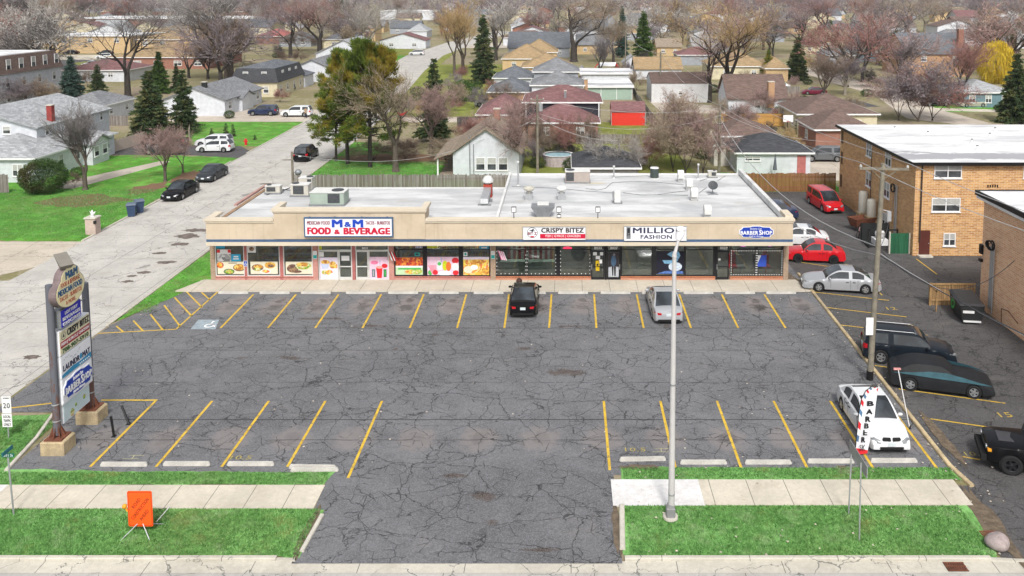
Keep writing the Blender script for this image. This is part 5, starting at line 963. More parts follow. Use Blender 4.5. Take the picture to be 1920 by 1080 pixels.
# ================================================================ cars
m_cg = glass('car_glass', (.025, .03, .035), 0, .05); m_tyre = mat('tyre', (.015, .015, .016), .85, .1); m_rim = mat('rim', (.42, .43, .44), .3, .05, metal=.7); m_rimk = mat('rim_dark', (.03, .03, .035), .35, .05, metal=.5)
m_hl = mat('headlight', (.2, .21, .22), .12, .5, 14, spec=.8); m_tl = mat('tail_light', (.42, .01, .015), .25, .1, 9); m_pl = mat('number_plate', (.55, .6, .62), .5, .1, 9); m_under = mat('underbody', (.012, .012, .012), .9, 0)
def paint(name, col, rough=.28, metal=.0): return mat('paint_' + name, col, rough, .04, .8, metal=metal, spec=.3 if max(col) > .05 else .12, coat=.4 if max(col) > .05 else .12)
KIND = {  # top line of the lower body (t, z), greenhouse t-stations, wheel radius, wheel t positions, ground clearance
 'sedan': dict(top=[(0, .55), (.012, .82), (.05, .94), (.16, .97), (.3, .95), (.66, .92), (.73, .9), (.86, .82), (.95, .71), (.985, .6), (1, .47)], g=(.115, .33, .5, .715), r=.33, wt=(.205, .795), zb=.2),
 'coupe': dict(top=[(0, .6), (.012, .88), (.05, .98), (.14, 1.0), (.3, .97), (.62, .92), (.7, .9), (.86, .82), (.95, .7), (.985, .58), (1, .42)], g=(.06, .28, .46, .64), r=.34, wt=(.2, .8), zb=.18),
 'hatch': dict(top=[(0, .6), (.01, .93), (.04, 1.0), (.3, .97), (.7, .93), (.76, .91), (.88, .82), (.96, .7), (.99, .58), (1, .47)], g=(.015, .13, .5, .76), r=.32, wt=(.185, .81), zb=.2),
 'suv': dict(top=[(0, .65), (.01, 1.03), (.03, 1.1), (.3, 1.08), (.72, 1.05), (.78, 1.04), (.92, .97), (.975, .85), (.99, .7), (1, .52)], g=(.012, .09, .56, .74), r=.38, wt=(.19, .81), zb=.28),
 'van': dict(top=[(0, .6), (.01, 1.0), (.03, 1.08), (.3, 1.04), (.76, 1.0), (.82, .98), (.93, .88), (.98, .74), (.99, .62), (1, .47)], g=(.012, .06, .56, .82), r=.34, wt=(.19, .81), zb=.22),
 'boxy': dict(top=[(0, .7), (.01, 1.12), (.02, 1.2), (.3, 1.2), (.66, 1.2), (.7, 1.19), (.95, 1.13), (.985, 1.06), (.992, .9), (1, .6)], g=(.02, .04, .6, .655), r=.42, wt=(.17, .8), zb=.42),
 'pickup': dict(top=[(0, .7), (.01, 1.1), (.02, 1.15), (.3, 1.15), (.66, 1.12), (.72, 1.11), (.93, 1.04), (.98, .92), (.99, .75), (1, .55)], g=(.38, .42, .6, .72), r=.42, wt=(.19, .8), zb=.35)}
def interp(P, t):
    for (a, x), (b, y) in zip(P, P[1:]):
        if t <= b: return x + (y - x) * (t - a) / (b - a)
    return P[-1][1]
def car(label, kind, x, y, head, L, W, H, mp, cat='car', name='parked_car', rim=None, group=None, detail=True, sun=False, arch=None, rack=False, cover=None):
    K = KIND[kind]; t_ = thing(name, label, cat, (x, y, .02), R(head), group); hw = W / 2; r = K['r']; wx = [L * (t - .5) for t in K['wt']]
    # lower shell
    ts = sorted(set([0, .006, .012, .03, .06, .1, .14, .26, .3, .34, .4, .46, .52, .58, .64, .68, .72, .76, .86, .9, .93, .96, .98, .992, 1] + [tt + d / L for tt in K['wt'] for d in (-1.14 * r, -1.1 * r, -.9 * r, -.6 * r, -.3 * r, 0, .3 * r, .6 * r, .9 * r, 1.1 * r, 1.14 * r)]))
    rings = []
    for t in ts:
        xx = L * (t - .5); zt = interp(K['top'], t); zb = K['zb'] + .1 * max(0, 1 - t / .03) + .06 * max(0, (t - .97) / .03); e = abs(t - .5) * 2; w_ = hw * (1 - .13 * e ** 7 - .02 * e * e)
        for c_ in wx:
            d = abs(xx - c_)
            if d < 1.12 * r: zb = max(zb, math.sqrt((1.12 * r) ** 2 - d * d) + r * .98)
        zb = min(zb, zt - .08); zm = zb + (zt - zb) * .45
        half = [(w_ - .28, zb), (w_ - .02, zb), (w_, zb + .03), (w_ * 1.0, zm), (w_ * .985, zt - (zt - zb) * .2), (w_ * .95, zt - .03), (w_ * .84, zt), (w_ * .4, zt + .025), (0, zt + .03)]
        rings.append([(xx, -a, z) for a, z in half] + [(xx, a, z) for a, z in half[:-1][::-1]])
    b = MB(); b.loft(rings, True, True, closed=False); obj('body', b, cover or mp, t_, smooth=32)
    b = MB(); b.box(-L * .47, -hw + .27, K['zb'] - .02, L * .47, hw - .27, .62); 
    for c_ in wx: b.tube((c_, -hw + .06, r), (c_, -hw + .08, r), r * 1.1, n=18); b.tube((c_, hw - .08, r), (c_, hw - .06, r), r * 1.1, n=18)
    obj('underbody', b, m_under, t_)
    # greenhouse
    a0, a1, b1, b0 = [L * (g - .5) for g in K['g']]; zr = H; n1, n2 = 6, 6; xs = [a0 + (a1 - a0) * k / n1 for k in range(n1)] + [a1 + (b1 - a1) * k / 8 for k in range(8)] + [b1 + (b0 - b1) * k / n2 for k in range(n2 + 1)]
    rings = []
    for q in xs:
        t = q / L + .5; zb = interp(K['top'], t) - .03
        if q < a1: f = (q - a0) / (a1 - a0 + 1e-6); f = max(0, math.sin(f * PI / 2)) ** (1.15 if kind in ('sedan', 'coupe') else .8)
        elif q > b1: f = (b0 - q) / (b0 - b1 + 1e-6); f = max(0, math.sin(min(1, f) * PI / 2)) ** .9
        else: f = 1.0
        crown = .045 * (1 - ((q - (a1 + b1) / 2) / ((b0 - a0) / 2)) ** 2); zt = zb + max(.0, (zr - .045 - zb) * f + crown * f) + .002
        e = abs(t - .5) * 2; wb = hw * (1 - .13 * e ** 7 - .02 * e * e) * .93; fr = (zt - zb) / (zr - zb); wt_ = wb - (wb - hw * (.82 if kind in ('boxy', 'van') else .72)) * fr
        mid = lambda s_: (wb + (wt_ - wb) * s_, zb + (zt - zb) * s_)
        half = [mid(0), mid(.12), mid(.86), (wt_, zt), (wt_ * .9, zt + .012), (0, zt + .02)]
        rings.append([(q, -a, z) for a, z in half] + [(q, a, z) for a, z in half[:-1][::-1]])
    G_ = {('s', -1, 0): MB(), ('s', -1, 1): MB(), ('s', 1, 0): MB(), ('s', 1, 1): MB(), 'front': MB(), 'rear': MB(), 'paint': MB()}; n = len(rings[0])
    pil = [] 
    xm = (a1 + b1) / 2 - .1
    for i in range(len(rings) - 1):
        xc = (xs[i] + xs[i + 1]) / 2
        for j in range(n - 1):
            key = 'paint'
            if j in (1, n - 3):
                lo = a0 + (a1 - a0) * (.45 if kind in ('sedan', 'coupe', 'hatch') else .9); hi = b0 - (b0 - b1) * .12
                if lo < xc < hi and not (abs(xc - xm) < .1 and detail and kind != 'coupe'): key = ('s', -1 if j == 1 else 1, int(xc > xm))
            elif j in (4, 5):
                if xc > b1 + .02 * L * 0 and xc > b1: key = 'front'
                elif xc < a1 and kind != 'pickup': key = 'rear'
            if cover: key = 'paint'
            q = [rings[i][j], rings[i][j + 1], rings[i + 1][j + 1], rings[i + 1][j]]; G_[key].add(q, [(0, 1, 2, 3)])
    def weld(mb):
        d = {}; nv = []; mp_ = []
        for v in mb.v:
            k = (round(v[0], 4), round(v[1], 4), round(v[2], 4))
            if k not in d: d[k] = len(nv); nv.append(v)
            mp_.append(d[k])
        mb.v = nv; mb.f = [tuple(mp_[i] for i in f) for f in mb.f]; return mb
    obj('roof', weld(G_['paint']), cover or mp, t_, smooth=32)
    if not cover:
        
        for k_ in list(G_)[:4]:
            if G_[k_].v: obj('side_window', weld(G_[k_]), m_cg, t_, smooth=32)
        obj('windscreen', weld(G_['front']), m_cg, t_, smooth=32)
        if G_['rear'].v: obj('rear_window', weld(G_['rear']), m_cg, t_, smooth=32)
    # wheels
    wm = None
    for c_ in wx:
        for s_ in (-1, 1):
            if wm is None:
                b = MB(); rg = []
                for yy, rr in ((-.1, r * .62), (-.11, r * .9), (-.08, r), (.08, r), (.11, r * .9), (.1, r * .62)): rg.append([(rr * math.cos(2 * PI * j / 24), yy, rr * math.sin(2 * PI * j / 24)) for j in range(24)])
                b.loft(rg); wm = obj('wheel', b, m_tyre, t_, (c_, s_ * (hw - .11), r), smooth=40)
                b = MB(); R_ = r * .66
                for sd_ in (-1, 1):
                    yy = sd_ * .085; b.loft([[(q * math.cos(2 * PI * j / 24), yy + sd_ * dz, q * math.sin(2 * PI * j / 24)) for j in range(24)] for q, dz in ((R_, .01), (R_ * .9, .018), (R_ * .84, 0), (R_ * .82, -.03))])
                    for k in range(5):
                        a = 2 * PI * k / 5; u = Vector((math.cos(a), 0, math.sin(a))); v = Vector((-math.sin(a), 0, math.cos(a))); o_ = Vector((0, yy + sd_ * .008, 0)); wd = .045
                        b.add([o_ + v * wd, o_ - v * wd, o_ + u * R_ * .88 - v * wd * 1.3, o_ + u * R_ * .88 + v * wd * 1.3], [(0, 1, 2, 3)])
                    b.loft([[(q * math.cos(2 * PI * j / 12), yy + sd_ * dz, q * math.sin(2 * PI * j / 12)) for j in range(12)] for q, dz in ((.07, .0), (.05, .02), (.001, .022))])
                    b.add([(R_ * .95 * math.cos(2 * PI * j / 24), yy - sd_ * .035, R_ * .95 * math.sin(2 * PI * j / 24)) for j in range(24)], [tuple(range(24))]) if rim == 'dark' else None
                rmm = obj('rim', b, m_rimk if rim == 'dark' else m_rim, wm); b = MB(); b.tube((0, -.05, 0), (0, .05, 0), r * .6, n=18); hb_ = obj('brake', b, m_under, wm)
            else:
                w2 = wm.copy(); COL.objects.link(w2); w2.location = (c_, s_ * (hw - .11), r)
                for g_ in (rmm, hb_): r2 = g_.copy(); COL.objects.link(r2); r2.parent = w2
    def zat(xx): return interp(K['top'], xx / L + .5)
    # lamps, plates, bumpers, mirrors, door seams
    for s_ in (-1, 1):
        xf = L / 2; zf = zat(xf - .22) - .1; wf = hw * (1 - .13 * .93 ** 7)
        b = MB(); b.loft([[(xf - .42, s_ * (wf * .985), zf - .02), (xf - .42, s_ * (wf * .99), zf + .06), (xf - .5, s_ * wf * .9, zf + .1)], [(xf - .2, s_ * wf * .93, zf - .08), (xf - .2, s_ * wf * .93, zf + .045), (xf - .26, s_ * wf * .8, zf + .085)], [(xf - .055, s_ * wf * .72, zf - .09), (xf - .075, s_ * wf * .72, zf + .0), (xf - .14, s_ * wf * .62, zf + .045)], [(xf - .025, s_ * wf * .55, zf - .09), (xf - .045, s_ * wf * .55, zf - .03), (xf - .09, s_ * wf * .5, zf + .01)]], True, True)
        b.v = [(x_ + .03, y_ * 1.02, z_ + .02) for x_, y_, z_ in b.v]
        if kind in ('boxy',): b = MB(); b.tube((xf - .05, s_ * hw * .62, .95), (xf + .0, s_ * hw * .62, .95), .1, n=16)
        (obj('headlight', b, m_hl, t_, smooth=40) if not cover else None)
        xr = -L / 2; zr_ = zat(xr + .1) - .14
        if kind in ('sedan', 'coupe'): b = MB(); b.loft([[(xr + .3, s_ * wf * 1.0, zr_ - .02), (xr + .3, s_ * wf * .995, zr_ + .08)], [(xr + .1, s_ * wf * .93, zr_ - .07), (xr + .1, s_ * wf * .92, zr_ + .08)], [(xr + .025, s_ * wf * .76, zr_ - .08), (xr + .04, s_ * wf * .75, zr_ + .06)], [(xr + .005, s_ * wf * .52, zr_ - .07), (xr + .02, s_ * wf * .52, zr_ + .04)]], closed=False)
        else: b = MB(); b.loft([[(xr + .22, s_ * wf * 1.0, zr_ - .12), (xr + .22, s_ * wf * 1.0, zr_ + .1)], [(xr + .08, s_ * wf * .95, zr_ - .16), (xr + .09, s_ * wf * .945, zr_ + .12)], [(xr + .008, s_ * wf * .84, zr_ - .16), (xr + .03, s_ * wf * .84, zr_ + .1)], [(xr + .0, s_ * wf * .72, zr_ - .12), (xr + .02, s_ * wf * .72, zr_ + .04)]], closed=False)
        b.v = [(x_ - .018, y_ * 1.008, z_) for x_, y_, z_ in b.v]
        (obj('tail_light', b, m_tl, t_, smooth=40) if not cover else None)
        if detail and not cover:
            mx = b0 - .28; b = MB(); b.sphere((0, 0, 0), .1, 10, 6, .75); b.v = [(mx + x_ * .7, s_ * (hw + .06) + y_ * 1.25, zat(mx) + .06 + z_) for x_, y_, z_ in b.v]; b.tube((mx, s_ * (hw * .9), zat(mx)), (mx, s_ * (hw + .02), zat(mx) + .05), .025, n=6); obj('mirror', b, mp, t_, smooth=50)
            b = MB(); z0, z1 = K['zb'] + .12, zat(0) - .04
            for dx in (xm, b0 - .35, wx[0] + r * 1.5): b.box(dx - .006, s_ * hw * .9 if s_ < 0 else hw * .9, z0, dx + .006, s_ * (hw + .002) if s_ > 0 else -hw * .9, z1) if s_ > 0 else b.box(dx - .006, -(hw + .002), z0, dx + .006, -hw * .9, z1)
            for dx in (xm + .12, wx[0] + r * 1.5 + .15): b.box(dx, s_ * hw - .02, z1 - .14, dx + .18, s_ * hw + .02, z1 - .11)
            obj('door_seams', b, m_under, t_)
    if not cover:
        for nm, sgn in (('front_plate', 1), ('rear_plate', -1)):
            xx = sgn * (L / 2 + .012); zz = .48 if sgn > 0 else (zat(-L / 2 + .1) - .22 if kind in ('sedan', 'coupe') else .75); b = MB(); b.box(min(xx, xx - sgn * .1), -.16, zz - .07, max(xx, xx - sgn * .1), .16, zz + .08); obj('number_plate', b, m_pl, t_)
        b = MB(); xf = L / 2 + .006; b.box(xf - .25, -hw * .55, .26, xf, hw * .55, .38); gz = zat(L / 2 - .1) - .17; b.box(xf - .3, -hw * .42, gz - .08, xf - .035 if kind != 'boxy' else xf, hw * .42, gz + .05); obj('grille', b, m_under, t_)
        b = MB(); xr = -L / 2 - .008; b.box(xr, -hw * .7, .24, xr + .2, hw * .7, .36); obj('bumper_insert', b, m_under, t_)
    if sun: b = MB(); zz = H + .012; b.box(b1 - .75, -.38, zz - .03, b1 - .2, .38, zz + .003); obj('sunroof', b, m_cg, t_)
    if rack:
        for s_ in (-1, 1): b = MB(); b.path([(a1, s_ * hw * .66, H - .02), (a1 + .1, s_ * hw * .66, H + .05), (b1 - .1, s_ * hw * .66, H + .05), (b1, s_ * hw * .66, H - .02)], .02, 6); obj('roof_rail', b, m_rim, t_)
    return t_
P_blk = paint('black', (.006, .006, .007), .2); P_sil = paint('silver', (.42, .43, .45), .3, .4); P_wht = paint('white', (.62, .63, .64)); P_red = paint('red', (.5, .008, .015)); P_dk = paint('charcoal', (.04, .045, .05), .3, .3)
P_navy = paint('navy', (.02, .03, .07)); P_gry = paint('grey', (.14, .15, .16), .3, .3); P_mar = paint('maroon', (.14, .01, .03)); P_cham = paint('champagne', (.42, .4, .33), .3, .3); P_blk2 = paint('gloss_black', (.01, .014, .02))
c1 = car('black four-door sedan parked nose-in at the shop walk, tail lights towards the road', 'sedan', -2.6, 52.35, 90, 4.5, 1.8, 1.46, P_blk)
car('silver four-door sedan parked nose-in behind the lamp post', 'sedan', 6.2, 51.6, 90.5, 5.0, 1.87, 1.48, P_sil, sun=True)
bm = car('white sedan facing the road behind the feather flag', 'sedan', 14.1, 37.3, -90, 4.93, 1.87, 1.47, P_wht, sun=True)
b = MB()
for s_ in (-1, 1): b.loft([[(2.44, s_ * .04, .62), (2.42, s_ * .38, .63), (2.42, s_ * .4, .7), (2.36, s_ * .36, .76), (2.38, s_ * .05, .76)], [(2.475, s_ * .045, .63), (2.455, s_ * .36, .64), (2.45, s_ * .38, .7), (2.4, s_ * .35, .745), (2.42, s_ * .055, .75)]], True, True)
b.box(2.3, -.75, .27, 2.45, .75, .36); obj('kidney_grille', b, m_under, bm)
car('black sport utility vehicle with chrome window line parked beyond the kerb', 'suv', 18.6, 44.35, -14, 4.72, 1.85, 1.72, P_blk2, cat='suv', name='parked_suv', rack=True)
cv = mat('car_cover', (.012, .013, .015), .6, .3, 2, bump=.5); cc_ = car('low car under a black and teal fabric cover, wheels showing', 'coupe', 18.95, 41.2, -17, 4.85, 1.9, 1.36, cv, name='covered_car', cover=cv)
tl = mat('cover_teal', (.03, .085, .105), .65, .25, 2, bump=.3)
for s_ in (-1, 1):
    b = MB(); up = [(-2.25, .93, .9), (-1.3, .9, 1.0), (-.6, .86, 1.1), (.2, .85, 1.12), (1.0, .9, 1.0), (1.7, .93, .86), (2.25, .8, .72)]; lo = [(-2.25, .93, .88), (-1.3, .955, .86), (-.6, .965, .84), (.2, .965, .82), (1.0, .955, .8), (1.7, .95, .76), (2.25, .82, .7)]
    b.loft([[(x, s_ * (y + .015), z) for x, y, z in up], [(x, s_ * (y + .012), z) for x, y, z in lo]], closed=False); obj('cover_band', b, tl, cc_, smooth=60)
h3 = car('black boxy off-roader with dark wheels cut by the right edge', 'boxy', 20.1, 33.8, 163, 4.75, 1.95, 1.85, P_blk, cat='suv', name='parked_suv', rim='dark')
b = MB(); b.box(2.36, -.9, .45, 2.56, .9, .68); obj('bumper', b, m_under, h3); b = MB(); b.box(1.25, -.42, 1.165, 1.85, .42, 1.2); obj('hood_panel', b, mat('hood_grey', (.05, .05, .055), .6), h3); b = MB(); b.tube((.1, .98, .46), (-.9, .98, .46), .04); b.tube((.1, -.98, .46), (-.9, -.98, .46), .04); obj('step_bar', b, m_rim, h3)
b = MB(); b.box(2.2, .8, .92, 2.34, .99, 1.0); obj('marker_light', b, mat('amber', (.7, .3, .02)), h3)
car('silver four-door sedan parked beyond the kerb end of the shop walk', 'sedan', 18.5, 55.4, 171, 5.05, 1.85, 1.47, P_sil)
car('bright red four-door sedan beside the right end of the shop', 'sedan', 18.55, 61.5, 172, 4.3, 1.7, 1.5, P_red, rim='dark')
car('white sedan with sunroof behind the red sedan', 'sedan', 18.4, 65.7, 172, 4.8, 1.82, 1.46, P_wht, sun=True)
car('dark blue sedan mostly hidden by the shop corner', 'sedan', 18.2, 73.6, 172, 4.7, 1.8, 1.46, P_navy)
car('red minivan facing the road by the brown fence', 'van', 24.0, 76.8, -84, 4.9, 1.85, 1.68, P_red, cat='minivan', name='parked_minivan', rack=True)
car('grey sport utility vehicle beside the white garage with the black roof', 'suv', 30.4, 98.6, 178, 4.8, 1.85, 1.75, P_gry, cat='suv', name='parked_suv')
car('black sedan nearest on the side street, facing the main road', 'sedan', -37.6, 81.2, -91, 4.9, 1.86, 1.46, P_blk)
car('charcoal sedan parked behind the black sedan on the side street', 'sedan', -37.8, 89.1, -91, 4.7, 1.84, 1.46, P_dk)
car('black sport utility vehicle parked across the side street, tail to the road', 'suv', -31.0, 99.8, 90, 4.75, 1.88, 1.76, P_blk, cat='suv', name='parked_suv')
car('white hatchback in the driveway, the nearer of two', 'hatch', -43.8, 104.5, 180, 4.3, 1.78, 1.5, P_wht, cat='hatchback')
car('white crossover in the driveway behind the white hatchback', 'suv', -45.2, 107.6, 178, 4.5, 1.82, 1.6, P_wht, cat='suv', name='parked_suv')
car('black pickup truck in the driveway under the tall spruces', 'pickup', -51.6, 107.6, 180, 5.6, 1.95, 1.85, P_blk, cat='pickup', name='parked_pickup')
car('dark sedan in the driveway hidden behind the pinkish bare tree', 'sedan', -49.6, 103.0, 180, 4.7, 1.8, 1.46, P_dk)
car('dark sport utility vehicle on the concrete drive of the white ranch house', 'suv', -48.8, 135.5, 180, 4.6, 1.85, 1.7, P_navy, cat='suv', name='parked_suv')
car('white sport utility vehicle on the concrete drive with a person behind', 'suv', -43.0, 134.2, 180, 4.8, 1.9, 1.72, P_wht, cat='suv', name='parked_suv')
for lab, k_, x, y, h_, pt, ct_ in (('silver sport utility vehicle in the yard beside the maroon roofs', 'suv', -13.4, 146, 180, P_sil, 'suv'), ('white cargo van on the road near the ochre trees', 'van', -46.5, 264, 180, P_wht, 'van'), ('champagne sedan in front of the blue-grey house', 'sedan', 70.6, 145.5, 180, P_cham, 'car'), ('black pickup on the road beside the champagne sedan', 'pickup', 64.6, 146.5, 182, P_blk, 'pickup'), ('maroon sedan on the curving street at right', 'sedan', 48.2, 163, 178, P_mar, 'car'), ('white sedan behind the tan roof near the dark spruce', 'sedan', 43.6, 172, 180, P_wht, 'car'), ('grey car parked beyond the grey pink bare tree', 'suv', 75.4, 167, 180, P_gry, 'suv'),
    ('white estate car on the far left street', 'suv', -136, 249, 180, P_wht, 'suv'), ('white sedan nearer on the far left street', 'sedan', -126.5, 225, 180, P_wht, 'car'), ('dark car at the tan brick building, left one', 'sedan', -157, 268, 180, P_blk, 'car'), ('dark car at the tan brick building, right one', 'sedan', -145, 266, 180, P_dk, 'car'), ('white van on the upper right street', 'van', 190, 366, 180, P_wht, 'van'), ('blue-white car behind the tan roofs near the dark spruce', 'sedan', 43, 210, 180, P_sil, 'car')):
    car(lab, k_, x, y, h_, 4.8, 1.85, 1.7 if k_ != 'sedan' else 1.46, pt, cat=ct_, name={'van': 'parked_van', 'suv': 'parked_suv', 'pickup': 'parked_pickup'}.get(k_, 'parked_car'), detail=False)
# ================================================================ apartment blocks on the right
m_bt = brick('tan_brick', (.42, .19, .06), (.68, .39, .15), (.62, .5, .36), .42, .13, .22); m_bt2 = brick('pink_tan_brick', (.66, .33, .18), (.8, .5, .3), (.74, .6, .45), .42, .13, .15)
def win_at(par, F, O, w_, h_, two=True, name='window', mf=None):
    """window with white frame, two sashes and blinds, centred at O on frame F"""
    b = MB(); fr = .07; plate(b, rect(-w_ / 2, -h_ / 2, w_ / 2, -h_ / 2 + fr), O, F, -.03, .05); plate(b, rect(-w_ / 2, h_ / 2 - fr, w_ / 2, h_ / 2), O, F, -.03, .05); plate(b, rect(-w_ / 2, -h_ / 2 + fr, -w_ / 2 + fr, h_ / 2 - fr), O, F, -.03, .05); plate(b, rect(w_ / 2 - fr, -h_ / 2 + fr, w_ / 2, h_ / 2 - fr), O, F, -.03, .05)
    if two: plate(b, rect(-fr / 2, -h_ / 2 + fr, fr / 2, h_ / 2 - fr), O, F, -.03, .045)
    plate(b, rect(-w_ / 2 + fr, -.02, w_ / 2 - fr, .02), O, F, -.03, .035); plate(b, rect(-w_ / 2 - .05, -h_ / 2 - .07, w_ / 2 + .05, -h_ / 2), O, F, -.03, .1)
    fo = obj(name, b, mf or white, par); b = MB(); plate(b, rect(-w_ / 2 + fr, -h_ / 2 + fr, w_ / 2 - fr, h_ / 2 - fr), O, F, -.03, .015); obj('pane', b, glass('house_glass', (.05, .055, .06), 0, .08), fo)
    b = MB(); plate(b, rect(-w_ / 2 + fr, .02, w_ / 2 - fr, h_ / 2 - fr), O, F, .015, .022); obj('blind', b, mat('blind', (.4, .4, .38), .7, .2, 3), fo); return fo
WEST = (Vector((0, -1, 0)), Vector((0, 0, 1)), Vector((-1, 0, 0)))
ap = thing('apartment_building', 'three-storey tan brick apartment block with white flat roof at the right', 'apartment building', (26.3, 62.5, 0)); AX, AY, AH = 26.3, 62.5, 7.15
b = MB(); b.box(0, 0, 0, 22, 17.4, AH); obj('wall', b, m_bt, ap)
t = NT('apartment_roofing'); c = t.co(); f = t.noise(t.vm('MULTIPLY', c, (.4, 1, 1)), .5, 6, .7); rc = t.mix(t.step(f, .35, .6), (.5, .5, .51), (.72, .72, .72)); x, y, z = t.xyz(c)
pond = t.math('MULTIPLY', t.step(t.math('ADD', y, t.math('MULTIPLY', t.noise(c, .4, 5, .7), 3)), 2.3, 2.6), t.math('SUBTRACT', 1.0, t.step(t.math('ADD', y, t.math('MULTIPLY', t.noise(t.vm('MULTIPLY', c, (.4, 1, 1)), .6, 5, .7), 5)), 5.9, 6.3)))
rc = t.mix(t.math('MULTIPLY', pond, .85), rc, (.28, .28, .3)); rc = t.mix(t.math('MULTIPLY', t.step(t.noise(t.vm('MULTIPLY', c, (.25, 1, 1)), .45, 5, .7), .6, .66), .5), rc, (.34, .33, .33)); m_ar = t.done(rc, .75, .2)
b = MB(); b.box(-.35, -.35, AH + .002, 22.3, 17.7, AH + .1); obj('roof', b, m_ar, ap); b = MB(); b.box(-.42, -.42, AH - .12, 22.3, -.35, AH + .12); b.box(-.42, -.35, AH - .12, -.35, 17.75, AH + .12); obj('fascia_board', b, black, ap); b = MB(); b.box(-.34, -.34, AH - .1, 22, -.001, AH - .02); b.box(-.34, 0, AH - .1, -.001, 17.6, AH - .02); obj('soffit', b, white, ap)
def pw_(px0, py0, px1, py1, two=True):
    a, c_ = PY(px0, py1, AY), PY(px1, py0, AY); win_at(ap, FRONT, ((a.x + c_.x) / 2 - AX, 0, (a.z + c_.z) / 2), c_.x - a.x, c_.z - a.z, two)
for q in ((1751, 306, 1804, 334), (1746, 371, 1801, 397), (1918, 306, 1971, 334), (1914, 371, 1968, 397)): pw_(*q)
pw_(1768, 437, 1792, 461, True)
for px, py in ((1630, 280), (1666, 297), (1629, 336), (1663, 356), (1660, 414)):
    q = PXp(px, py, AX); win_at(ap, WEST, (0, q.y - AY, q.z), 1.25, 1.3)
for y, z in ((79.4, 6.2), (79.4, 4.2), (79.4, 2.0)): b = MB(); b.box(-.02, y - AY - .35, z - .6, .1, y - AY + .2, z + .6); obj('vent_grille', b, mat('grille_brown', (.12, .06, .03), .7, .3, 6), ap)
a, c_ = PY(1722, 480, AY), PY(1744, 432, AY); b = MB(); b.box(a.x - AX, -.04, .05, c_.x - AX, .0, c_.z); d_ = obj('door', b, mat('door_brown', (.09, .025, .018), .6, .1), ap); b = MB(); b.sphere((c_.x - AX - .1, -.08, 1.0), .04, 8, 6); obj('handle', b, galv, d_); b = MB(); b.box(a.x - AX - .1, -.5, 0, c_.x - AX + .1, 0, .12); obj('doorstep', b, conc_lt, ap)
b = MB(); q0, q1 = PY(1729, 304, AY), PY(1721, 452, AY); b.tube((q0.x - AX, -.1, AH - .1), (q0.x - AX, -.1, q1.z), .06, n=8); b.tube((q0.x - AX, -.1, AH - .1), (q0.x - AX, -.4, AH - .05), .05, n=8); obj('downpipe', b, mat('pipe_brown', (.05, .035, .03), .5, .1), ap)
b = MB(); q0 = PY(1861, 349, AY)
for k in range(5): b.box(q0.x - AX - .4 + k * .18, -.02, q0.z - .1, q0.x - AX - .3 + k * .18, .01, q0.z + .1)
obj('vent_blocks', b, black, ap)
for nm, ys, z0, z1 in (('conduit', (65.6, 65.9), .4, 4.7),):
    b = MB()
    for yy in ys: b.tube((-.12, yy - AY, z0), (-.12, yy - AY, z1), .05, n=8)
    b.box(-.3, 65.5 - AY, z1 - 1.4, -.02, 66.1 - AY, z1 - .5) if 0 else None; obj('conduit', b, galv, ap)
b = MB()
for k in range(7): a = k * .9; b.path([(-.2 - .02 * k, 66.1 - AY + .35 * math.cos(q * .7 + a), 4.4 + .35 * math.sin(q * .7 + a)) for q in range(8)], .02, 4)
obj('cable_coil', b, dark, ap)
b = MB(); b.tube((-.15, 71.2 - AY, 2.2), (-.15, 71.2 - AY, 6.6), .03, n=6); obj('conduit', b, mat('pipe_brown', (.05, .035, .03), .5, .1), ap)
for k, (dx, dy) in enumerate(((6, 12), (11, 11), (8, 8), (16, 12), (19, 8), (7, 5), (13, 14), (4, 14.5))):
    t_ = thing('roof_vent', f'small roof vent stub on the large apartment roof, {["back left", "back centre", "middle", "back right", "far right", "by the puddle", "farthest back", "nearest the left edge"][k]}', 'roof vent', (AX + dx, AY + dy, AH + .1), 0, 'vent stubs on the apartment roof'); b = MB(); b.cyl(0, 0, 0, .28, .06, n=8); b.cyl(0, 0, 0, .03, .2, n=10); obj('stub', b, white, t_); b = MB(); b.cyl(0, 0, .28, .33, .09, n=8); obj('cap', b, black, t_)
a2 = thing('apartment_building', 'pinkish brick apartment block cut by the right edge of the photo', 'apartment building', (26.3, 38, 0)); b = MB(); b.box(0, 0, 0, 20, 14.1, 7.35); obj('wall', b, m_bt2, a2); b = MB(); b.box(-.3, -.3, 7.352, 20.3, 14.4, 7.44); obj('roof', b, m_ar, a2); b = MB(); b.box(-.42, -.35, 7.2, -.3, 14.5, 7.5); b.box(-.3, 14.4, 7.2, 20.3, 14.5, 7.5); obj('fascia_board', b, black, a2); b = MB(); b.box(-.36, -.3, 7.0, -.25, 14.4, 7.2); obj('gutter', b, white, a2)
for y, z in ((45.7, 2.1), (45.9, 4.6), (42, 2.1), (42, 4.6), (39.5, 2.1)): win_at(a2, WEST, (0, y - 38, z), 1.5, 1.4)
q = PXp(1868, 470, 26.3); b = MB()
for dy in (0, .2, .38): b.tube((-.12, q.y - 38 + dy, .5 if dy else .2), (-.12, q.y - 38 + dy, q.z + .2), .05, n=8)
obj('conduit', b, galv, a2); b = MB()
for k in range(8): a = k * .8; b.path([(-.2 - .03 * k, q.y - 38 + .1 + (.3 + .02 * k) * math.cos(v * .7 + a), q.z + .3 + .3 * math.sin(v * .7 + a)) for v in range(8)], .025, 4)
obj('cable_coil', b, dark, a2); b = MB(); q = PXp(1848, 500, 26.3); b.box(-.15, 51.9 - 38, 3.0, .05, 52.2 - 38, 3.2); b.box(-.15, 51.9 - 38, 3.5, .05, 52.2 - 38, 4.1); obj('meter_box', b, black, a2)
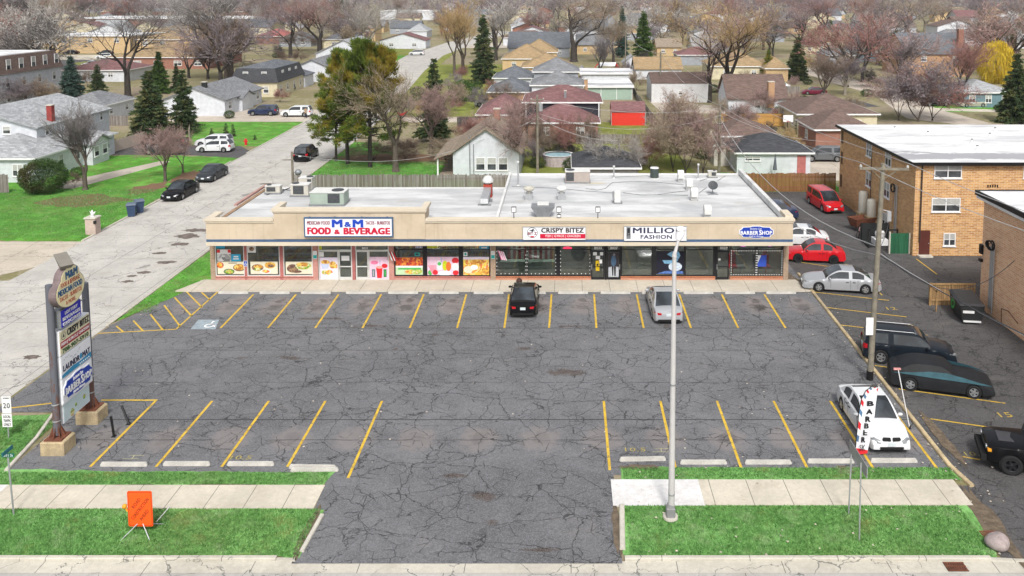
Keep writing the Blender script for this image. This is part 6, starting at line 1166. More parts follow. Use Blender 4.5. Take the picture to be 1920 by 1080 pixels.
b = MB(); b.path([(-.2, 11, .02), (-.25, 11, 1.1), (-.25, 10.2, 1.25), (-.2, 9.2, .9)], .03, 5); obj('hose', b, rust, a2)
# dumpsters, fences and clutter by the apartments
m_dump = mat('dumpster_black', (.02, .022, .022), .5, .25, 3)
p = G(1832, 590); t_ = thing('dumpster', 'black dumpster with a green arrow emblem in front of the wooden screen', 'dumpster', (24.6, 50.3, .02), R(-8)); b = MB(); b.loft([[(-.55, -1.1, .15), (.55, -1.1, .15), (.55, 1.1, .15), (-.55, 1.1, .15)], [(-.7, -1.1, 1.15), (.7, -1.1, 1.15), (.7, 1.1, 1.3), (-.7, 1.1, 1.3)]], True, True); obj('body', b, m_dump, t_); b = MB(); b.loft([[(-.74, -1.14, 1.15), (.74, -1.14, 1.15), (.74, 1.14, 1.3), (-.74, 1.14, 1.3)], [(-.6, -1.0, 1.27), (.6, -1.0, 1.27), (.6, 1.0, 1.42), (-.6, 1.0, 1.42)]], True, True); obj('lid', b, mat('lid_black', (.03, .03, .032), .45, .2), t_)
b = MB(); O = Vector((-.66, .35, .75)); Fd = (Vector((0, -1, 0)), Vector((.1, 0, 1)).normalized(), Vector((-1, 0, .1)).normalized()); b.loft([[tuple(O + Fd[0] * r_ * math.cos(a) + Fd[1] * r_ * math.sin(a) + Fd[2] * .03) for a in [2 * PI * j / 20 for j in range(20)]] for r_ in (.16, .32)]); plate(b, [(-.35, .1), (.0, .42), (-.35, .42)], O, Fd, .02, .04); obj('emblem', b, mat('emblem_green', (.02, .3, .06), .5, .1), t_); b = MB(); b.box(-.55, -1.14, .7, .1, -1.1, .85); b.box(-.5, -1.16, .15, .5, -1.1, .25); obj('label_plate', b, pwhite, t_)
t_ = thing('wooden_screen', 'small wooden fence screen behind the black dumpster', 'fence', (24.4, 52.4, 0)); b = MB(); b.box(-1.2, 0, 0, 1.7, .04, 1.45); obj('boards', b, planks('screen_planks', (.28, .17, .08), (.36, .23, .11)), t_); b = MB(); b.box(-1.2, -.05, 1.35, 1.7, -.002, 1.45); b.box(-1.2, -.05, .3, 1.7, -.002, .4)
for x in (-1.2, .2, 1.6): b.box(x, -.1, 0, x + .1, -.05, 1.5)
b.box(-1.26, -1.2, 1.3, -1.2, .04, 1.4); b.box(-1.26, -1.2, 0, -1.2, -1.1, 1.45); obj('rails', b, mat('screen_wood', (.32, .2, .09), .85, .25, 3), t_)
t_ = thing('green_fence_panel', 'dark green board fence panel beside the brown apartment door', 'fence', (24.9, 63.1, 0)); b = MB(); b.box(-.1, -.05, 0, 1.35, .0, 1.6); obj('boards', b, planks('green_planks', (.02, .1, .05), (.03, .14, .07), .12), t_); b = MB(); b.box(-.2, -.1, 0, -.1, .05, 1.7); b.box(1.3, -.12, 0, 1.4, -.052, 1.65); obj('posts', b, conc_lt, t_)
t_ = thing('bin_enclosure', 'black metal bin enclosure with a white bag behind the green panel', 'enclosure', (24.7, 65.4, 0)); b = MB()
for x, y in ((-1, -.9), (1.2, -.9), (-1, .9), (1.2, .9)): b.box(x - .05, y - .05, 0, x + .05, y + .05, 1.5)
b.box(-1, -.95, 1.4, 1.2, -.88, 1.5); b.box(-1, .85, 0, 1.2, .9, 1.5); b.box(-1, -.8, .05, 1.1, .8, .12); obj('frame', b, m_dump, t_)
tr = thing('rubbish_bag', 'white tied rubbish bag inside the black bin enclosure', 'bag', (24.8, 65.2, .6)); b = MB(); b.sphere((0, 0, .35), .4, 10, 7, .9); b.sphere((0, 0, .75), .12, 8, 5); b.box(-.5, -.5, -.55, .5, .5, -.02); obj('bag', b, pwhite, tr, smooth=60)
for lab, x, y, rz, m in (('rusty red overturned cart beside the apartment wall', 24.9, 69.5, .4, rust), ('pale pink broken bicycle frame leaning by the rusty cart', 24.0, 67.3, .9, mat('pink_metal', (.45, .28, .27), .6, .2))):
    t_ = thing('scrap_cart' if m is rust else 'broken_bicycle', lab, 'cart' if m is rust else 'bicycle', (x, y, .02), rz)
    if m is rust: b = MB(); b.loft([[(-.9, -.4, .4), (.9, -.4, .4), (.9, .4, .4), (-.9, .4, .4)], [(-1.1, -.6, 1.1), (1.1, -.6, 1.1), (1.1, .6, 1.1), (-1.1, .6, 1.1)]], True, False); obj('tub', b, m, t_)
    for k, dx in enumerate((-.55, .55)):
        b = MB(); b.path([(dx + .32 * math.cos(a), .0 if m is not rust else -.5, .33 + .32 * math.sin(a)) for a in [2 * PI * j / 14 for j in range(15)]], .03, 5); [b.tube((dx, 0 if m is not rust else -.5, .33), (dx + .3 * math.cos(a), 0 if m is not rust else -.5, .33 + .3 * math.sin(a)), .008, n=3) for a in (0, 1.2, 2.4, 3.6, 4.8)]; obj('wheel', b, dark, t_)
    b = MB(); b.path([(-.55, 0, .33), (-.2, 0, .85), (.35, 0, .85), (.55, 0, .33), (0, 0, .35), (-.2, 0, .85)], .025, 5); b.path([(0, 0, .35), (.35, 0, .85), (.38, 0, 1.0), (.38, -.25, 1.05)], .02, 5); obj('frame', b, m, t_)
for k, (y, h) in enumerate(((71.9, 2.3), (69.9, 1.9))):
    t_ = thing('white_tank', ['taller white cylinder tank against the apartment wall', 'white tank half hidden by the utility pole'][k], 'tank', (25.8, y, .3 + k * .2)); b = MB(); b.loft([[(r_ * math.cos(2 * PI * j / 16), r_ * math.sin(2 * PI * j / 16), z) for j in range(16)] for r_, z in ((.36, .6), (.38, .7), (.38, h), (.3, h + .12), (.08, h + .18))], True, True); obj('tank', b, m_ac, t_, smooth=40); b = MB(); b.box(-.45, -.45, -.5, .45, .45, .6); obj('base', b, mat('base_tan', (.35, .26, .15), .8), t_)
# ================================================================ utility poles and overhead wires
m_wire = mat('wire', (.4, .4, .4), .5, 0); m_wire_k = mat('wire_dark', (.04, .04, .045), .5, 0); m_ins = mat('insulator', (.5, .5, .48), .4, .1)
def pole(label, x, y, h, lean=(0, 0), arms=(), r=.16, tf=None, name='utility_pole'):
    t_ = thing(name, label, 'utility pole', (x, y, 0)); b = MB(); b.tube((0, 0, 0), (lean[0], lean[1], h), r, r * .7, 12); obj('pole', b, wood_g, t_, smooth=40)
    for z, w_, ang in arms:
        f = z / h; c = Vector((lean[0] * f, lean[1] * f - .15, z)); u = Vector((math.cos(ang), math.sin(ang), 0)); v = Vector((-u.y, u.x, 0)) * .05; k = Vector((0, 0, .06)); b = MB()
        b.loft([[tuple(c - u * w_ - v - k), tuple(c - u * w_ + v - k), tuple(c - u * w_ + v + k), tuple(c - u * w_ - v + k)], [tuple(c + u * w_ - v - k), tuple(c + u * w_ + v - k), tuple(c + u * w_ + v + k), tuple(c + u * w_ - v + k)]], True, True)
        b.tube(tuple(c - u * w_ * .6), tuple(c + Vector((0, .1, -.6))), .02, n=5); b.tube(tuple(c + u * w_ * .6), tuple(c + Vector((0, .1, -.6))), .02, n=5); am = obj('crossarm', b, wood_g, t_)
        for q in (-.95, .95): b = MB(); e = c + u * w_ * q; b.cyl(e.x, e.y, e.z + .06, e.z + .2, .05, n=8); b.cyl(e.x, e.y, e.z + .1, e.z + .13, .08, n=8); obj('insulator', b, m_ins, am)
    if tf: b = MB(); b.cyl(tf[0], tf[1], tf[2], tf[2] + .8, .24, n=14); b.cyl(tf[0], tf[1], tf[2] + .8, tf[2] + .95, .05, n=6); obj('transformer', b, galv, t_, smooth=40)
    return t_
mp_ = pole('tall weathered utility pole with crossarm beside the kerb', 15.72, 42.0, 11.35, (.3, 0), ((11.1, 1.2, -.1),)); b = MB(); q = PY(1628, 649, 41.8); b.box(-.37, -.25, 2.5, .0, -.2, 3.4); obj('notice', b, pwhite, mp_); b = MB(); b.cyl(0, 0, .0, .5, .175, n=12); obj('base_guard', b, black, mp_); b = MB(); b.box(.55, -.15, 8.4, .75, .05, 8.9); b.tube((.15, 0, 9.0), (.65, -.05, 8.9), .02); obj('small_box', b, galv, mp_)
p2_ = pole('utility pole behind the shop at right with wire coil', 16.7, 90.5, 7.9, (0, 0), (), .17); b = MB(); b.path([(-.1 + .45 * math.cos(a), -.3, 6.2 + .45 * math.sin(a)) for a in [2 * PI * j / 12 for j in range(13)]], .03, 4); obj('wire_coil', b, galv, p2_)
pole('pale utility pole by the long white garage', 17.4, 154, 9.0, (0, 0), ((8.6, 1.0, 0),), .2); pole('distant utility pole left of the two dark spruces', 14.6, 205, 10.5, (0, 0), ((10.2, 1.2, 0),), .16)
p3_ = pole('utility pole with transformer in front of the maroon roofs', -3.0, 90, 8.9, (0, 0), ((8.4, .7, .2),), .17, (.35, -.2, 7.2)); pole('short grey pole behind the middle of the shop roof', 5.6, 87, 4.8, (0, 0), (), .2)
p4_ = pole('short wooden post with a small dish behind the left rooftop units', -22.9, 69.9, 6.6, (0, 0), (), .13, name='service_pole'); b = MB(); b.sphere((.55, -.25, 4.9), .3, 10, 6, .9); b.tube((0, 0, 4.8), (.5, -.2, 4.9), .03); obj('dish', b, galv_d, p4_, smooth=50)
pole('street light mast above the far left street', -142.5, 243, 11, (0, 0), (), .12, name='light_mast'); b = MB(); b.tube((-142.5, 243, 10.9), (-148.5, 243, 12), .08, n=6); obj('mast_arm', b, m_ins, bpy.data.objects['light_mast']); bpy.data.objects['mast_arm'].location = (142.5, -243, 0)
def wire(label, a, b_, sag, r=.017, m=None, n=14, ):
    a, b_ = Vector(a), Vector(b_); mb = MB(); mb.path([tuple(a.lerp(b_, k / n) - Vector((0, 0, sag * 4 * (k / n) * (1 - k / n)))) for k in range(n + 1)], r, 4); o = obj('overhead_wire', mb, m or m_wire, smooth=60); tag(o, label, 'wire', 'overhead wires')
T_L, T_R, T_M = (14.9, 41.9, 11.4), (17.2, 41.75, 11.4), (16.0, 42, 8.0)
wire('white overhead wire from the left end of the crossarm across the brick apartments', T_L, (22.5, 20, 11.3), .8); wire('white overhead wire from the right end of the crossarm over the apartment fronts', T_R, (24.8, 20, 11.3), .8)
wire('white overhead wire from the crossarm back to the pole with the coil', T_L, (16.6, 90.5, 7.8), .5); wire('white overhead wire from the right of the crossarm towards the long white garage', T_R, (18.2, 154, 8.7), 1.4)
wire('thick pale cable from the tall pole back over the red minivan', (15.95, 42.1, 7.0), (16.8, 90.5, 6.2), 2.0, .03); wire('thin pale cable from the tall pole over the white sedan', (15.95, 42, 6.6), (15.5, 90, 5.2), 2.6, .02)
wire('dark cable sagging from the tall pole to the near apartment conduits', (16.0, 42, 6.9), (26.1, 47.9, 4.4), 1.9, .02, m_wire_k); wire('dark cable running from the tall pole over the off-roader', (16.0, 42, 6.6), (25, 14, 8), 1.2, .025, m_wire_k); wire('white cable running from the tall pole over the off-roader', (16.0, 42, 6.7), (26.2, 14, 8.2), 1.6, .018)
wire('dark cable from the tall pole to the wire coil on the large apartment', (16.0, 42.1, 6.9), (26.1, 65.7, 4.5), .8, .018, m_wire_k)
wire('white wire from the service post across the lawn to the cottage', (-22.9, 69.8, 6.4), (-11.5, 88, 3.3), .9, .022); wire('pale wire rising from the cottage to the transformer pole', (-9.5, 88, 4.2), (-3.1, 90, 6.4), .3, .02)
wire('upper white wire from the transformer pole to the pole with the coil', (-2.9, 90, 6.9), (16.6, 90.5, 6.6), 1.6, .022); wire('lower white wire from the transformer pole to the short grey pole', (-2.9, 90, 6.5), (5.6, 87, 4.5), .7, .025)
wire('white wire from the transformer pole top over the red shed', (-2.6, 90, 8.4), (16.6, 90.5, 7.4), .9, .02); wire('white wire from the pale pole over the dark spruces', (16.6, 154, 8.8), (14.6, 205, 10.3), 1.2, .03); wire('white wire from the coil pole to the pale pole', (16.9, 90.5, 7.6), (17.6, 154, 8.6), 1.4, .022); wire('pale wire from the pole with the coil over the black-roofed garage', (16.8, 90.5, 7.0), (27, 80, 5.6), .9, .02)
# ================================================================ a person by the white SUV on the concrete drive
def person(label, x, y, rz, top, leg, hair, sc=1.0):
    t_ = thing('person', label, 'person', (x, y, .02), rz); V = [(0, 0, .95), (0, 0, 1.15), (0, 0, 1.38), (0, 0, 1.5), (0, 0, 1.62), (0, 0, 1.72), (.1, 0, .9), (.11, .03, .5), (.12, -.02, .08), (.12, .12, .04), (-.1, 0, .9), (-.12, -.05, .5), (-.14, -.1, .08), (-.14, .04, .04), (.19, 0, 1.4), (.27, .02, 1.12), (.25, .14, .9), (-.19, 0, 1.4), (-.27, .02, 1.12), (-.25, .14, .9)]
    E = [(0, 1), (1, 2), (2, 3), (3, 4), (4, 5), (0, 6), (6, 7), (7, 8), (8, 9), (0, 10), (10, 11), (11, 12), (12, 13), (2, 14), (14, 15), (15, 16), (2, 17), (17, 18), (18, 19)]; Rd = [.15, .14, .16, .06, .1, .07, .1, .07, .05, .04, .1, .07, .05, .04, .07, .05, .04, .07, .05, .04]
    me = bpy.data.meshes.new('body'); me.from_pydata(V, E, []); o = bpy.data.objects.new('tmp', me); COL.objects.link(o); md = o.modifiers.new('s', 'SKIN'); o.modifiers.new('u', 'SUBSURF').levels = 1
    for i, s_ in enumerate(me.skin_vertices[0].data): s_.radius = (Rd[i], Rd[i] * (.75 if i < 3 else 1)); s_.use_root = i == 0
    me2 = bpy.data.meshes.new_from_object(o.evaluated_get(bpy.context.evaluated_depsgraph_get())); bpy.data.objects.remove(o); me2.name = 'body'
    skin = mat('skin', (.42, .25, .18), .6, .05); bo_ = obj('body', me2, skin, t_, smooth=60); me2.materials.append(top); me2.materials.append(leg); me2.materials.append(hair)
    for p_ in me2.polygons: z = p_.center.z; p_.material_index = 3 if z > 1.66 or (z > 1.55 and p_.center.y < -.02) else 0 if z > 1.5 or (z < .93 and abs(p_.center.x) > .2 and z > .8) else 1 if z > .8 else 2
    return t_
person('person in a tan jacket and dark trousers standing behind the white SUV', -40.9, 132.0, .5, mat('tan_jacket', (.3, .2, .12), .8), mat('dark_trousers', (.03, .03, .05), .8), mat('hair_brown', (.05, .03, .02), .8))
# ================================================================ houses
m_sw, m_sg, m_sc, m_sb = siding('white_siding', (.6, .62, .66)), siding('grey_siding', (.3, .32, .35)), siding('cream_siding', (.6, .54, .38)), siding('blue_siding', (.14, .22, .26))
m_sh = {k: shingle(k + '_shingles', c) for k, c in dict(grey=(.2, .205, .215), pale=(.33, .34, .35), dark=(.06, .062, .068), tan=(.32, .23, .13), brown=(.15, .105, .09), maroon=(.19, .1, .1), taupe=(.27, .22, .17), slate=(.13, .14, .155)).items()}
m_rb, m_ob = brick('red_house_brick', (.24, .08, .05), (.32, .12, .08), (.35, .25, .2)), brick('orange_house_brick', (.38, .19, .09), (.48, .27, .14), (.45, .35, .25)); m_yb = brick('yellow_brick', (.5, .33, .14), (.6, .42, .2), (.5, .4, .3))
FOOT = []
def roof_mb(x0, y0, x1, y1, z, rise, kind, ov=.35, th=.16):
    x0 -= ov; y0 -= ov; x1 += ov; y1 += ov; b = MB(); w_, d = x1 - x0, y1 - y0
    if kind == 'hip':
        if w_ > d: A, B = (x0 + d / 2, (y0 + y1) / 2), (x1 - d / 2, (y0 + y1) / 2)
        else: A, B = ((x0 + x1) / 2, y0 + w_ / 2), ((x0 + x1) / 2, y1 - w_ / 2)
        c = [(x0, y0, z), (x1, y0, z), (x1, y1, z), (x0, y1, z), (A[0], A[1], z + rise), (B[0], B[1], z + rise)]
        b.add(c, [(0, 1, 5, 4), (1, 2, 5), (2, 3, 4, 5), (3, 0, 4)] if w_ > d else [(0, 1, 4), (1, 2, 5, 4), (2, 3, 5), (3, 0, 4, 5)])
        b.add([(x0, y0, z - th), (x1, y0, z - th), (x1, y1, z - th), (x0, y1, z - th)], [(0, 3, 2, 1)])
    elif kind in ('gx', 'gy'):
        if kind == 'gx': m_ = (y0 + y1) / 2; P = [(y0, z), (m_, z + rise), (y1, z), (y1, z - th), (m_, z + rise - th), (y0, z - th)]; b.loft([[(x, a, q) for a, q in P] for x in (x1, x0)], True, True)
        else: m_ = (x0 + x1) / 2; P = [(x0, z), (m_, z + rise), (x1, z), (x1, z - th), (m_, z + rise - th), (x0, z - th)]; b.loft([[(a, y, q) for a, q in P] for y in (y0, y1)], True, True)
    elif kind == 'mansard': b.loft([[(x0 + i, y0 + i, q), (x1 - i, y0 + i, q), (x1 - i, y1 - i, q), (x0 + i, y1 - i, q)] for i, q in ((0, z), (.9, z + rise))]); b.add([(x0 + .9, y0 + .9, z + rise), (x1 - .9, y0 + .9, z + rise), (x1 - .9, y1 - .9, z + rise), (x0 + .9, y1 - .9, z + rise)], [(0, 1, 2, 3)])
    else: b.box(x0, y0, z, x1, y1, z + .25)
    return b
def block(h_, x0, y0, x1, y1, z0, h, wm, rm, kind, rise, ox_, oy_, trim=white, ov=.35):
    X0, Y0, X1, Y1 = x0 - ox_, y0 - oy_, x1 - ox_, y1 - oy_; b = MB(); b.box(X0, Y0, z0, X1, Y1, h)
    if kind == 'gy': b.add([(X0, Y0, h), (X1, Y0, h), ((X0 + X1) / 2, Y0, h + rise - .2), (X0, Y1, h), (X1, Y1, h), ((X0 + X1) / 2, Y1, h + rise - .2)], [(0, 1, 2), (4, 3, 5)])
    if kind == 'gx': b.add([(X0, Y0, h), (X0, Y1, h), (X0, (Y0 + Y1) / 2, h + rise - .2), (X1, Y0, h), (X1, Y1, h), (X1, (Y0 + Y1) / 2, h + rise - .2)], [(1, 0, 2), (3, 4, 5)])
    obj('wall', b, wm, h_); r_ = obj('roof', roof_mb(X0, Y0, X1, Y1, h + .02, rise, kind, ov), rm, h_)
    if kind in ('hip', 'flat'):
        b = MB(); o = ov + .03; b.box(X0 - o, Y0 - o, h - .14, X1 + o, Y0 - o + .04, h + .05); b.box(X0 - o, Y0 - o + .04, h - .14, X0 - o + .04, Y1 + o, h + .05); b.box(X1 + o - .04, Y0 - o + .04, h - .14, X1 + o, Y1 + o, h + .05); obj('gutter', b, trim, r_)
    FOOT.append((x0, y0, x1, y1))
def wins(h_, x0, y0, x1, y1, ox_, oy_, F='F', n=3, z=1.6, w_=1.1, hh=1.1):
    for k in range(n):
        f = (k + .5) / n
        if F == 'F': win_at(h_, FRONT, (x0 + (x1 - x0) * f - ox_, y0 - oy_, z), w_, hh, w_ > 1)
        elif F == 'E': win_at(h_, EAST, (x1 - ox_, y0 + (y1 - y0) * f - oy_, z), w_, hh, w_ > 1)
        else: win_at(h_, WEST, (x0 - ox_, y0 + (y1 - y0) * f - oy_, z), w_, hh, w_ > 1)
def chim(h_, x, y, z0, z1, ox_, oy_, m=m_ob, s_=.4): b = MB(); b.box(x - ox_ - s_, y - oy_ - s_, z0, x - ox_ + s_, y - oy_ + s_, z1); c = obj('chimney', b, m, h_); b = MB(); b.box(x - ox_ - s_ - .06, y - oy_ - s_ - .06, z1, x - ox_ + s_ + .06, y - oy_ + s_ + .06, z1 + .1); obj('chimney_cap', b, conc_lt, c)
def house(label, x0, y0, x1, y1, h, kind, rise, wm, rm, w=(), name='house', ch=None, cat='house', door=None, ov=.35):
    cx_ = (x0 + x1) / 2; t_ = thing(name, label, cat, (cx_, y0, 0)); block(t_, x0, y0, x1, y1, 0, h, wm, m_sh[rm] if isinstance(rm, str) else rm, kind, rise, cx_, y0, ov=ov)
    for q in w: wins(t_, x0, y0, x1, y1, cx_, y0, *q)
    if ch: chim(t_, ch[0], ch[1], 1, ch[2], cx_, y0, *ch[3:])
    if door is not None: b = MB(); plate(b, rect(x0 + door - cx_, 0, x0 + door + .95 - cx_, 2.05), (0, 0, 0), FRONT, 0, .03); obj('door', b, m_fr_r if name == 'garage' else m_sg, t_)
    return t_, cx_, y0
def eav(pl, pr, pe, h):
    """front wall line from the eave's ends: left, right and height"""
    yb = (pe + 17) * 20 / (20 - h) - 17; Y = G(1060, yb).y; return PY(pl, pe, Y).x, Y, PY(pr, pe, Y).x
def H(label, pl, pr, pe, h, dep, kind, rise, wm, rm, w=(('F', 2),), **k):
    x0, Y, x1 = eav(pl, pr, pe, h); return house(label, x0, Y, x1, Y + dep, h, kind, rise, wm, rm, w, **k)
# left: the white house on the corner, its neighbours
t_, a, c_ = house('white siding house with grey roofs and tall red chimney on the corner lawn', -66, 87.2, -55.6, 103, 2.6, 'hip', 1.7, m_sw, 'pale', (('F', 3, 1.3, 1.1, 1.3), ('E', 5, 1.5, .9, 1.2)))
block(t_, -72, 93, -58.8, 108, 2, 4.9, m_sw, m_sh['pale'], 'gy', 2.0, a, c_); wins(t_, -72, 93, -58.8, 108, a, c_, 'E', 4, 4.2, .7, 1.0); wins(t_, -72, 93, -58.8, 108, a, c_, 'F', 2, 4.6, .9, .9); chim(t_, -59.2, 96.4, 2, 6.9, a, c_, mat('red_chimney', (.28, .05, .045), .85, .25, 4), .3)
block(t_, -58.6, 96, -54.4, 99.5, 0, 2.5, m_sw, m_sh['pale'], 'gx', .9, a, c_); wins(t_, -58.6, 96, -54.4, 99.5, a, c_, 'E', 2, 1.5, 1.0, 1.2)
house('small white building with grey hip roof beyond the corner house', -77.5, 127.6, -70.4, 137, 2.6, 'hip', 1.7, m_sw, 'grey', (('E', 2, 1.5, .9, .9),))
t_, a, c_ = house('white ranch house with grey gabled roof and black chimney', -64.5, 134.5, -54.6, 151, 2.6, 'gy', 2.1, m_sw, 'grey', (('F', 1, 1.5, 1.0, .9), ('E', 4, 1.5, 1.2, 1.2))); chim(t_, -58.8, 137, 2.5, 5.2, a, c_, m_dump, .35); block(t_, -56, 140, -53.9, 145, 0, 2.3, m_sw, m_sh['grey'], 'gx', 1.0, a, c_)
t_, a, c_ = house('cream house with black mansard roof and white dormers', -63, 159, -54.5, 175, 2.75, 'mansard', 2.6, m_sc, 'dark', (('F', 2, 1.4, 1.0, 1.3), ('E', 4, 1.4, 1.0, 1.3))); obj('roof_top', roof_mb(-62.2 - a, 159.9 - c_, -55.3 - a, 174.2 - c_, 5.38, .9, 'hip', .2), m_sh['slate'], t_)
for F_, O in ((FRONT, (-60.5 - a, .25, 4.05)), (FRONT, (-57 - a, .25, 4.05)), (EAST, (-54.7 - a, 4, 4.05)), (EAST, (-54.7 - a, 8, 4.05)), (EAST, (-54.7 - a, 12, 4.05))): win_at(t_, F_, O, 1.0, 1.5, False, 'dormer_window')
block(t_, -62, 175.05, -54.2, 181, 0, 2.5, m_sw, m_sh['slate'], 'gy', 1.2, a, c_)
house('white house with grey gable roof behind the mansard house', -60.5, 186, -51.5, 203, 2.8, 'gy', 2.2, m_sw, 'grey', (('F', 2, 1.5, 1.2, 1.0), ('E', 2)))
house('tall white gabled house behind the yellow-green pine', -63, 213, -49, 232, 4.2, 'gy', 3.6, m_sw, 'pale', (('F', 2, 2.2, 1.2, 1.2),))
t_, a, c_ = house('long apartment block with brown mansard top and white lower storey, upper left', -114, 128, -95, 158.6, 5.9, 'mansard', 3.0, m_sw, m_sh['brown'], (('E', 7, 4.4, 1.0, 1.5), ('E', 7, 1.8, 1.0, 1.3)), cat='apartment building', name='apartment_building'); b = MB(); b.box(-113 - a, 1, 8.9, -96.2 - a, 29.5, 9.05); obj('roof_top', b, m_ar, t_)
for k in range(9): win_at(t_, EAST, (-94.9 - a, 2 + k * 3.4, 7.4), 1.2, 2.0, False, 'dormer_window')
house('two-storey tan brick building with white flat roof, upper left', -165.5, 271.6, -140, 290, 5.6, 'flat', 0, m_yb, m_ar, (('F', 3, 4.2, 1.6, 1.4),), cat='building', name='building'); house('cream building with tan hip roof right of the tan brick building', -150, 300, -122, 318, 5.4, 'hip', 2.4, m_sc, 'tan', (('F', 6, 4.0, 1.4, 1.4),), cat='building', name='building')
house('yellowish apartment house with tan hip roof and balconies, upper left', -133, 262, -106, 280, 5.0, 'hip', 2.6, m_yb, 'tan', (('F', 5, 3.8, 1.6, 1.3), ('F', 5, 1.4, 1.6, 1.3)), cat='building', name='building'); house('long red brick building with broad tan roof, upper left', -118, 217, -92, 240, 3.0, 'hip', 3.0, m_rb, 'tan', (('F', 5, 1.5, 2.0, 1.3),), cat='building', name='building')
house('very long low dark red building with white roof edge, upper left', -250, 430, -150, 470, 6, 'flat', 0, m_rb, m_ar, (), cat='building', name='building', ov=1.0); house('pale yellow building with dark roof beyond the tan roofs', -164, 344, -120, 362, 5.4, 'gx', 3, m_sc, 'slate', (('F', 4, 4, 1.5, 1.5),), cat='building', name='building'); house('small house with reddish hip roof behind the blue-green spruce', -111, 186, -97, 198, 2.6, 'hip', 2, m_sw, 'maroon', (('F', 2),)); house('red roofed hall with dark band, upper left of centre', -152, 330, -110, 350, 3.4, 'hip', 3, m_rb, 'maroon', ()) if 0 else None
H('long low red-roofed house behind the reddish trees', 480, 540, 68, 3, 14, 'hip', 2.6, m_rb, mat('red_roof', (.3, .1, .09), .9, .2), ())
# centre
t_, a, c_ = house('white cottage with taupe gable roof and porch behind the wooden fence', -11.9, 88.3, -4.9, 100, 2.9, 'gy', 2.7, m_sw, 'taupe', (), ch=(-7.9, 97, 6.4, m_rb, .35)); block(t_, -13.4, 88.4, -11.92, 99.5, 0, .3, conc_lt, m_sh['taupe'], 'flat', 0, a, c_, ov=.01); b = MB(); b.loft([[(-13.9 - a, -.3, 2.25), (-11.7 - a, -.3, 3.05), (-11.7 - a, 11.6, 3.05), (-13.9 - a, 11.6, 2.25)], [(-13.9 - a, -.3, 2.35), (-11.7 - a, -.3, 3.15), (-11.7 - a, 11.6, 3.15), (-13.9 - a, 11.6, 2.35)]], True, True); obj('porch_roof', b, m_sh['taupe'], t_); b = MB(); b.box(-13.6 - a, .0, .3, -13.45 - a, .15, 2.35); obj('porch_post', b, white, t_)
for x in (-9.0, -7.8, -6.6): win_at(t_, FRONT, (x - a, 0, 1.75), 1.0, 1.4, False)
b = MB(); b.tube((-10.1 - a, -.1, .6), (-10.1 - a, -.1, 4.9), .05); b.tube((-9.7 - a, -.1, .6), (-9.7 - a, -.1, 3.9), .04); obj('flue_pipe', b, galv_d, t_)
t_, a, c_ = H('brick house with two-level maroon hip roofs in the middle', 990, 1121, 229, 2.75, 8, 'hip', 2.0, m_rb, 'maroon', (('F', 2),)); block(t_, -5.6, c_ + 5, 4.8, c_ + 14, 2.6, 4.8, mat('dark_wall', (.03, .03, .04), .7), m_sh['maroon'], 'hip', 1.9, a, c_); b = MB(); [b.tube((x - a, 4.6, 2.7), (x - a, 4.6, 4.8), .08) for x in (-5.4, 4.6)]; obj('post', b, white, t_); chim(t_, 0, c_ + 6, 4, 6.2, a, c_, galv_d, .15)
H('orange brick house with maroon hip roof left of the two-level one', 896, 985, 214, 2.9, 10, 'hip', 2.2, m_ob, 'maroon', (('F', 1),))
t_, a, c_ = H('two-storey white house with grey hip roofs behind the maroon roofs', 997, 1093, 159, 4.6, 9, 'hip', 1.9, m_sw, 'grey', (('F', 1, 3.6, 1.0, .8),)); chim(t_, 3.4, c_ + 1, 2, 5.4, a, c_, m_ob, .3)
H('orange brick house with charcoal hip roof beside the silver vehicle', 916, 998, 172, 2.9, 10, 'hip', 2.0, m_ob, 'slate', (('F', 1),)); H('white house with slate hip roof behind the charcoal roof', 926, 1000, 146, 2.9, 10, 'hip', 2.0, m_sw, 'slate', (('F', 1),)); H('grey-blue house with pale grey hip roof and tan chimney', 1001, 1084, 134, 4.8, 9, 'hip', 2.4, m_sg, 'grey', (('F', 1, 3.6, 1.0, .8),))
H('house with tan hip roof and yellow chimney, nearest of three tan roofs', 978, 1070, 126, 2.9, 12, 'hip', 2.8, m_yb, 'tan', (('F', 2),)); H('house with wide tan hip roof, left of three tan roofs', 942, 1028, 110, 2.9, 14, 'hip', 3.4, m_yb, 'tan', (('F', 2),)); H('house with tall tan hip roof, farthest of three tan roofs', 975, 1044, 98, 2.9, 14, 'hip', 3.4, m_yb, 'tan', ())
H('long grey house with broad slate roof and brown chimney', 953, 1068, 89, 3, 16, 'gx', 4.4, m_sg, 'slate', (('F', 3),)); H('tan brick and white house with grey roof beside the great bare tree', 1082, 1142, 84, 3, 14, 'gx', 3.2, m_yb, 'grey', (('F', 2),)); H('white two-storey house with grey roof above the tan brick one', 1092, 1140, 56, 5.5, 12, 'gx', 4, m_sw, 'slate', (('F', 3, 4),)); H('pale grey gabled house left of the blue-green spruce', 1132, 1158, 45, 6, 12, 'gy', 4, m_sg, 'pale', (('F', 2, 4.4),)); H('white house with pale roof and blank wall, left of the tan roofs', 958, 990, 47, 3, 14, 'hip', 4, m_sw, 'pale', ())
H('white house with pale grey hip roof left of the ochre trees', 765, 800, 58, 3, 14, 'hip', 3, m_sw, 'pale', ())
house('white flat-roofed hall with long white wall, far centre', -128, 585, -88, 620, 6, 'flat', 0, m_sw, m_ar, (), cat='building', name='building')
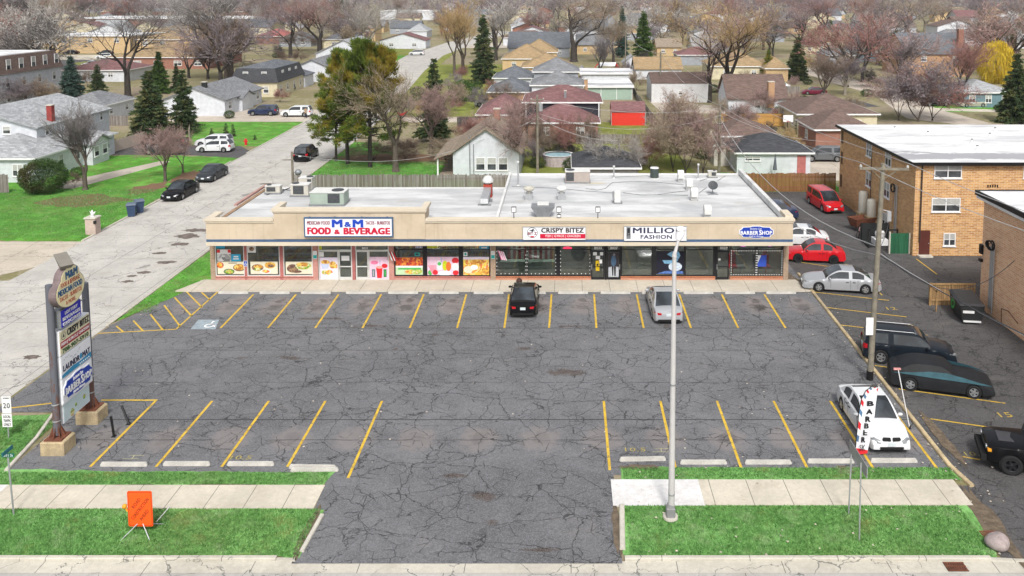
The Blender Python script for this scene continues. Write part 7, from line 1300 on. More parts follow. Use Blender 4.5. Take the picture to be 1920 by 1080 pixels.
x0, x1 = 3.7, 12.3; t_, a, c_ = house('pale green metal shed with white flat roof', 3.7, 155, 12.3, 167, 2.4, 'flat', 0, mat('green_metal', (.3, .4, .33), .6, .08, 2), m_ar, (), name='shed', cat='shed'); b = MB(); [b.box(3.68 + k * 2.86 - a, -.05, 0, 3.78 + k * 2.86 - a, 0, 2.4) for k in range(4)]; obj('trim', b, white, t_)
t_, a, c_ = house('bright red shed with dark shingle roof', 6.9, 125, 11.9, 128.6, 2.1, 'gx', 1.3, mat('red_metal', (.62, .04, .025), .55, .06, 2), m_sh['maroon'], (), name='shed', cat='shed', ov=.08); b = MB(); b.box(6.82 - a, -.04, 0, 6.92 - a, .0, 2.2); b.box(11.88 - a, -.04, 0, 11.98 - a, .0, 2.2); obj('trim', b, galv, t_)
H('long white garage with flat white roof behind the green shed', 1090, 1184, 138, 2.5, 10, 'flat', 0, m_sw, m_ar, (), name='garage', cat='garage'); house('tiny white gabled shed with red side behind the long garage', 14.4, 208, 18.4, 213, 2.3, 'gy', 1.9, m_sw, 'pale', (('F', 1, 1.3, .8, 1.0),), name='shed', cat='shed'); H('white garage with tan gable roof left of the pale utility pole', 1192, 1278, 129, 2.4, 9, 'gx', 2.4, m_sw, 'tan', (), name='garage', cat='garage')
house('long white painted garage with brown roof by the pale pole', 15.5, 151, 25.8, 160, 3.6, 'gx', 1.5, brick('white_brick', (.62, .62, .62), (.68, .68, .68), (.5, .5, .5)), 'brown', (('F', 1, 1.8, .7, .8),), name='garage', cat='garage', ov=.1)
t_, a, c_ = house('white barn-like house with steep brown roof and orange brick chimney', 26.8, 138, 36.4, 147, 2.4, 'gx', 3.6, m_sw, 'brown', (('W', 2, 1.6, .8, 1.2), ('F', 1, 1.3, 1, 1)), ch=(33.6, 137.4, 5.2, m_ob, .5))
H('tan house with wide tan hip roof behind the great spreading tree', 1335, 1440, 124, 3.0, 14, 'hip', 3.4, m_sc, 'tan', (('F', 2),)); H('tan house with orange-tan roof right of the great spreading tree', 1436, 1478, 128, 2.9, 10, 'hip', 2.4, m_yb, 'tan', ()); H('white-walled house with pale lilac roof behind the great spreading tree', 1300, 1372, 92, 3, 12, 'gx', 4, m_sw, 'pale', (('F', 2),)); H('low house with maroon roof behind the tan hip roof', 1272, 1350, 103, 2.8, 10, 'hip', 2, m_sg, 'maroon', ()); H('yellow brick bungalow right of the two dark spruces', 1232, 1278, 88, 2.8, 10, 'gx', 2.4, m_yb, 'taupe', (('F', 2),))
H('cream garage with brown gable roof nearest the wire-coil pole', 1290, 1346, 246, 2.4, 7, 'gy', 1.5, m_sc, 'brown', (), name='garage', cat='garage'); H('light garage with wide dark brown hip roof', 1352, 1460, 254, 2.4, 7.5, 'hip', 1.7, mat('pale_wall', (.5, .5, .49), .8, .1, 2), 'brown', (), name='garage', cat='garage'); t_, a, c_ = H('white garage with black hip roof and brown door', 1382, 1520, 285, 2.4, 7, 'hip', 1.6, m_sw, 'dark', (), name='garage', cat='garage', door=6.6); win_at(t_, FRONT, (-2.3, 0, 1.7), 1.7, .5, True)
t_ = thing('patio_umbrella', 'closed grey patio umbrella in front of the black-roofed garage', 'umbrella', (22.7, 90.2, 0)); b = MB(); b.cyl(0, 0, 0, 2.5, .03, n=6); obj('pole', b, galv, t_); b = MB(); b.cyl(0, 0, .7, 2.4, .24, .04, n=8); obj('canopy', b, mat('umbrella_grey', (.1, .11, .13), .8, .2, 6), t_)
t_ = thing('storage_shed', 'small cream storage shed with rounded roof beside the wire-coil pole', 'shed', (18.2, 95.6, 0)); b = MB(); P = [(-1.15, 0), (1.15, 0), (1.15, 1.7)] + [(1.15 * math.cos(q), 1.7 + .5 * math.sin(q)) for q in (.6, 1.2, 1.9, 2.5)] + [(-1.15, 1.7)]; b.loft([[(x, y, z) for x, z in P] for y in (0, 2.2)], True, True); obj('shell', b, mat('vinyl_cream', (.56, .55, .48), .6, .06, 2), t_); b = MB(); b.box(-.6, -.03, .05, .6, -.002, 1.75); obj('door', b, m_ac, t_)
t_ = thing('swimming_pool', 'round above-ground pool with pale wall behind the shop', 'pool', (-.8, 96.5, 0)); b = MB(); b.loft([[(1.75 * math.cos(2 * PI * j / 24), 1.75 * math.sin(2 * PI * j / 24), z) for j in range(24)] for z in (0, 1.2)]); obj('wall', b, mat('pool_wall', (.42, .36, .36), .6, .2, 3), t_); b = MB(); b.loft([[(r_ * math.cos(2 * PI * j / 24), r_ * math.sin(2 * PI * j / 24), z) for j in range(24)] for r_, z in ((1.75, 1.2), (1.85, 1.23), (1.6, 1.23))]); obj('rim', b, white, t_); b = MB(); b.poly([(1.6 * math.cos(2 * PI * j / 24), 1.6 * math.sin(2 * PI * j / 24), 1.1) for j in range(24)]); obj('water', b, mat('pool_cover', (.3, .45, .5), .3, .3, 2), t_)
H('block-walled garage with low charcoal hip roof behind the shop', 1078, 1196, 313, 2.3, 7, 'hip', 1.5, brick('grey_block', (.33, .33, .33), (.4, .4, .4), (.3, .3, .3), .4, .2), 'dark', (), name='garage', cat='garage')
# right
t_, a, c_ = H('beige house with wide brown hip roof behind the large apartment', 1497, 1645, 213, 3.0, 11, 'hip', 2.3, m_sc, 'brown', (('F', 2), ('W', 2))); H('pinkish brick house with brown hip roof at the apartment corner', 1530, 1640, 242, 2.8, 8, 'hip', 2.0, m_rb, 'brown', (('W', 1), ('F', 1, 1.3, 1.2, 1.8)))
H('blue-grey house with pale roof at the right edge', 1808, 1900, 173, 2.6, 10, 'hip', 1.8, m_sb, 'pale', (('F', 3, 1.5, 1.1, 1.4),)); t_, a, c_ = H('two-storey brown brick house with large dark roof, upper right', 1703, 1822, 101, 5.3, 16, 'gx', 4.6, m_ob, 'slate', (('F', 2, 4.2, 1.3, 1.3),), ch=(93.4, 200, 11, m_rb, .6))
H('grey ranch house with white garage door and lawn, upper right', 1578, 1662, 61, 3.0, 16, 'hip', 4.0, m_sc, 'grey', (('F', 3, 1.4, 3, 1.8),)); H('blue-walled house with charcoal hip roof, upper right', 1602, 1644, 97, 2.8, 12, 'hip', 2.6, m_sb, 'slate', (('F', 1),)); H('grey house with grey hip roof left of the blue-walled one', 1556, 1604, 104, 2.8, 12, 'hip', 2.4, m_sg, 'grey', ()); H('house with maroon hip roof left of the grey roofs, upper right', 1508, 1551, 84, 2.8, 12, 'hip', 3, m_sc, 'maroon', (('F', 2),))
H('white two-storey house left among the red-brown trees, upper right', 1522, 1578, 29, 5.4, 14, 'gx', 4, m_sw, 'slate', (('F', 2, 4),)); H('half-timbered white house with maroon roof, upper right', 1796, 1844, 33, 5.5, 14, 'gx', 4, m_sw, 'maroon', (('F', 4, 4.2, 1.2, 1.6),)); H('low brick house with brown roof before the half-timbered house', 1792, 1826, 46, 3, 14, 'gx', 4, m_rb, 'brown', ()); H('white and tan-roofed house in the upper right corner', 1856, 1886, 26, 4, 14, 'hip', 5, m_sw, 'tan', ()); H('grey gabled house in the upper right corner', 1893, 1932, 45, 3.2, 14, 'gy', 4, m_rb, 'pale', ()); H('white house with brown roof above the grey ranch house', 1612, 1648, 38, 4.4, 14, 'gx', 4, m_sw, 'brown', (('F', 2, 3),))
# far rooftops, one thing each
rh = random.Random(11); names = {'grey': 'grey', 'pale': 'pale grey', 'tan': 'tan', 'brown': 'brown', 'maroon': 'maroon', 'taupe': 'taupe', 'slate': 'slate'}; far = []
def clear(x, y, m_=2.0): return all(not (a - m_ < x < c + m_ and b - m_ < y < d + m_) for a, b, c, d in FOOT)
def px_of(x, y, z=0):
    d = Vector((x, y, z - CH)); f = d.y * ct - d.z * st; return CX + FPX * d.x / f, CY - FPX * (d.y * st + d.z * ct) / f
BAND = {0: 'far left', 1: 'left of centre', 2: 'centre', 3: 'right of centre', 4: 'far right'}
for row, Y in enumerate((300, 345, 400, 460, 530, 610, 700, 800)):
    for k in range(17):
        X = -Y * .64 + (k + rh.random() * .6) * Y * .072; Y_ = Y + rh.uniform(-15, 15)
        if not clear(X, Y_, 7) or (abs(X + 38) < 14 and Y < 420): continue
        rm = rh.choice(list(names)); wm, wn_ = rh.choice(((m_sw, 'white'), (m_sc, 'cream'), (m_rb, 'red brick'), (m_yb, 'tan brick'), (m_sg, 'grey'))); wd, dp, hh = rh.uniform(11, 18), rh.uniform(9, 13), rh.choice((2.9, 3, 5.2)); kd = rh.choice(('hip', 'gx', 'gy'))
        t_, a, c_ = house('', X - wd / 2, Y_, X + wd / 2, Y_ + dp, hh, kd, rh.uniform(2.2, 3.4), wm, rm, (('F', 2, hh - 1.4, 1.5, 1.2),) if Y < 480 else ())
        far.append((t_, f'{wn_} house with {names[rm]} {"hip" if kd == "hip" else "gable"} roof', X, Y_))
NEAR = [(-130, 240, 'the long tan-roofed building'), (-58, 222, 'the tall white gabled house'), (0, 255, 'the broad slate roof'), (40, 195, 'the wide tan hip roof'), (86, 200, 'the brown brick house'), (-200, 450, 'the very long low building'), (-108, 600, 'the white flat-roofed hall'), (110, 350, 'the grey ranch house'), (215, 460, 'the half-timbered house'), (15, 320, 'the white house by the spruces'), (-150, 300, 'the tan brick building')]
def ordn(k): return nth[k - 1] if k <= 13 else f'{k}' + ('th' if 10 < k % 100 < 14 else {1: 'st', 2: 'nd', 3: 'rd'}.get(k % 10, 'th'))
def assign(items, cat_words):
    """labels that single out: look + nearest landmark, then order among the remaining look-alikes"""
    by = {}
    for o, desc, X, Y in items:
        n_ = min(NEAR, key=lambda q: math.hypot(q[0] - X, q[1] - Y)); px, _ = px_of(X, Y); qx, _ = px_of(n_[0], n_[1]); side_ = 'left of' if px < qx - 25 else 'right of' if px > qx + 25 else ('beyond' if Y > n_[1] else 'before')
        by.setdefault(f'{desc} {side_} {n_[2]}', []).append((px, o))
    for lab, L2 in by.items():
        L2.sort(key=lambda q: q[0])
        for i, (px, o) in enumerate(L2):
            o['label'] = lab if len(L2) == 1 else f'{lab}, ' + (('left one', 'right one')[i] if len(L2) == 2 else f'{ordn(i + 1)} from left')
assign(far, 'house')
for t_, *_q in far: t_['group'] = 'distant houses among the trees'
# ================================================================ fences
def fence(label, x0, y0, x1, y1, h, m, posts=None, zoff=0, name='fence'):
    a, c = Vector((x0, y0, 0)), Vector((x1, y1, 0)); L = (c - a).length; t_ = thing(name, label, 'fence', (x0, y0, 0), math.atan2(y1 - y0, x1 - x0)); b = MB(); n = max(1, int(L / .14)); rr = random.Random(int(L * 10))
    for k in range(n): hh = h * rr.uniform(.95, 1.03); b.box(k * L / n + .008, -.01, .03, (k + 1) * L / n - .008, .01, hh)
    obj('boards', b, m, t_); b = MB(); b.box(0, .012, h * .75, L, .05, h * .85); b.box(0, .012, h * .2, L, .05, h * .3); obj('rails', b, wood_g, t_)
    for k in range(int(L / 2.4) + 1): b = MB(); b.box(k * 2.4 - .05, .052, 0, k * 2.4 + .05, .14, h); obj('post', b, wood_g, t_)
m_pk = planks('grey_planks', (.17, .14, .12), (.31, .29, .27)); fence('weathered grey plank fence between the shop roof and the cottage lawn', -26.5, 81.2, -5.5, 81.4, 2.15, m_pk)
fence('weathered grey picket fence beside the small white building', -70.2, 124.8, -65.2, 124.8, 1.5, m_pk); m_ced = planks('cedar_boards', (.42, .22, .07), (.55, .32, .1), .2, True)
t_ = thing('cedar_fence', 'new orange cedar fence of horizontal boards before the white barn-like house', 'fence', (23, 124, 0)); b = MB(); b.box(0, 0, .05, 21, .05, 1.9); obj('boards', b, m_ced, t_)
for k in range(9): b = MB(); b.box(k * 2.6, -.1, 0, k * 2.6 + .12, -.002, 2.0); obj('post', b, mat('cedar_post', (.4, .24, .09), .8, .2), t_)
fence('dark brown-orange fence between the side lot and the garages', 16.3, 83.2, 27, 83.0, 1.9, planks('rust_planks', (.22, .1, .04), (.28, .14, .06)))
fence('pale beige vinyl fence climbing beside the driveway of the corner house', -56.2, 103.6, -55.2, 116, 1.5, mat('vinyl_beige', (.5, .42, .35), .6, .08, 2)); fence('pale beige vinyl fence behind the front lawn with young shrubs', -50.8, 113, -57, 127.5, 1.4, mat('vinyl_beige', (.5, .42, .35), .6, .08, 2))
fence('dark slatted fence left of the maroon-roofed brick house', -16, 124, -9.5, 124, 1.5, planks('dark_planks', (.05, .045, .05), (.09, .08, .08))); fence('grey fence running back beside the red shed', 13.2, 122, 13.0, 150, 1.6, m_pk)
t_ = thing('basketball_hoop', 'white basketball backboard on a pole beyond the black-roofed garage', 'basketball hoop', (29.2, 110, 0)); b = MB(); b.tube((0, 0, 0), (0, 0, 3.3), .05, n=8); obj('pole', b, black, t_); b = MB(); b.box(-.65, -.25, 2.9, .65, -.2, 3.8); obj('backboard', b, white, t_); b = MB(); b.path([(.23 * math.cos(q), -.5 + .23 * math.sin(q), 3.0) for q in [2 * PI * j / 12 for j in range(13)]], .02, 4); obj('rim', b, pred, t_)
t_ = thing('play_set', 'red-framed play set with white slide canopy in the back garden', 'play set', (8.5, 196, 0)); b = MB(); [b.tube(p_, q, .1, n=6) for p_, q in (((-3, 0, 0), (-1, 1, 3)), ((1, 0, 0), (-1, 1, 3)), ((3, 2, 0), (3.5, 1, 3)), ((5, 0, 0), (3.5, 1, 3)), ((-1, 1, 3), (3.5, 1, 3)))]; obj('frame', b, pred, t_); b = MB(); b.add([(-1, -.5, 2.6), (3, -.5, 2.6), (3.4, 1, 3.4), (-.6, 1, 3.4)], [(0, 1, 2, 3)]); obj('canopy', b, pwhite, t_); b = MB(); b.path([(-4.5, 0, 2.6), (-5, 0, 1.6), (-4.2, -1, .6), (-5, -1.6, .2)], .35, 8); obj('slide', b, m_sg, t_)
for pts, z, m, nm in (([(1505, 128), (1535, 128), (1600, 148), (1690, 176), (1760, 205), (1860, 232), (1800, 234), (1700, 222), (1640, 178), (1570, 158), (1515, 140)], .012, m_drive, 'curving_street'), ([(1700, 201), (1925, 207), (1925, 212), (1700, 206)], .014, m_walk, 'sidewalk'), ([(1795, 62), (1860, 70), (1915, 92), (1860, 88), (1800, 74)], .012, m_drive, 'upper_street'), ([(95, 103), (240, 103), (240, 112), (90, 112)], .012, m_walk, 'sidewalk'), ([(95, 112), (240, 112), (225, 150), (90, 150)], .014, m_lot2, 'far_street'), ([(140, 118), (205, 110), (205, 116), (150, 126)], .02, m_dry, 'yard'), ([(1480, 186), (1600, 186), (1650, 200), (1500, 204)], .014, m_lot2, 'driveway'), ([(735, 103), (815, 108), (725, 145), (700, 140)], .01, m_gr2, 'lawn'), ([(860, 76), (960, 82), (960, 90), (850, 90)], .01, m_drive, 'driveway'), ([(1215, 188), (1240, 210), (1360, 214), (1365, 200)], .01, m_drive, 'driveway')): sheet(nm, [G(*q).xy for q in pts], z, m)
for lab, a, b_, h_ in (('grey board fence between the green shed yard and the white garage', (1186, 172), (1212, 232), 1.5), ('grey board fence behind the block-walled garage', (1080, 270), (1200, 270), 1.3), ('brown board fence left of the two-level maroon roofs', (893, 262), (960, 262), 1.4), ('grey board fence across the yard behind the barn-like house', (1345, 176), (1500, 176), 1.5), ('pale board fence before the tan roofs', (1090, 150), (1180, 146), 1.4)): p, q = G(*a), G(*b_); fence(lab, p.x, p.y, q.x, q.y, h_, m_pk if 'grey' in lab else planks('brown_planks', (.2, .12, .07), (.28, .18, .11)))
p = G(0, 362); fence('weathered board gate at the left edge of the corner lawn', p.x - 2, p.y, p.x + .9, p.y, 1.9, m_pk)
t_ = thing('fire_hydrant', 'red fire hydrant on the lawn behind the white hatchback', 'hydrant', (*G(461, 272).xy, 0)); b = MB(); b.cyl(0, 0, 0, .7, .16, n=12); b.sphere((0, 0, .7), .16, 10, 6); b.tube((-.28, 0, .5), (.28, 0, .5), .08); obj('barrel', b, pred, t_)
t_ = thing('red_hammock', 'red cloth hanging in the large bare lawn tree', 'cloth', tuple(PY(754, 213, 91.5))); t_.scale = (.62, .62, .62); b = MB(); b.loft([[(-.9, 0, .35), (-.9, .02, .2)], [(-.4, .1, .05), (-.4, -.1, -.3)], [(.3, .15, .1), (.3, -.15, -.35)], [(.9, 0, .5), (.9, .02, .3)]], closed=False); obj('cloth', b, pred, t_)
# ================================================================ trees
def prisms(S, n=3):
    """all branch segments as n-sided tapered tubes, vectorised: S rows are p(3) q(3) r0 r1"""
    S = np.asarray(S, float); P, Q = S[:, :3], S[:, 3:6]; D = Q - P; D /= np.linalg.norm(D, axis=1, keepdims=True) + 1e-9; A = np.cross(D, [.31, .52, .8]); A /= np.linalg.norm(A, axis=1, keepdims=True) + 1e-9; B = np.cross(D, A); V = []
    for C, r_ in ((P, S[:, 6:7]), (Q, S[:, 7:8])):
        for k in range(n): a = 2 * PI * k / n; V.append(C + r_ * (math.cos(a) * A + math.sin(a) * B))
    V = np.stack(V, 1).reshape(-1, 3); o = np.arange(len(S))[:, None] * 2 * n; F = np.concatenate([o + np.array([[k, (k + 1) % n, n + (k + 1) % n, n + k]]) for k in range(n)]); return V, F
def grow_tree(seed, h, r0, levels, nchild, spread, up, trunk_f=.3, lean=0.0, jit=.16):
    rr = random.Random(seed); segs = [[] for _ in range(levels + 1)]
    def go(p, d, L, r, lv):
        n = 4 if lv < 3 else 3; st_ = L / n
        for i in range(n):
            q = p + d * st_; ra, rb = r * (1 - .6 * i / n), r * (1 - .6 * (i + 1) / n); segs[lv].append((*p, *q, ra, rb))
            d = (d + Vector((rr.gauss(0, jit), rr.gauss(0, jit), rr.gauss(0, jit * .6) + up * .12))).normalized(); p = q
            if lv < levels and (i >= 1 or lv > 0):
                k = nchild[lv]; k = int(k) + (rr.random() < k - int(k))
                for _ in range(k):
                    a = rr.uniform(0, 2 * PI); t = rr.uniform(spread * .55, spread * 1.25); o = d.orthogonal().normalized(); w_ = Matrix.Rotation(a, 3, d) @ o; go(p, (d * math.cos(t) + w_ * math.sin(t)).normalized(), L * rr.uniform(.5, .72), rb * rr.uniform(.55, .75), lv + 1)
    n0 = rr.choice((3, 4, 5)); th = h * trunk_f; p = Vector((0, 0, 0)); q = Vector((lean * th, 0, th)); segs[0] += [(*p, *p.lerp(q, .15), r0 * 1.35, r0), (*p.lerp(q, .15), *q, r0, r0 * .82)]
    for k in range(n0): a = 2 * PI * k / n0 + rr.uniform(-.4, .4); t = rr.uniform(.15, .6) * spread * 1.3; go(q - Vector((0, 0, rr.uniform(0, th * .25))), Vector((math.sin(t) * math.cos(a), math.sin(t) * math.sin(a), math.cos(t))), (h - th) * .52, r0 * rr.uniform(.45, .65), 0)
    return segs
def bare_tree(name, segs, split, rmin, m1, m2, buds=0, bud_size=.1, seed=0):
    tr = [s_ for l in segs[:split] for s_ in l]; tw = [(*s_[:6], max(s_[6], rmin), max(s_[7], rmin * .6)) for l in segs[split:] for s_ in l]; V, F = prisms(tr, 6); a = tri_mesh('trunk', V, F); V, F = prisms(tw, 3); T = np.concatenate([F[:, [0, 1, 2]], F[:, [0, 2, 3]]])
    if buds:
        g_ = np.random.default_rng(seed); ends = np.array([s_[3:6] for s_ in segs[-1]]); e = ends[g_.integers(0, len(ends), buds)] + g_.normal(0, bud_size * 1.6, (buds, 3)); k = len(V); V = np.concatenate([V, (e[:, None, :] + g_.normal(0, bud_size, (buds, 3, 3)) * [[[1, 1, 1]]]).reshape(-1, 3)]); T = np.concatenate([T, k + np.arange(buds * 3).reshape(-1, 3)])
    return a, tri_mesh('crown', V, T)
def bark(name, c, k=.3): return mat(name, c, .95, k, 5)
m_bk = bark('bark_grey_brown', (.1, .08, .065)); m_bkd = bark('bark_dark', (.05, .042, .036)); m_bkl = bark('bark_pale', (.24, .21, .17))
TW = dict(grey=('grey', (.15, .135, .13)), lilac=('grey-lilac', (.19, .16, .17)), red=('reddish', (.25, .13, .11)), tan=('tan', (.27, .215, .155)), ochre=('ochre', (.33, .23, .11)), brown=('brown', (.17, .125, .095)), pink=('pinkish', (.29, .2, .18)), dark=('dark', (.07, .062, .058)), pale=('pale grey', (.31, .29, .27)), yellow=('yellow', (.55, .38, .04)))
m_tw = {k: mat('twigs_' + k, tuple(q * 1.15 for q in v[1]), .95, .35, 1.5) for k, v in TW.items()}
def plant_tree(label, meshes, x, y, sc, rz, mb_, mt_, cat='tree', name='bare_tree', group=None):
    t_ = thing(name, label, cat, (x, y, 0), rz, group); t_.scale = (sc, sc, sc) if not isinstance(sc, tuple) else sc
    for me, nm, m in zip(meshes, ('trunk', 'crown'), (mb_, mt_)):
        if not len(me.materials): me.materials.append(m)
        o = bpy.data.objects.new(nm, me); COL.objects.link(o); o.parent = t_; o.material_slots[0].link = 'OBJECT'; o.material_slots[0].material = m
    return t_
PR = {'spread': bare_tree('a', grow_tree(3, 15, .42, 4, (1.3, 1.4, 1.5, 1.25), .75, .35, .22), 3, .014, 0, 0, 900, .05, 1), 'spread2': bare_tree('b', grow_tree(8, 15, .4, 4, (1.4, 1.4, 1.4, 1.25), .65, .5, .25), 3, .014, 0, 0, 1100, .05, 2),
      'round': bare_tree('c', grow_tree(5, 10, .26, 4, (1.3, 1.5, 1.6, 1.5), .6, .5, .2), 2, .014, 0, 0, 900, .05, 3), 'upright': bare_tree('d', grow_tree(12, 12, .28, 4, (1.5, 1.5, 1.5, 1.4), .42, .8, .2), 2, .014, 0, 0, 1200, .05, 4),
      'small': bare_tree('e', grow_tree(21, 6, .13, 4, (1.2, 1.3, 1.4, 1.2), .6, .5, .18), 2, .009, 0, 0, 0), 'bush': bare_tree('f', grow_tree(31, 5, .08, 4, (1.4, 1.5, 1.6, 1.6), .75, .3, .04), 1, .011, 0, 0, 4000, .04, 5),
      'far1': bare_tree('g', grow_tree(41, 13, .3, 3, (1.5, 1.6, 1.5), .7, .4, .2), 2, .036, 0, 0, 450, .12, 6), 'far2': bare_tree('h', grow_tree(43, 13, .28, 3, (1.5, 1.7, 1.5), .6, .6, .18), 2, .036, 0, 0, 500, .12, 7), 'far3': bare_tree('i', grow_tree(47, 12, .3, 3, (1.6, 1.6, 1.6), .85, .2, .2), 2, .036, 0, 0, 450, .12, 8)}
def _dim(me): v = np.array([q.co[:] for q in me.vertices]); return float(np.percentile(v[:, 2], 97)), 2 * float(np.percentile(np.hypot(v[:, 0], v[:, 1]), 88))
DM = {k: _dim(PR[k][1]) for k in PR}; BH = {k: DM[k][0] for k in DM}
def bt(label, kind, px, py, ptop, tw='grey', bk=m_bk, xy=1.0, name='bare_tree', cat='tree', rz=None, group=None):
    p = G(px, py); zt = PY(px, ptop, p.y).z; sc = zt / BH[kind]; q = xy * (p.y + 1.87) / 1600 / DM[kind][1] if xy > 5 else sc * xy; return plant_tree(label, PR[kind], p.x, p.y, (q, q, sc), rz if rz is not None else random.uniform(0, 6), bk, m_tw[tw], name=name, cat=cat, group=group)
bt('dark-trunked bare tree by the round clipped bush', 'upright', 160, 356, 208, 'grey', m_bk, 100); bt('low pinkish bare tree at the lawn edge behind the parked black sedan', 'round', 310, 340, 242, 'pink', m_bk, 92); bt('smaller pinkish bare tree right behind the first on the lawn edge', 'small', 343, 324, 255, 'pink', m_bk, 55)
bt('large bare tree with pale branches in the middle of the cottage lawn', 'spread2', 742, 322, 132, 'tan', m_bk, 185); bt('pinkish bare tree beside the dark spruce behind the cottage lawn', 'round', 808, 288, 165, 'pink', m_bk, 125); bt('reddish bare tree in front of the cottage windows', 'round', 962, 332, 195, 'pink', m_bkd, 135); 
for k, (px, py, pt, tw, xy, lab) in enumerate(((1018, 300, 225, 'brown', 55, 'brown bare shrub behind the pool, left of a row'), (1055, 300, 222, 'red', 60, 'reddish bare shrub before the maroon-roofed brick wall'), (1098, 296, 222, 'brown', 60, 'brown bare shrub right of the reddish one by the brick wall'), (1262, 322, 186, 'pink', 100, 'tall pinkish leafless thicket behind the shop, left part'), (1285, 325, 190, 'tan', 115, 'tan leafless thicket behind the shop, middle part'), (1318, 326, 215, 'pink', 95, 'low pinkish leafless thicket behind the shop, right part'), (1238, 286, 222, 'tan', 55, 'tan leafless shrub right of the red shed'), (1390, 232, 200, 'brown', .9, 'brown shrub before the cedar fence'), (525, 192, 168, 'red', 1.2, 'reddish leafless shrub by the cream mansard house'), (20, 205, 150, 'lilac', 75, 'lilac-brown thicket at the left edge below the long apartment'), (62, 200, 152, 'brown', 75, 'brown thicket below the long apartment, middle'), (95, 198, 158, 'tan', 55, 'tan thicket below the long apartment, right'), (940, 215, 160, 'brown', 60, 'brown thicket left of the maroon roofs'), (700, 300, 268, 'tan', 80, 'dry tan shrub under the yellow-green pine'), (760, 298, 262, 'brown', 90, 'dry brown shrub row behind the lawn tree'), (835, 300, 262, 'tan', 80, 'dry tan shrub beside the cottage roof'), (140, 352, 325, 'brown', 1.2, 'low brown shrub beside the round clipped bush'), (560, 95, 60, 'brown', 80, 'brown thicket beyond the mansard house'))):
    bt(lab, 'bush', px, py, pt, tw, m_bkd, xy, name='bare_shrub', cat='shrub')
for q in (('tall forked dark bare tree left of the spruces', 'spread', 240, 182, 2, 'grey', m_bkd, 185), ('tall bare tree behind the ranch house with wide grey crown', 'spread2', 432, 150, -8, 'grey', m_bk, 210), ('great bare elm left of the blue-green spruce, upper centre', 'spread', 1076, 116, -12, 'tan', m_bkd, 205), ('great spreading bare tree with ochre and pink crown before the barn-like house', 'spread2', 1366, 196, 8, 'ochre', m_bkd, 235), ('leaning bare tree left of the great spreading tree', 'spread', 1330, 192, 40, 'pink', m_bkd, 150), ('bare ochre tree nearest the street bend, left of two', 'spread2', 852, 142, 18, 'ochre', m_bk, 95), ('bare ochre tree near the street bend, right of two', 'upright', 868, 136, 12, 'ochre', m_bk, 85), ('whitish bare tree behind the yellow-green pine', 'spread2', 690, 112, 2, 'pale', m_bkl, 150), ('whitish bare tree left behind the yellow-green pine', 'spread', 655, 98, 5, 'pale', m_bkl, 120), ('red-crowned bare tree above the white gabled house', 'spread2', 600, 102, 0, 'red', m_bkd, 150), ('dark bare tree with red-lilac crown left of the white gabled house', 'spread', 545, 108, 5, 'lilac', m_bkd, 120),
          ('bare forked tree with thick pale trunk by the blue recycling bins, right', 'round', 1584, 178, 112, 'lilac', m_bkl, 85), ('thin bare tree before the blue recycling bins, right', 'upright', 1545, 190, 105, 'brown', m_bk, 70), ('slim dark bare tree left of the blue-grey house', 'upright', 1800, 196, 78, 'red', m_bkd, 95), ('large pale-pink bare tree behind the large apartment roof', 'bush', 1722, 228, 120, 'lilac', m_bk, 160), ('smaller brown bare tree left of the pale-pink one behind the apartment roof', 'bush', 1685, 226, 128, 'pink', m_bk, 95), ('bare tree with dark limbs right of the pale-pink one behind the apartment roof', 'bush', 1748, 226, 140, 'red', m_bkd, 110), ('great grey-tan bare tree left of the half-timbered house', 'spread', 1700, 66, -6, 'tan', m_bk, 155), ('grey-tan bare tree joining the great one left of the half-timbered house', 'spread2', 1735, 62, -2, 'tan', m_bkl, 130), ('bare tree beside the tiny white gabled shed', 'upright', 1125, 150, 70, 'grey', m_bkd, 55), ('bare tree behind the tan roofs with thin dark trunk', 'upright', 1150, 118, 40, 'tan', m_bkd, 65), ('red-lilac bare tree with two trunks left of the far maroon roof', 'spread', 1500, 98, 15, 'lilac', m_bkd, 140), ('red-crowned bare tree above the far maroon roof', 'spread2', 1545, 68, -2, 'red', m_bkd, 115), ('thin bare tree between mansard house and ranch house', 'upright', 390, 148, 85, 'brown', m_bkd, 60), ('white-branched bare sapling in front of the pool', 'small', 1130, 345, 250, 'pale', m_bkl, 85), ('white-branched bare sapling behind the short grey pole', 'small', 1175, 345, 262, 'pale', m_bkl, 75), ('grey bare tree right of the ochre pair near the dark spruce', 'spread', 930, 95, -4, 'lilac', m_bk, 115)): bt(*q)
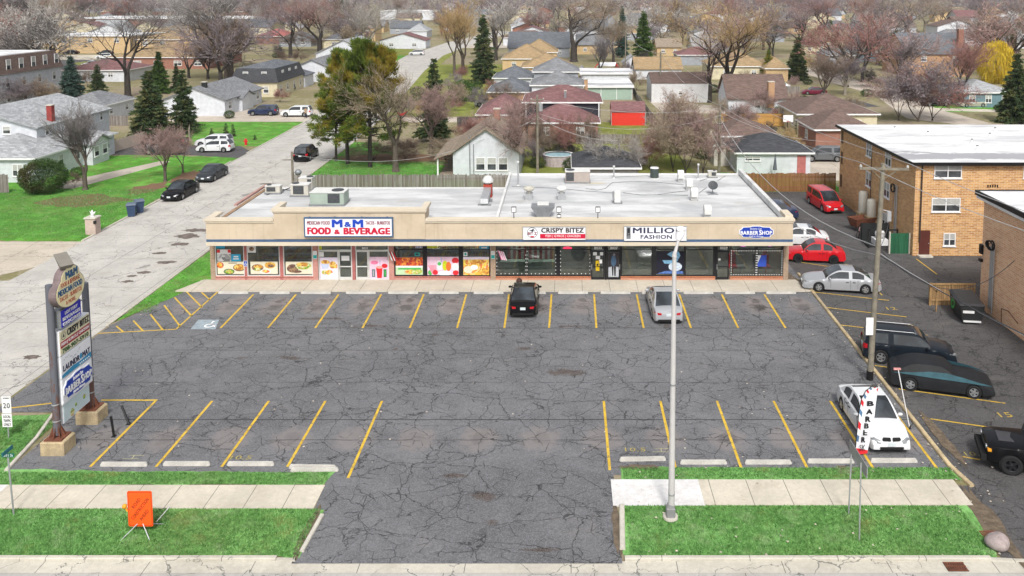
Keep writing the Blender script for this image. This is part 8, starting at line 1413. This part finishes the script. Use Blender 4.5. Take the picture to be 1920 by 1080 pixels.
# evergreens
def conifer(seed, h, w_, ntier, nb, dens, droop, size, ragged=.2, base=.08):
    rr = np.random.default_rng(seed); S = [(0, 0, 0, 0, 0, h * .97, .022 * h, .004 * h)]; P = []; Dd = []
    for i in range(ntier):
        f = (i + rr.uniform(0, .6)) / ntier; z = h * (base + (1 - base) * f); R_ = w_ / 2 * (1 - f) ** .8 * (1 + rr.normal(0, ragged)) + .12
        for k in range(max(4, int(nb * (1 - f * .6)))):
            a = rr.uniform(0, 2 * PI); L = R_ * rr.uniform(.6, 1.12); d = np.array([math.cos(a), math.sin(a), -droop * (1 - f) + .28 * f]); d /= np.linalg.norm(d); p = np.array([0, 0, z]); S.append((*p, *(p + d * L), .012 * h * (1 - f) * .6 + .008, .005)); n = int(dens * L) + 3
            t = rr.uniform(.18, 1.05, n) ** .75; c = p + d * (L * t)[:, None] + rr.normal(0, size * .8, (n, 3)) * [1, 1, .45]; P.append(c); Dd.append(np.repeat((d + [0, 0, -.15])[None], n, 0) + rr.normal(0, .45, (n, 3)))
    P = np.concatenate(P); Dd = np.concatenate(Dd); Dd /= np.linalg.norm(Dd, axis=1, keepdims=True); side_ = np.cross(Dd, rr.normal(0, 1, P.shape)); side_ /= np.linalg.norm(side_, axis=1, keepdims=True) + 1e-9; s_ = size * rr.uniform(.6, 1.4, (len(P), 1)); V = np.stack([P - Dd * s_ * .3 - side_ * s_ * .35, P - Dd * s_ * .3 + side_ * s_ * .35, P + Dd * s_ * 1.15], 1).reshape(-1, 3)
    V1, F1 = prisms(S, 5); return tri_mesh('trunk', V1, F1), tri_mesh('crown', V, np.arange(len(V)).reshape(-1, 3))
def leafm(name, c1, c2, c3=None, sc=1.2, z3=0):
    t = NT(name); c = t.co(); f = t.math('ADD', t.math('MULTIPLY', t.noise(c, sc, 4, .7), .6), t.math('MULTIPLY', t.noise(c, sc * 7, 2), .4)); col = t.mix(t.step(f, .36, .64), c1, c2)
    if c3: col = t.mix(t.math('MULTIPLY', t.step(t.noise(t.vm('ADD', c, (9, 4, 2)), sc * .6, 3), .5, .62), .8), col, c3)
    return t.done(col, .85, .15)
m_spr = leafm('spruce_needles', (.022, .036, .02), (.07, .11, .04), (.13, .13, .045)); m_blu = leafm('blue_spruce_needles', (.025, .055, .045), (.08, .13, .1)); m_pin = leafm('pine_needles', (.04, .085, .012), (.15, .19, .03), (.29, .21, .03), .5); m_grn = leafm('green_needles', (.03, .07, .015), (.09, .15, .03)); m_bsh = leafm('bush_leaves', (.025, .055, .018), (.08, .135, .035), (.075, .06, .03)); m_wil = leafm('willow_twigs', (.45, .3, .02), (.65, .48, .05))
CF = {'spruce': conifer(1, 12, 6, 34, 20, 34, .3, .25, .16), 'spruce2': conifer(2, 12, 6.2, 30, 19, 30, .12, .26, .26), 'slim': conifer(3, 14, 5, 36, 17, 32, .28, .26, .12), 'cone': conifer(4, 3, 1.3, 16, 12, 34, .05, .09, .08, .02)}
def pine(seed):
    rr = np.random.default_rng(seed); S = [(0, 0, 0, .2, 0, 7, .3, .2), (.2, 0, 7, .1, .1, 13, .2, .05)]; P = []; Dd = []
    for k in range(66):
        low = k < 16; z = rr.uniform(3, 5.5) if low else rr.uniform(5, 12.6); a = rr.uniform(0, 2 * PI); L = rr.uniform(3.2, 5.2) if low else (4.4 * (1 - max(0, (z - 6.5) / 7.5) ** 1.6 * .8)) * rr.uniform(.5, 1.05); p = np.array([.15, 0, z]); d = np.array([math.cos(a), math.sin(a), rr.uniform(-.05, .15) if low else rr.uniform(.35, .9)]); d /= np.linalg.norm(d); S.append((*p, *(p + d * L), .07, .02))
        for c in range(3 if low else 5):
            f = .5 + .55 * c / (2 if low else 4); ctr = p + d * L * f + rr.normal(0, .22, 3); n = 90 if low else 165; e = rr.normal(0, 1, (n, 3)); e /= np.linalg.norm(e, axis=1, keepdims=True); P.append(ctr + e * [[.6, .6, .25 if low else .55]] * rr.uniform(.2, 1, (n, 1))); Dd.append(e * .8 + d * .5 + [0, 0, .2 if low else .9])
    P = np.concatenate(P); Dd = np.concatenate(Dd); Dd /= np.linalg.norm(Dd, axis=1, keepdims=True); s2 = np.cross(Dd, rr.normal(0, 1, P.shape)); s2 /= np.linalg.norm(s2, axis=1, keepdims=True); s_ = rr.uniform(.12, .3, (len(P), 1)); V = np.stack([P - s2 * s_ * .2, P + s2 * s_ * .2, P + Dd * s_ * 1.7], 1).reshape(-1, 3); V1, F1 = prisms(S, 6); return tri_mesh('trunk', V1, F1), tri_mesh('crown', V, np.arange(len(V)).reshape(-1, 3))
CF['pine'] = pine(5)
def ballbush(seed, n, size, flat=.75, weep=False):
    rr = np.random.default_rng(seed); e = rr.normal(0, 1, (n, 3)); e /= np.linalg.norm(e, axis=1, keepdims=True); lump = 1 + .08 * np.sin(e[:, :1] * 7) * np.cos(e[:, 1:2] * 6 + e[:, 2:] * 4); P = e * rr.uniform(.72, 1.02, (n, 1)) * lump * [1, 1, flat] + [0, 0, flat]; P[:, 2] = np.maximum(P[:, 2], .05); D_ = e + rr.normal(0, .6, (n, 3))
    if weep: D_ = np.stack([e[:, 0] * .3, e[:, 1] * .3, -np.ones(n)], 1) + rr.normal(0, .15, (n, 3))
    D_ /= np.linalg.norm(D_, axis=1, keepdims=True); s2 = np.cross(D_, rr.normal(0, 1, P.shape)); s2 /= np.linalg.norm(s2, axis=1, keepdims=True); s_ = size * rr.uniform(.6, 1.4, (n, 1)); V = np.stack([P - s2 * s_ * (.12 if weep else .4), P + s2 * s_ * (.12 if weep else .4), P + D_ * s_ * (3 if weep else 1)], 1).reshape(-1, 3); V1, F1 = prisms([(0, 0, 0, 0, 0, flat, .06, .04), (0, 0, flat * .5, .3, .2, flat * 1.3, .04, .02), (0, 0, flat * .5, -.3, .1, flat * 1.3, .04, .02)], 5); return tri_mesh('trunk', V1, F1), tri_mesh('crown', V, np.arange(len(V)).reshape(-1, 3))
CF['bush'] = ballbush(1, 16000, .05); CF['willow'] = ballbush(2, 6000, .09, 1.0, True); CF['shrub'] = ballbush(3, 2500, .09, .7)
CH_ = {k: max(v.co.z for v in CF[k][1].vertices) for k in CF}; CW_ = {k: 2 * max(abs(v.co.x) for v in CF[k][1].vertices) for k in CF}
def ev(label, kind, px, py, ptop, wpx, m, name='spruce_tree', cat='tree'):
    p = G(px, py); zt = PY(px, ptop, p.y).z; W_ = wpx * (p.y + 1.87) / 1600; plant_tree(label, CF[kind], p.x, p.y, (W_ / CW_[kind] * 1.0, W_ / CW_[kind] * 1.0, zt / CH_[kind]), random.uniform(0, 6), m_bkd, m, name=name, cat=cat)
for q in (('large dark spruce left of two beside the corner house driveway', 'spruce', 283, 262, 130, 96, m_spr), ('ragged dark spruce right of two beside the corner house driveway', 'spruce2', 346, 250, 130, 84, m_spr), ('blue-green spruce behind the small white building', 'spruce', 136, 188, 104, 62, m_blu), ('broad dark spruce right of the blue-green one', 'spruce2', 185, 190, 120, 58, m_spr), ('dark green spruce below the long tan-roofed building', 'spruce', 300, 175, 95, 50, m_grn), ('small dark spruce right behind the two driveway spruces', 'spruce2', 332, 170, 118, 32, m_spr), ('tall dark spruce behind the cottage lawn', 'spruce2', 815, 265, 108, 92, m_spr), ('tall dark spruce alone on the street bend', 'slim', 907, 157, 26, 62, m_spr), ('blue-green spruce left of two in the upper centre', 'slim', 1166, 108, 10, 34, m_blu), ('green spruce right of two in the upper centre', 'slim', 1206, 114, 20, 52, m_grn), ('dark spruce at the curving street, right', 'spruce', 1494, 150, 68, 56, m_spr), ('broad dark green cedar right of the curving street', 'spruce2', 1676, 124, 58, 72, m_grn), ('green pine above the far grey roofs, upper right', 'spruce2', 1556, 88, 36, 42, m_grn), ('large dark spruce at the right edge by the blue-grey house', 'spruce', 1902, 230, 98, 84, m_spr), ('small dark spruce above the yellow willow', 'spruce2', 1898, 100, 52, 34, m_spr), ('far dark spruce poking up at the horizon', 'slim', 642, 42, -4, 18, m_spr), ('dark yew between the white barn-like house and apartment', 'spruce2', 1440, 150, 92, 44, m_pin), ('trio-like small dark spruce left of the ochre trees', 'slim', 772, 36, 12, 14, m_spr), ('blue-black spruce by the pale roofs, upper centre', 'spruce', 993, 55, 15, 26, m_spr)): ev(*q)
ev('tallest yellow-green pine at the left of the cottage lawn', 'pine', 694, 314, 64, 172, m_pin, 'pine_tree'); ev('yellow-green pine left of the tallest one, by the street', 'pine', 652, 308, 84, 150, m_pin, 'pine_tree'); ev('short golden pine leaning over the street left of the others', 'pine', 630, 302, 150, 105, m_pin, 'pine_tree')
ev('large round clipped evergreen bush in front of the corner house', 'bush', 82, 362, 296, 90, m_bsh, 'round_bush', 'bush'); ev('yellow weeping willow at the upper right', 'willow', 1866, 156, 72, 78, m_wil, 'willow_tree'); ev('golden leafless bush beside the long grey house', 'willow', 996, 62, 36, 32, m_tw['ochre'], 'golden_bush', 'bush'); ev('bright green shrub row right of the tall dark spruce', 'shrub', 868, 190, 148, 60, m_grn, 'green_shrub', 'shrub')
for lab, px, py, pt, wp in (('cone-shaped yew by the corner house porch', 192, 294, 266, 24), ('smaller cone shrub left of the cone-shaped yew', 168, 304, 278, 22), ('small dark cone shrub at the back left of the driveway lawn', 397, 253, 240, 12), ('left one of two dark cone shrubs on the driveway lawn', 424, 252, 230, 15), ('right one of two dark cone shrubs on the driveway lawn', 437, 256, 232, 14), ('tiny cone shrub on the driveway lawn near the hydrant', 478, 262, 252, 10), ('tall cone shrub left beside the basketball hoop', 1495, 252, 216, 16), ('shorter cone shrub right beside the basketball hoop', 1508, 250, 220, 13), ('small spruce sapling before the long white painted garage', 1262, 196, 178, 18)): ev(lab, 'cone', px, py, pt, wp, m_spr, 'cone_shrub', 'shrub')
for lab, px, py, pt, wp in (('rounded dark shrub on the yard right of the tall spruce', 894, 168, 152, 24), ('rounded dark shrub by the white house front', 935, 168, 156, 22), ('low green shrub below the ranch house wall', 430, 222, 206, 22), ('low green shrub beside the cream mansard house', 545, 170, 158, 22), ('low dark shrub by the corner house steps', 145, 330, 312, 26), ('dark round shrub beneath the grey ranch house, upper right', 1597, 73, 62, 20)): ev(lab, 'shrub', px, py, pt, wp, m_bsh, 'low_shrub', 'shrub')
# scattered bare trees of the neighbourhood, each its own thing
rt = random.Random(5); sc_trees = []; kinds = ['far1', 'far2', 'far3']
def on_road(x, y): return (abs(x + 33) < 8 and y < 115) or (y >= 115 and y < 430 and abs(x - np.interp(y, [112, 140, 212, 262, 330, 420], [-33.6, -34.8, -41, -43.5, -40, -30])) < 8)
zones = [(0, 90, 20, 95, 22), (90, 480, 20, 52, 24), (480, 720, 22, 90, 24), (560, 680, 60, 110, 4), (720, 960, 22, 80, 12), (960, 1160, 24, 60, 9), (1190, 1330, 30, 100, 11), (1330, 1520, 20, 95, 15), (1520, 1700, 18, 60, 14), (1580, 1700, 90, 165, 8), (1700, 1920, 16, 62, 14), (1820, 1920, 80, 150, 5), (0, 110, 100, 165, 6), (330, 440, 110, 165, 6), (1380, 1480, 90, 130, 5), (910, 1090, 60, 120, 5)]
for a, b_, ya, yb, n in zones:
    k = 0; tries = 0
    while k < n and tries < 400:
        tries += 1; px, py = rt.uniform(a, b_), max(20, rt.uniform(ya, yb)); p = G(px, py)
        if not clear(p.x, p.y, 1.5) or on_road(p.x, p.y) or any(math.hypot(p.x - q[2], p.y - q[3]) < 4 for q in sc_trees) or p.y > 800: continue
        tw = rt.choice(['grey', 'lilac', 'red', 'tan', 'brown', 'pink', 'lilac', 'dark', 'pale'] if px < 700 else ['grey', 'lilac', 'tan', 'brown', 'pink', 'pale', 'red', 'lilac']); kd = rt.choice(kinds); hgt = rt.uniform(9, 17); sc = hgt / BH[kd]; wd = rt.uniform(1.0, 1.55)
        o = plant_tree('', PR[kd], p.x, p.y, (sc * wd, sc * wd, sc), rt.uniform(0, 6), rt.choice((m_bk, m_bkd)), m_tw[tw], group='scattered bare trees of the neighbourhood'); sc_trees.append((o, f'{"tall" if hgt > 13 else "small"} bare {TW[tw][0]} tree', p.x, p.y)); k += 1
for a, b_, ya, yb, n in ((480, 640, 105, 160, 8), (0, 240, 120, 190, 8), (640, 960, 125, 240, 16), (870, 1000, 185, 330, 7), (1000, 1230, 100, 325, 26), (1210, 1520, 120, 320, 30), (1480, 1900, 110, 225, 22), (1560, 1920, 60, 110, 10)):
    k = 0; tries = 0
    while k < n and tries < 200:
        tries += 1; px, py = rt.uniform(a, b_), rt.uniform(ya, yb); p = G(px, py)
        if not clear(p.x, p.y, .8) or on_road(p.x, p.y) or (1120 < px < 1230 and 185 < py < 300): continue
        if rt.random() < .65: tw = rt.choice(['brown', 'tan', 'pink', 'lilac', 'red', 'dark', 'ochre']); kd, m, de = 'bush', m_tw[tw], f'leafless {TW[tw][0]} shrub'; q = rt.uniform(.35, .75); sc = q
        else: kd, m, de = 'shrub', rt.choice((m_bsh, m_spr)), 'low evergreen shrub'; q = rt.uniform(.7, 1.3); sc = q
        o = plant_tree('', (PR if kd == 'bush' else CF)[kd], p.x, p.y, (sc * 1.2, sc * 1.2, sc), rt.uniform(0, 6), m_bkd, m, cat='shrub', name='yard_shrub', group='shrubs scattered in the yards'); sc_trees.append((o, de, p.x, p.y)); k += 1
NEAR += [(-5, 112, 'the two-level maroon roofs'), (-8, 92, 'the white cottage'), (9, 126, 'the red shed'), (8, 160, 'the pale green shed'), (20, 154, 'the long white painted garage'), (31, 140, 'the barn-like house'), (22, 92, 'the black-roofed garage'), (36, 118, 'the wide brown hip roof'), (4, 85, 'the block-walled garage'), (-58, 166, 'the mansard house'), (-20, 150, 'the silver vehicle in the yard'), (-105, 143, 'the brown mansard apartment'), (-59, 142, 'the white ranch house'), (-75, 132, 'the small grey-roofed building'), (35, 245, 'the upper curving street'), (72, 150, 'the blue-grey house')]
assign(sc_trees, 'tree')
# far woodland to the horizon: one uncounted mass
V = []; gW = np.random.default_rng(3); n = 3800; X = gW.uniform(-1, 1, n); Y = 620 + 1700 * gW.uniform(0, 1, n) ** 1.15; X = X * Y * .72 - Y * .02; hh = gW.uniform(8, 14, n); ww = gW.uniform(4, 8, n); c = np.stack([X, Y, hh * .58], 1); K = 46
e = gW.normal(0, 1, (n, K, 3)); e /= np.linalg.norm(e, axis=2, keepdims=True); P = c[:, None, :] + e * gW.uniform(.3, 1, (n, K, 1)) * np.stack([ww, ww, hh * .5], 1)[:, None, :]; V = (P[:, :, None, :] + gW.normal(0, .55, (n, K, 3, 3)) * [1, 1, 1.3]).reshape(-1, 3); V[:, 2] = np.maximum(V[:, 2], 0)
t = NT('woodland_twigs'); cc = t.co(); rn = t.noise(t.vm('MULTIPLY', cc, (1, .35, 0)), .035, 3, .7); col = t.ramp(rn, [(.3, (.09, .085, .095)), (.42, (.17, .13, .13)), (.5, (.2, .19, .2)), (.56, (.25, .15, .13)), (.64, (.12, .11, .125)), (.75, (.24, .2, .15))]); m_wood = t.done(col, .95, .1)
tag(obj('woodland', tri_mesh('woodland', V, np.arange(len(V)).reshape(-1, 3)), m_wood), 'far leafless woodland running to the horizon', 'woodland', kind='stuff')
# ================================================================ haze
hz = MB(); hz.box(-4300, -400, -1, 4300, 6300, 60); m_hz = bpy.data.materials.new('haze'); m_hz.use_nodes = True; n_ = m_hz.node_tree; n_.nodes.clear(); o_ = n_.nodes.new('ShaderNodeOutputMaterial'); v_ = n_.nodes.new('ShaderNodeVolumePrincipled'); v_.inputs['Density'].default_value = 0.0001; v_.inputs['Color'].default_value = (.82, .87, .95, 1); n_.links.new(v_.outputs[0], o_.inputs['Volume'])
tag(obj('haze', hz, m_hz), 'thin pale air haze over the whole neighbourhood', 'haze', kind='stuff')
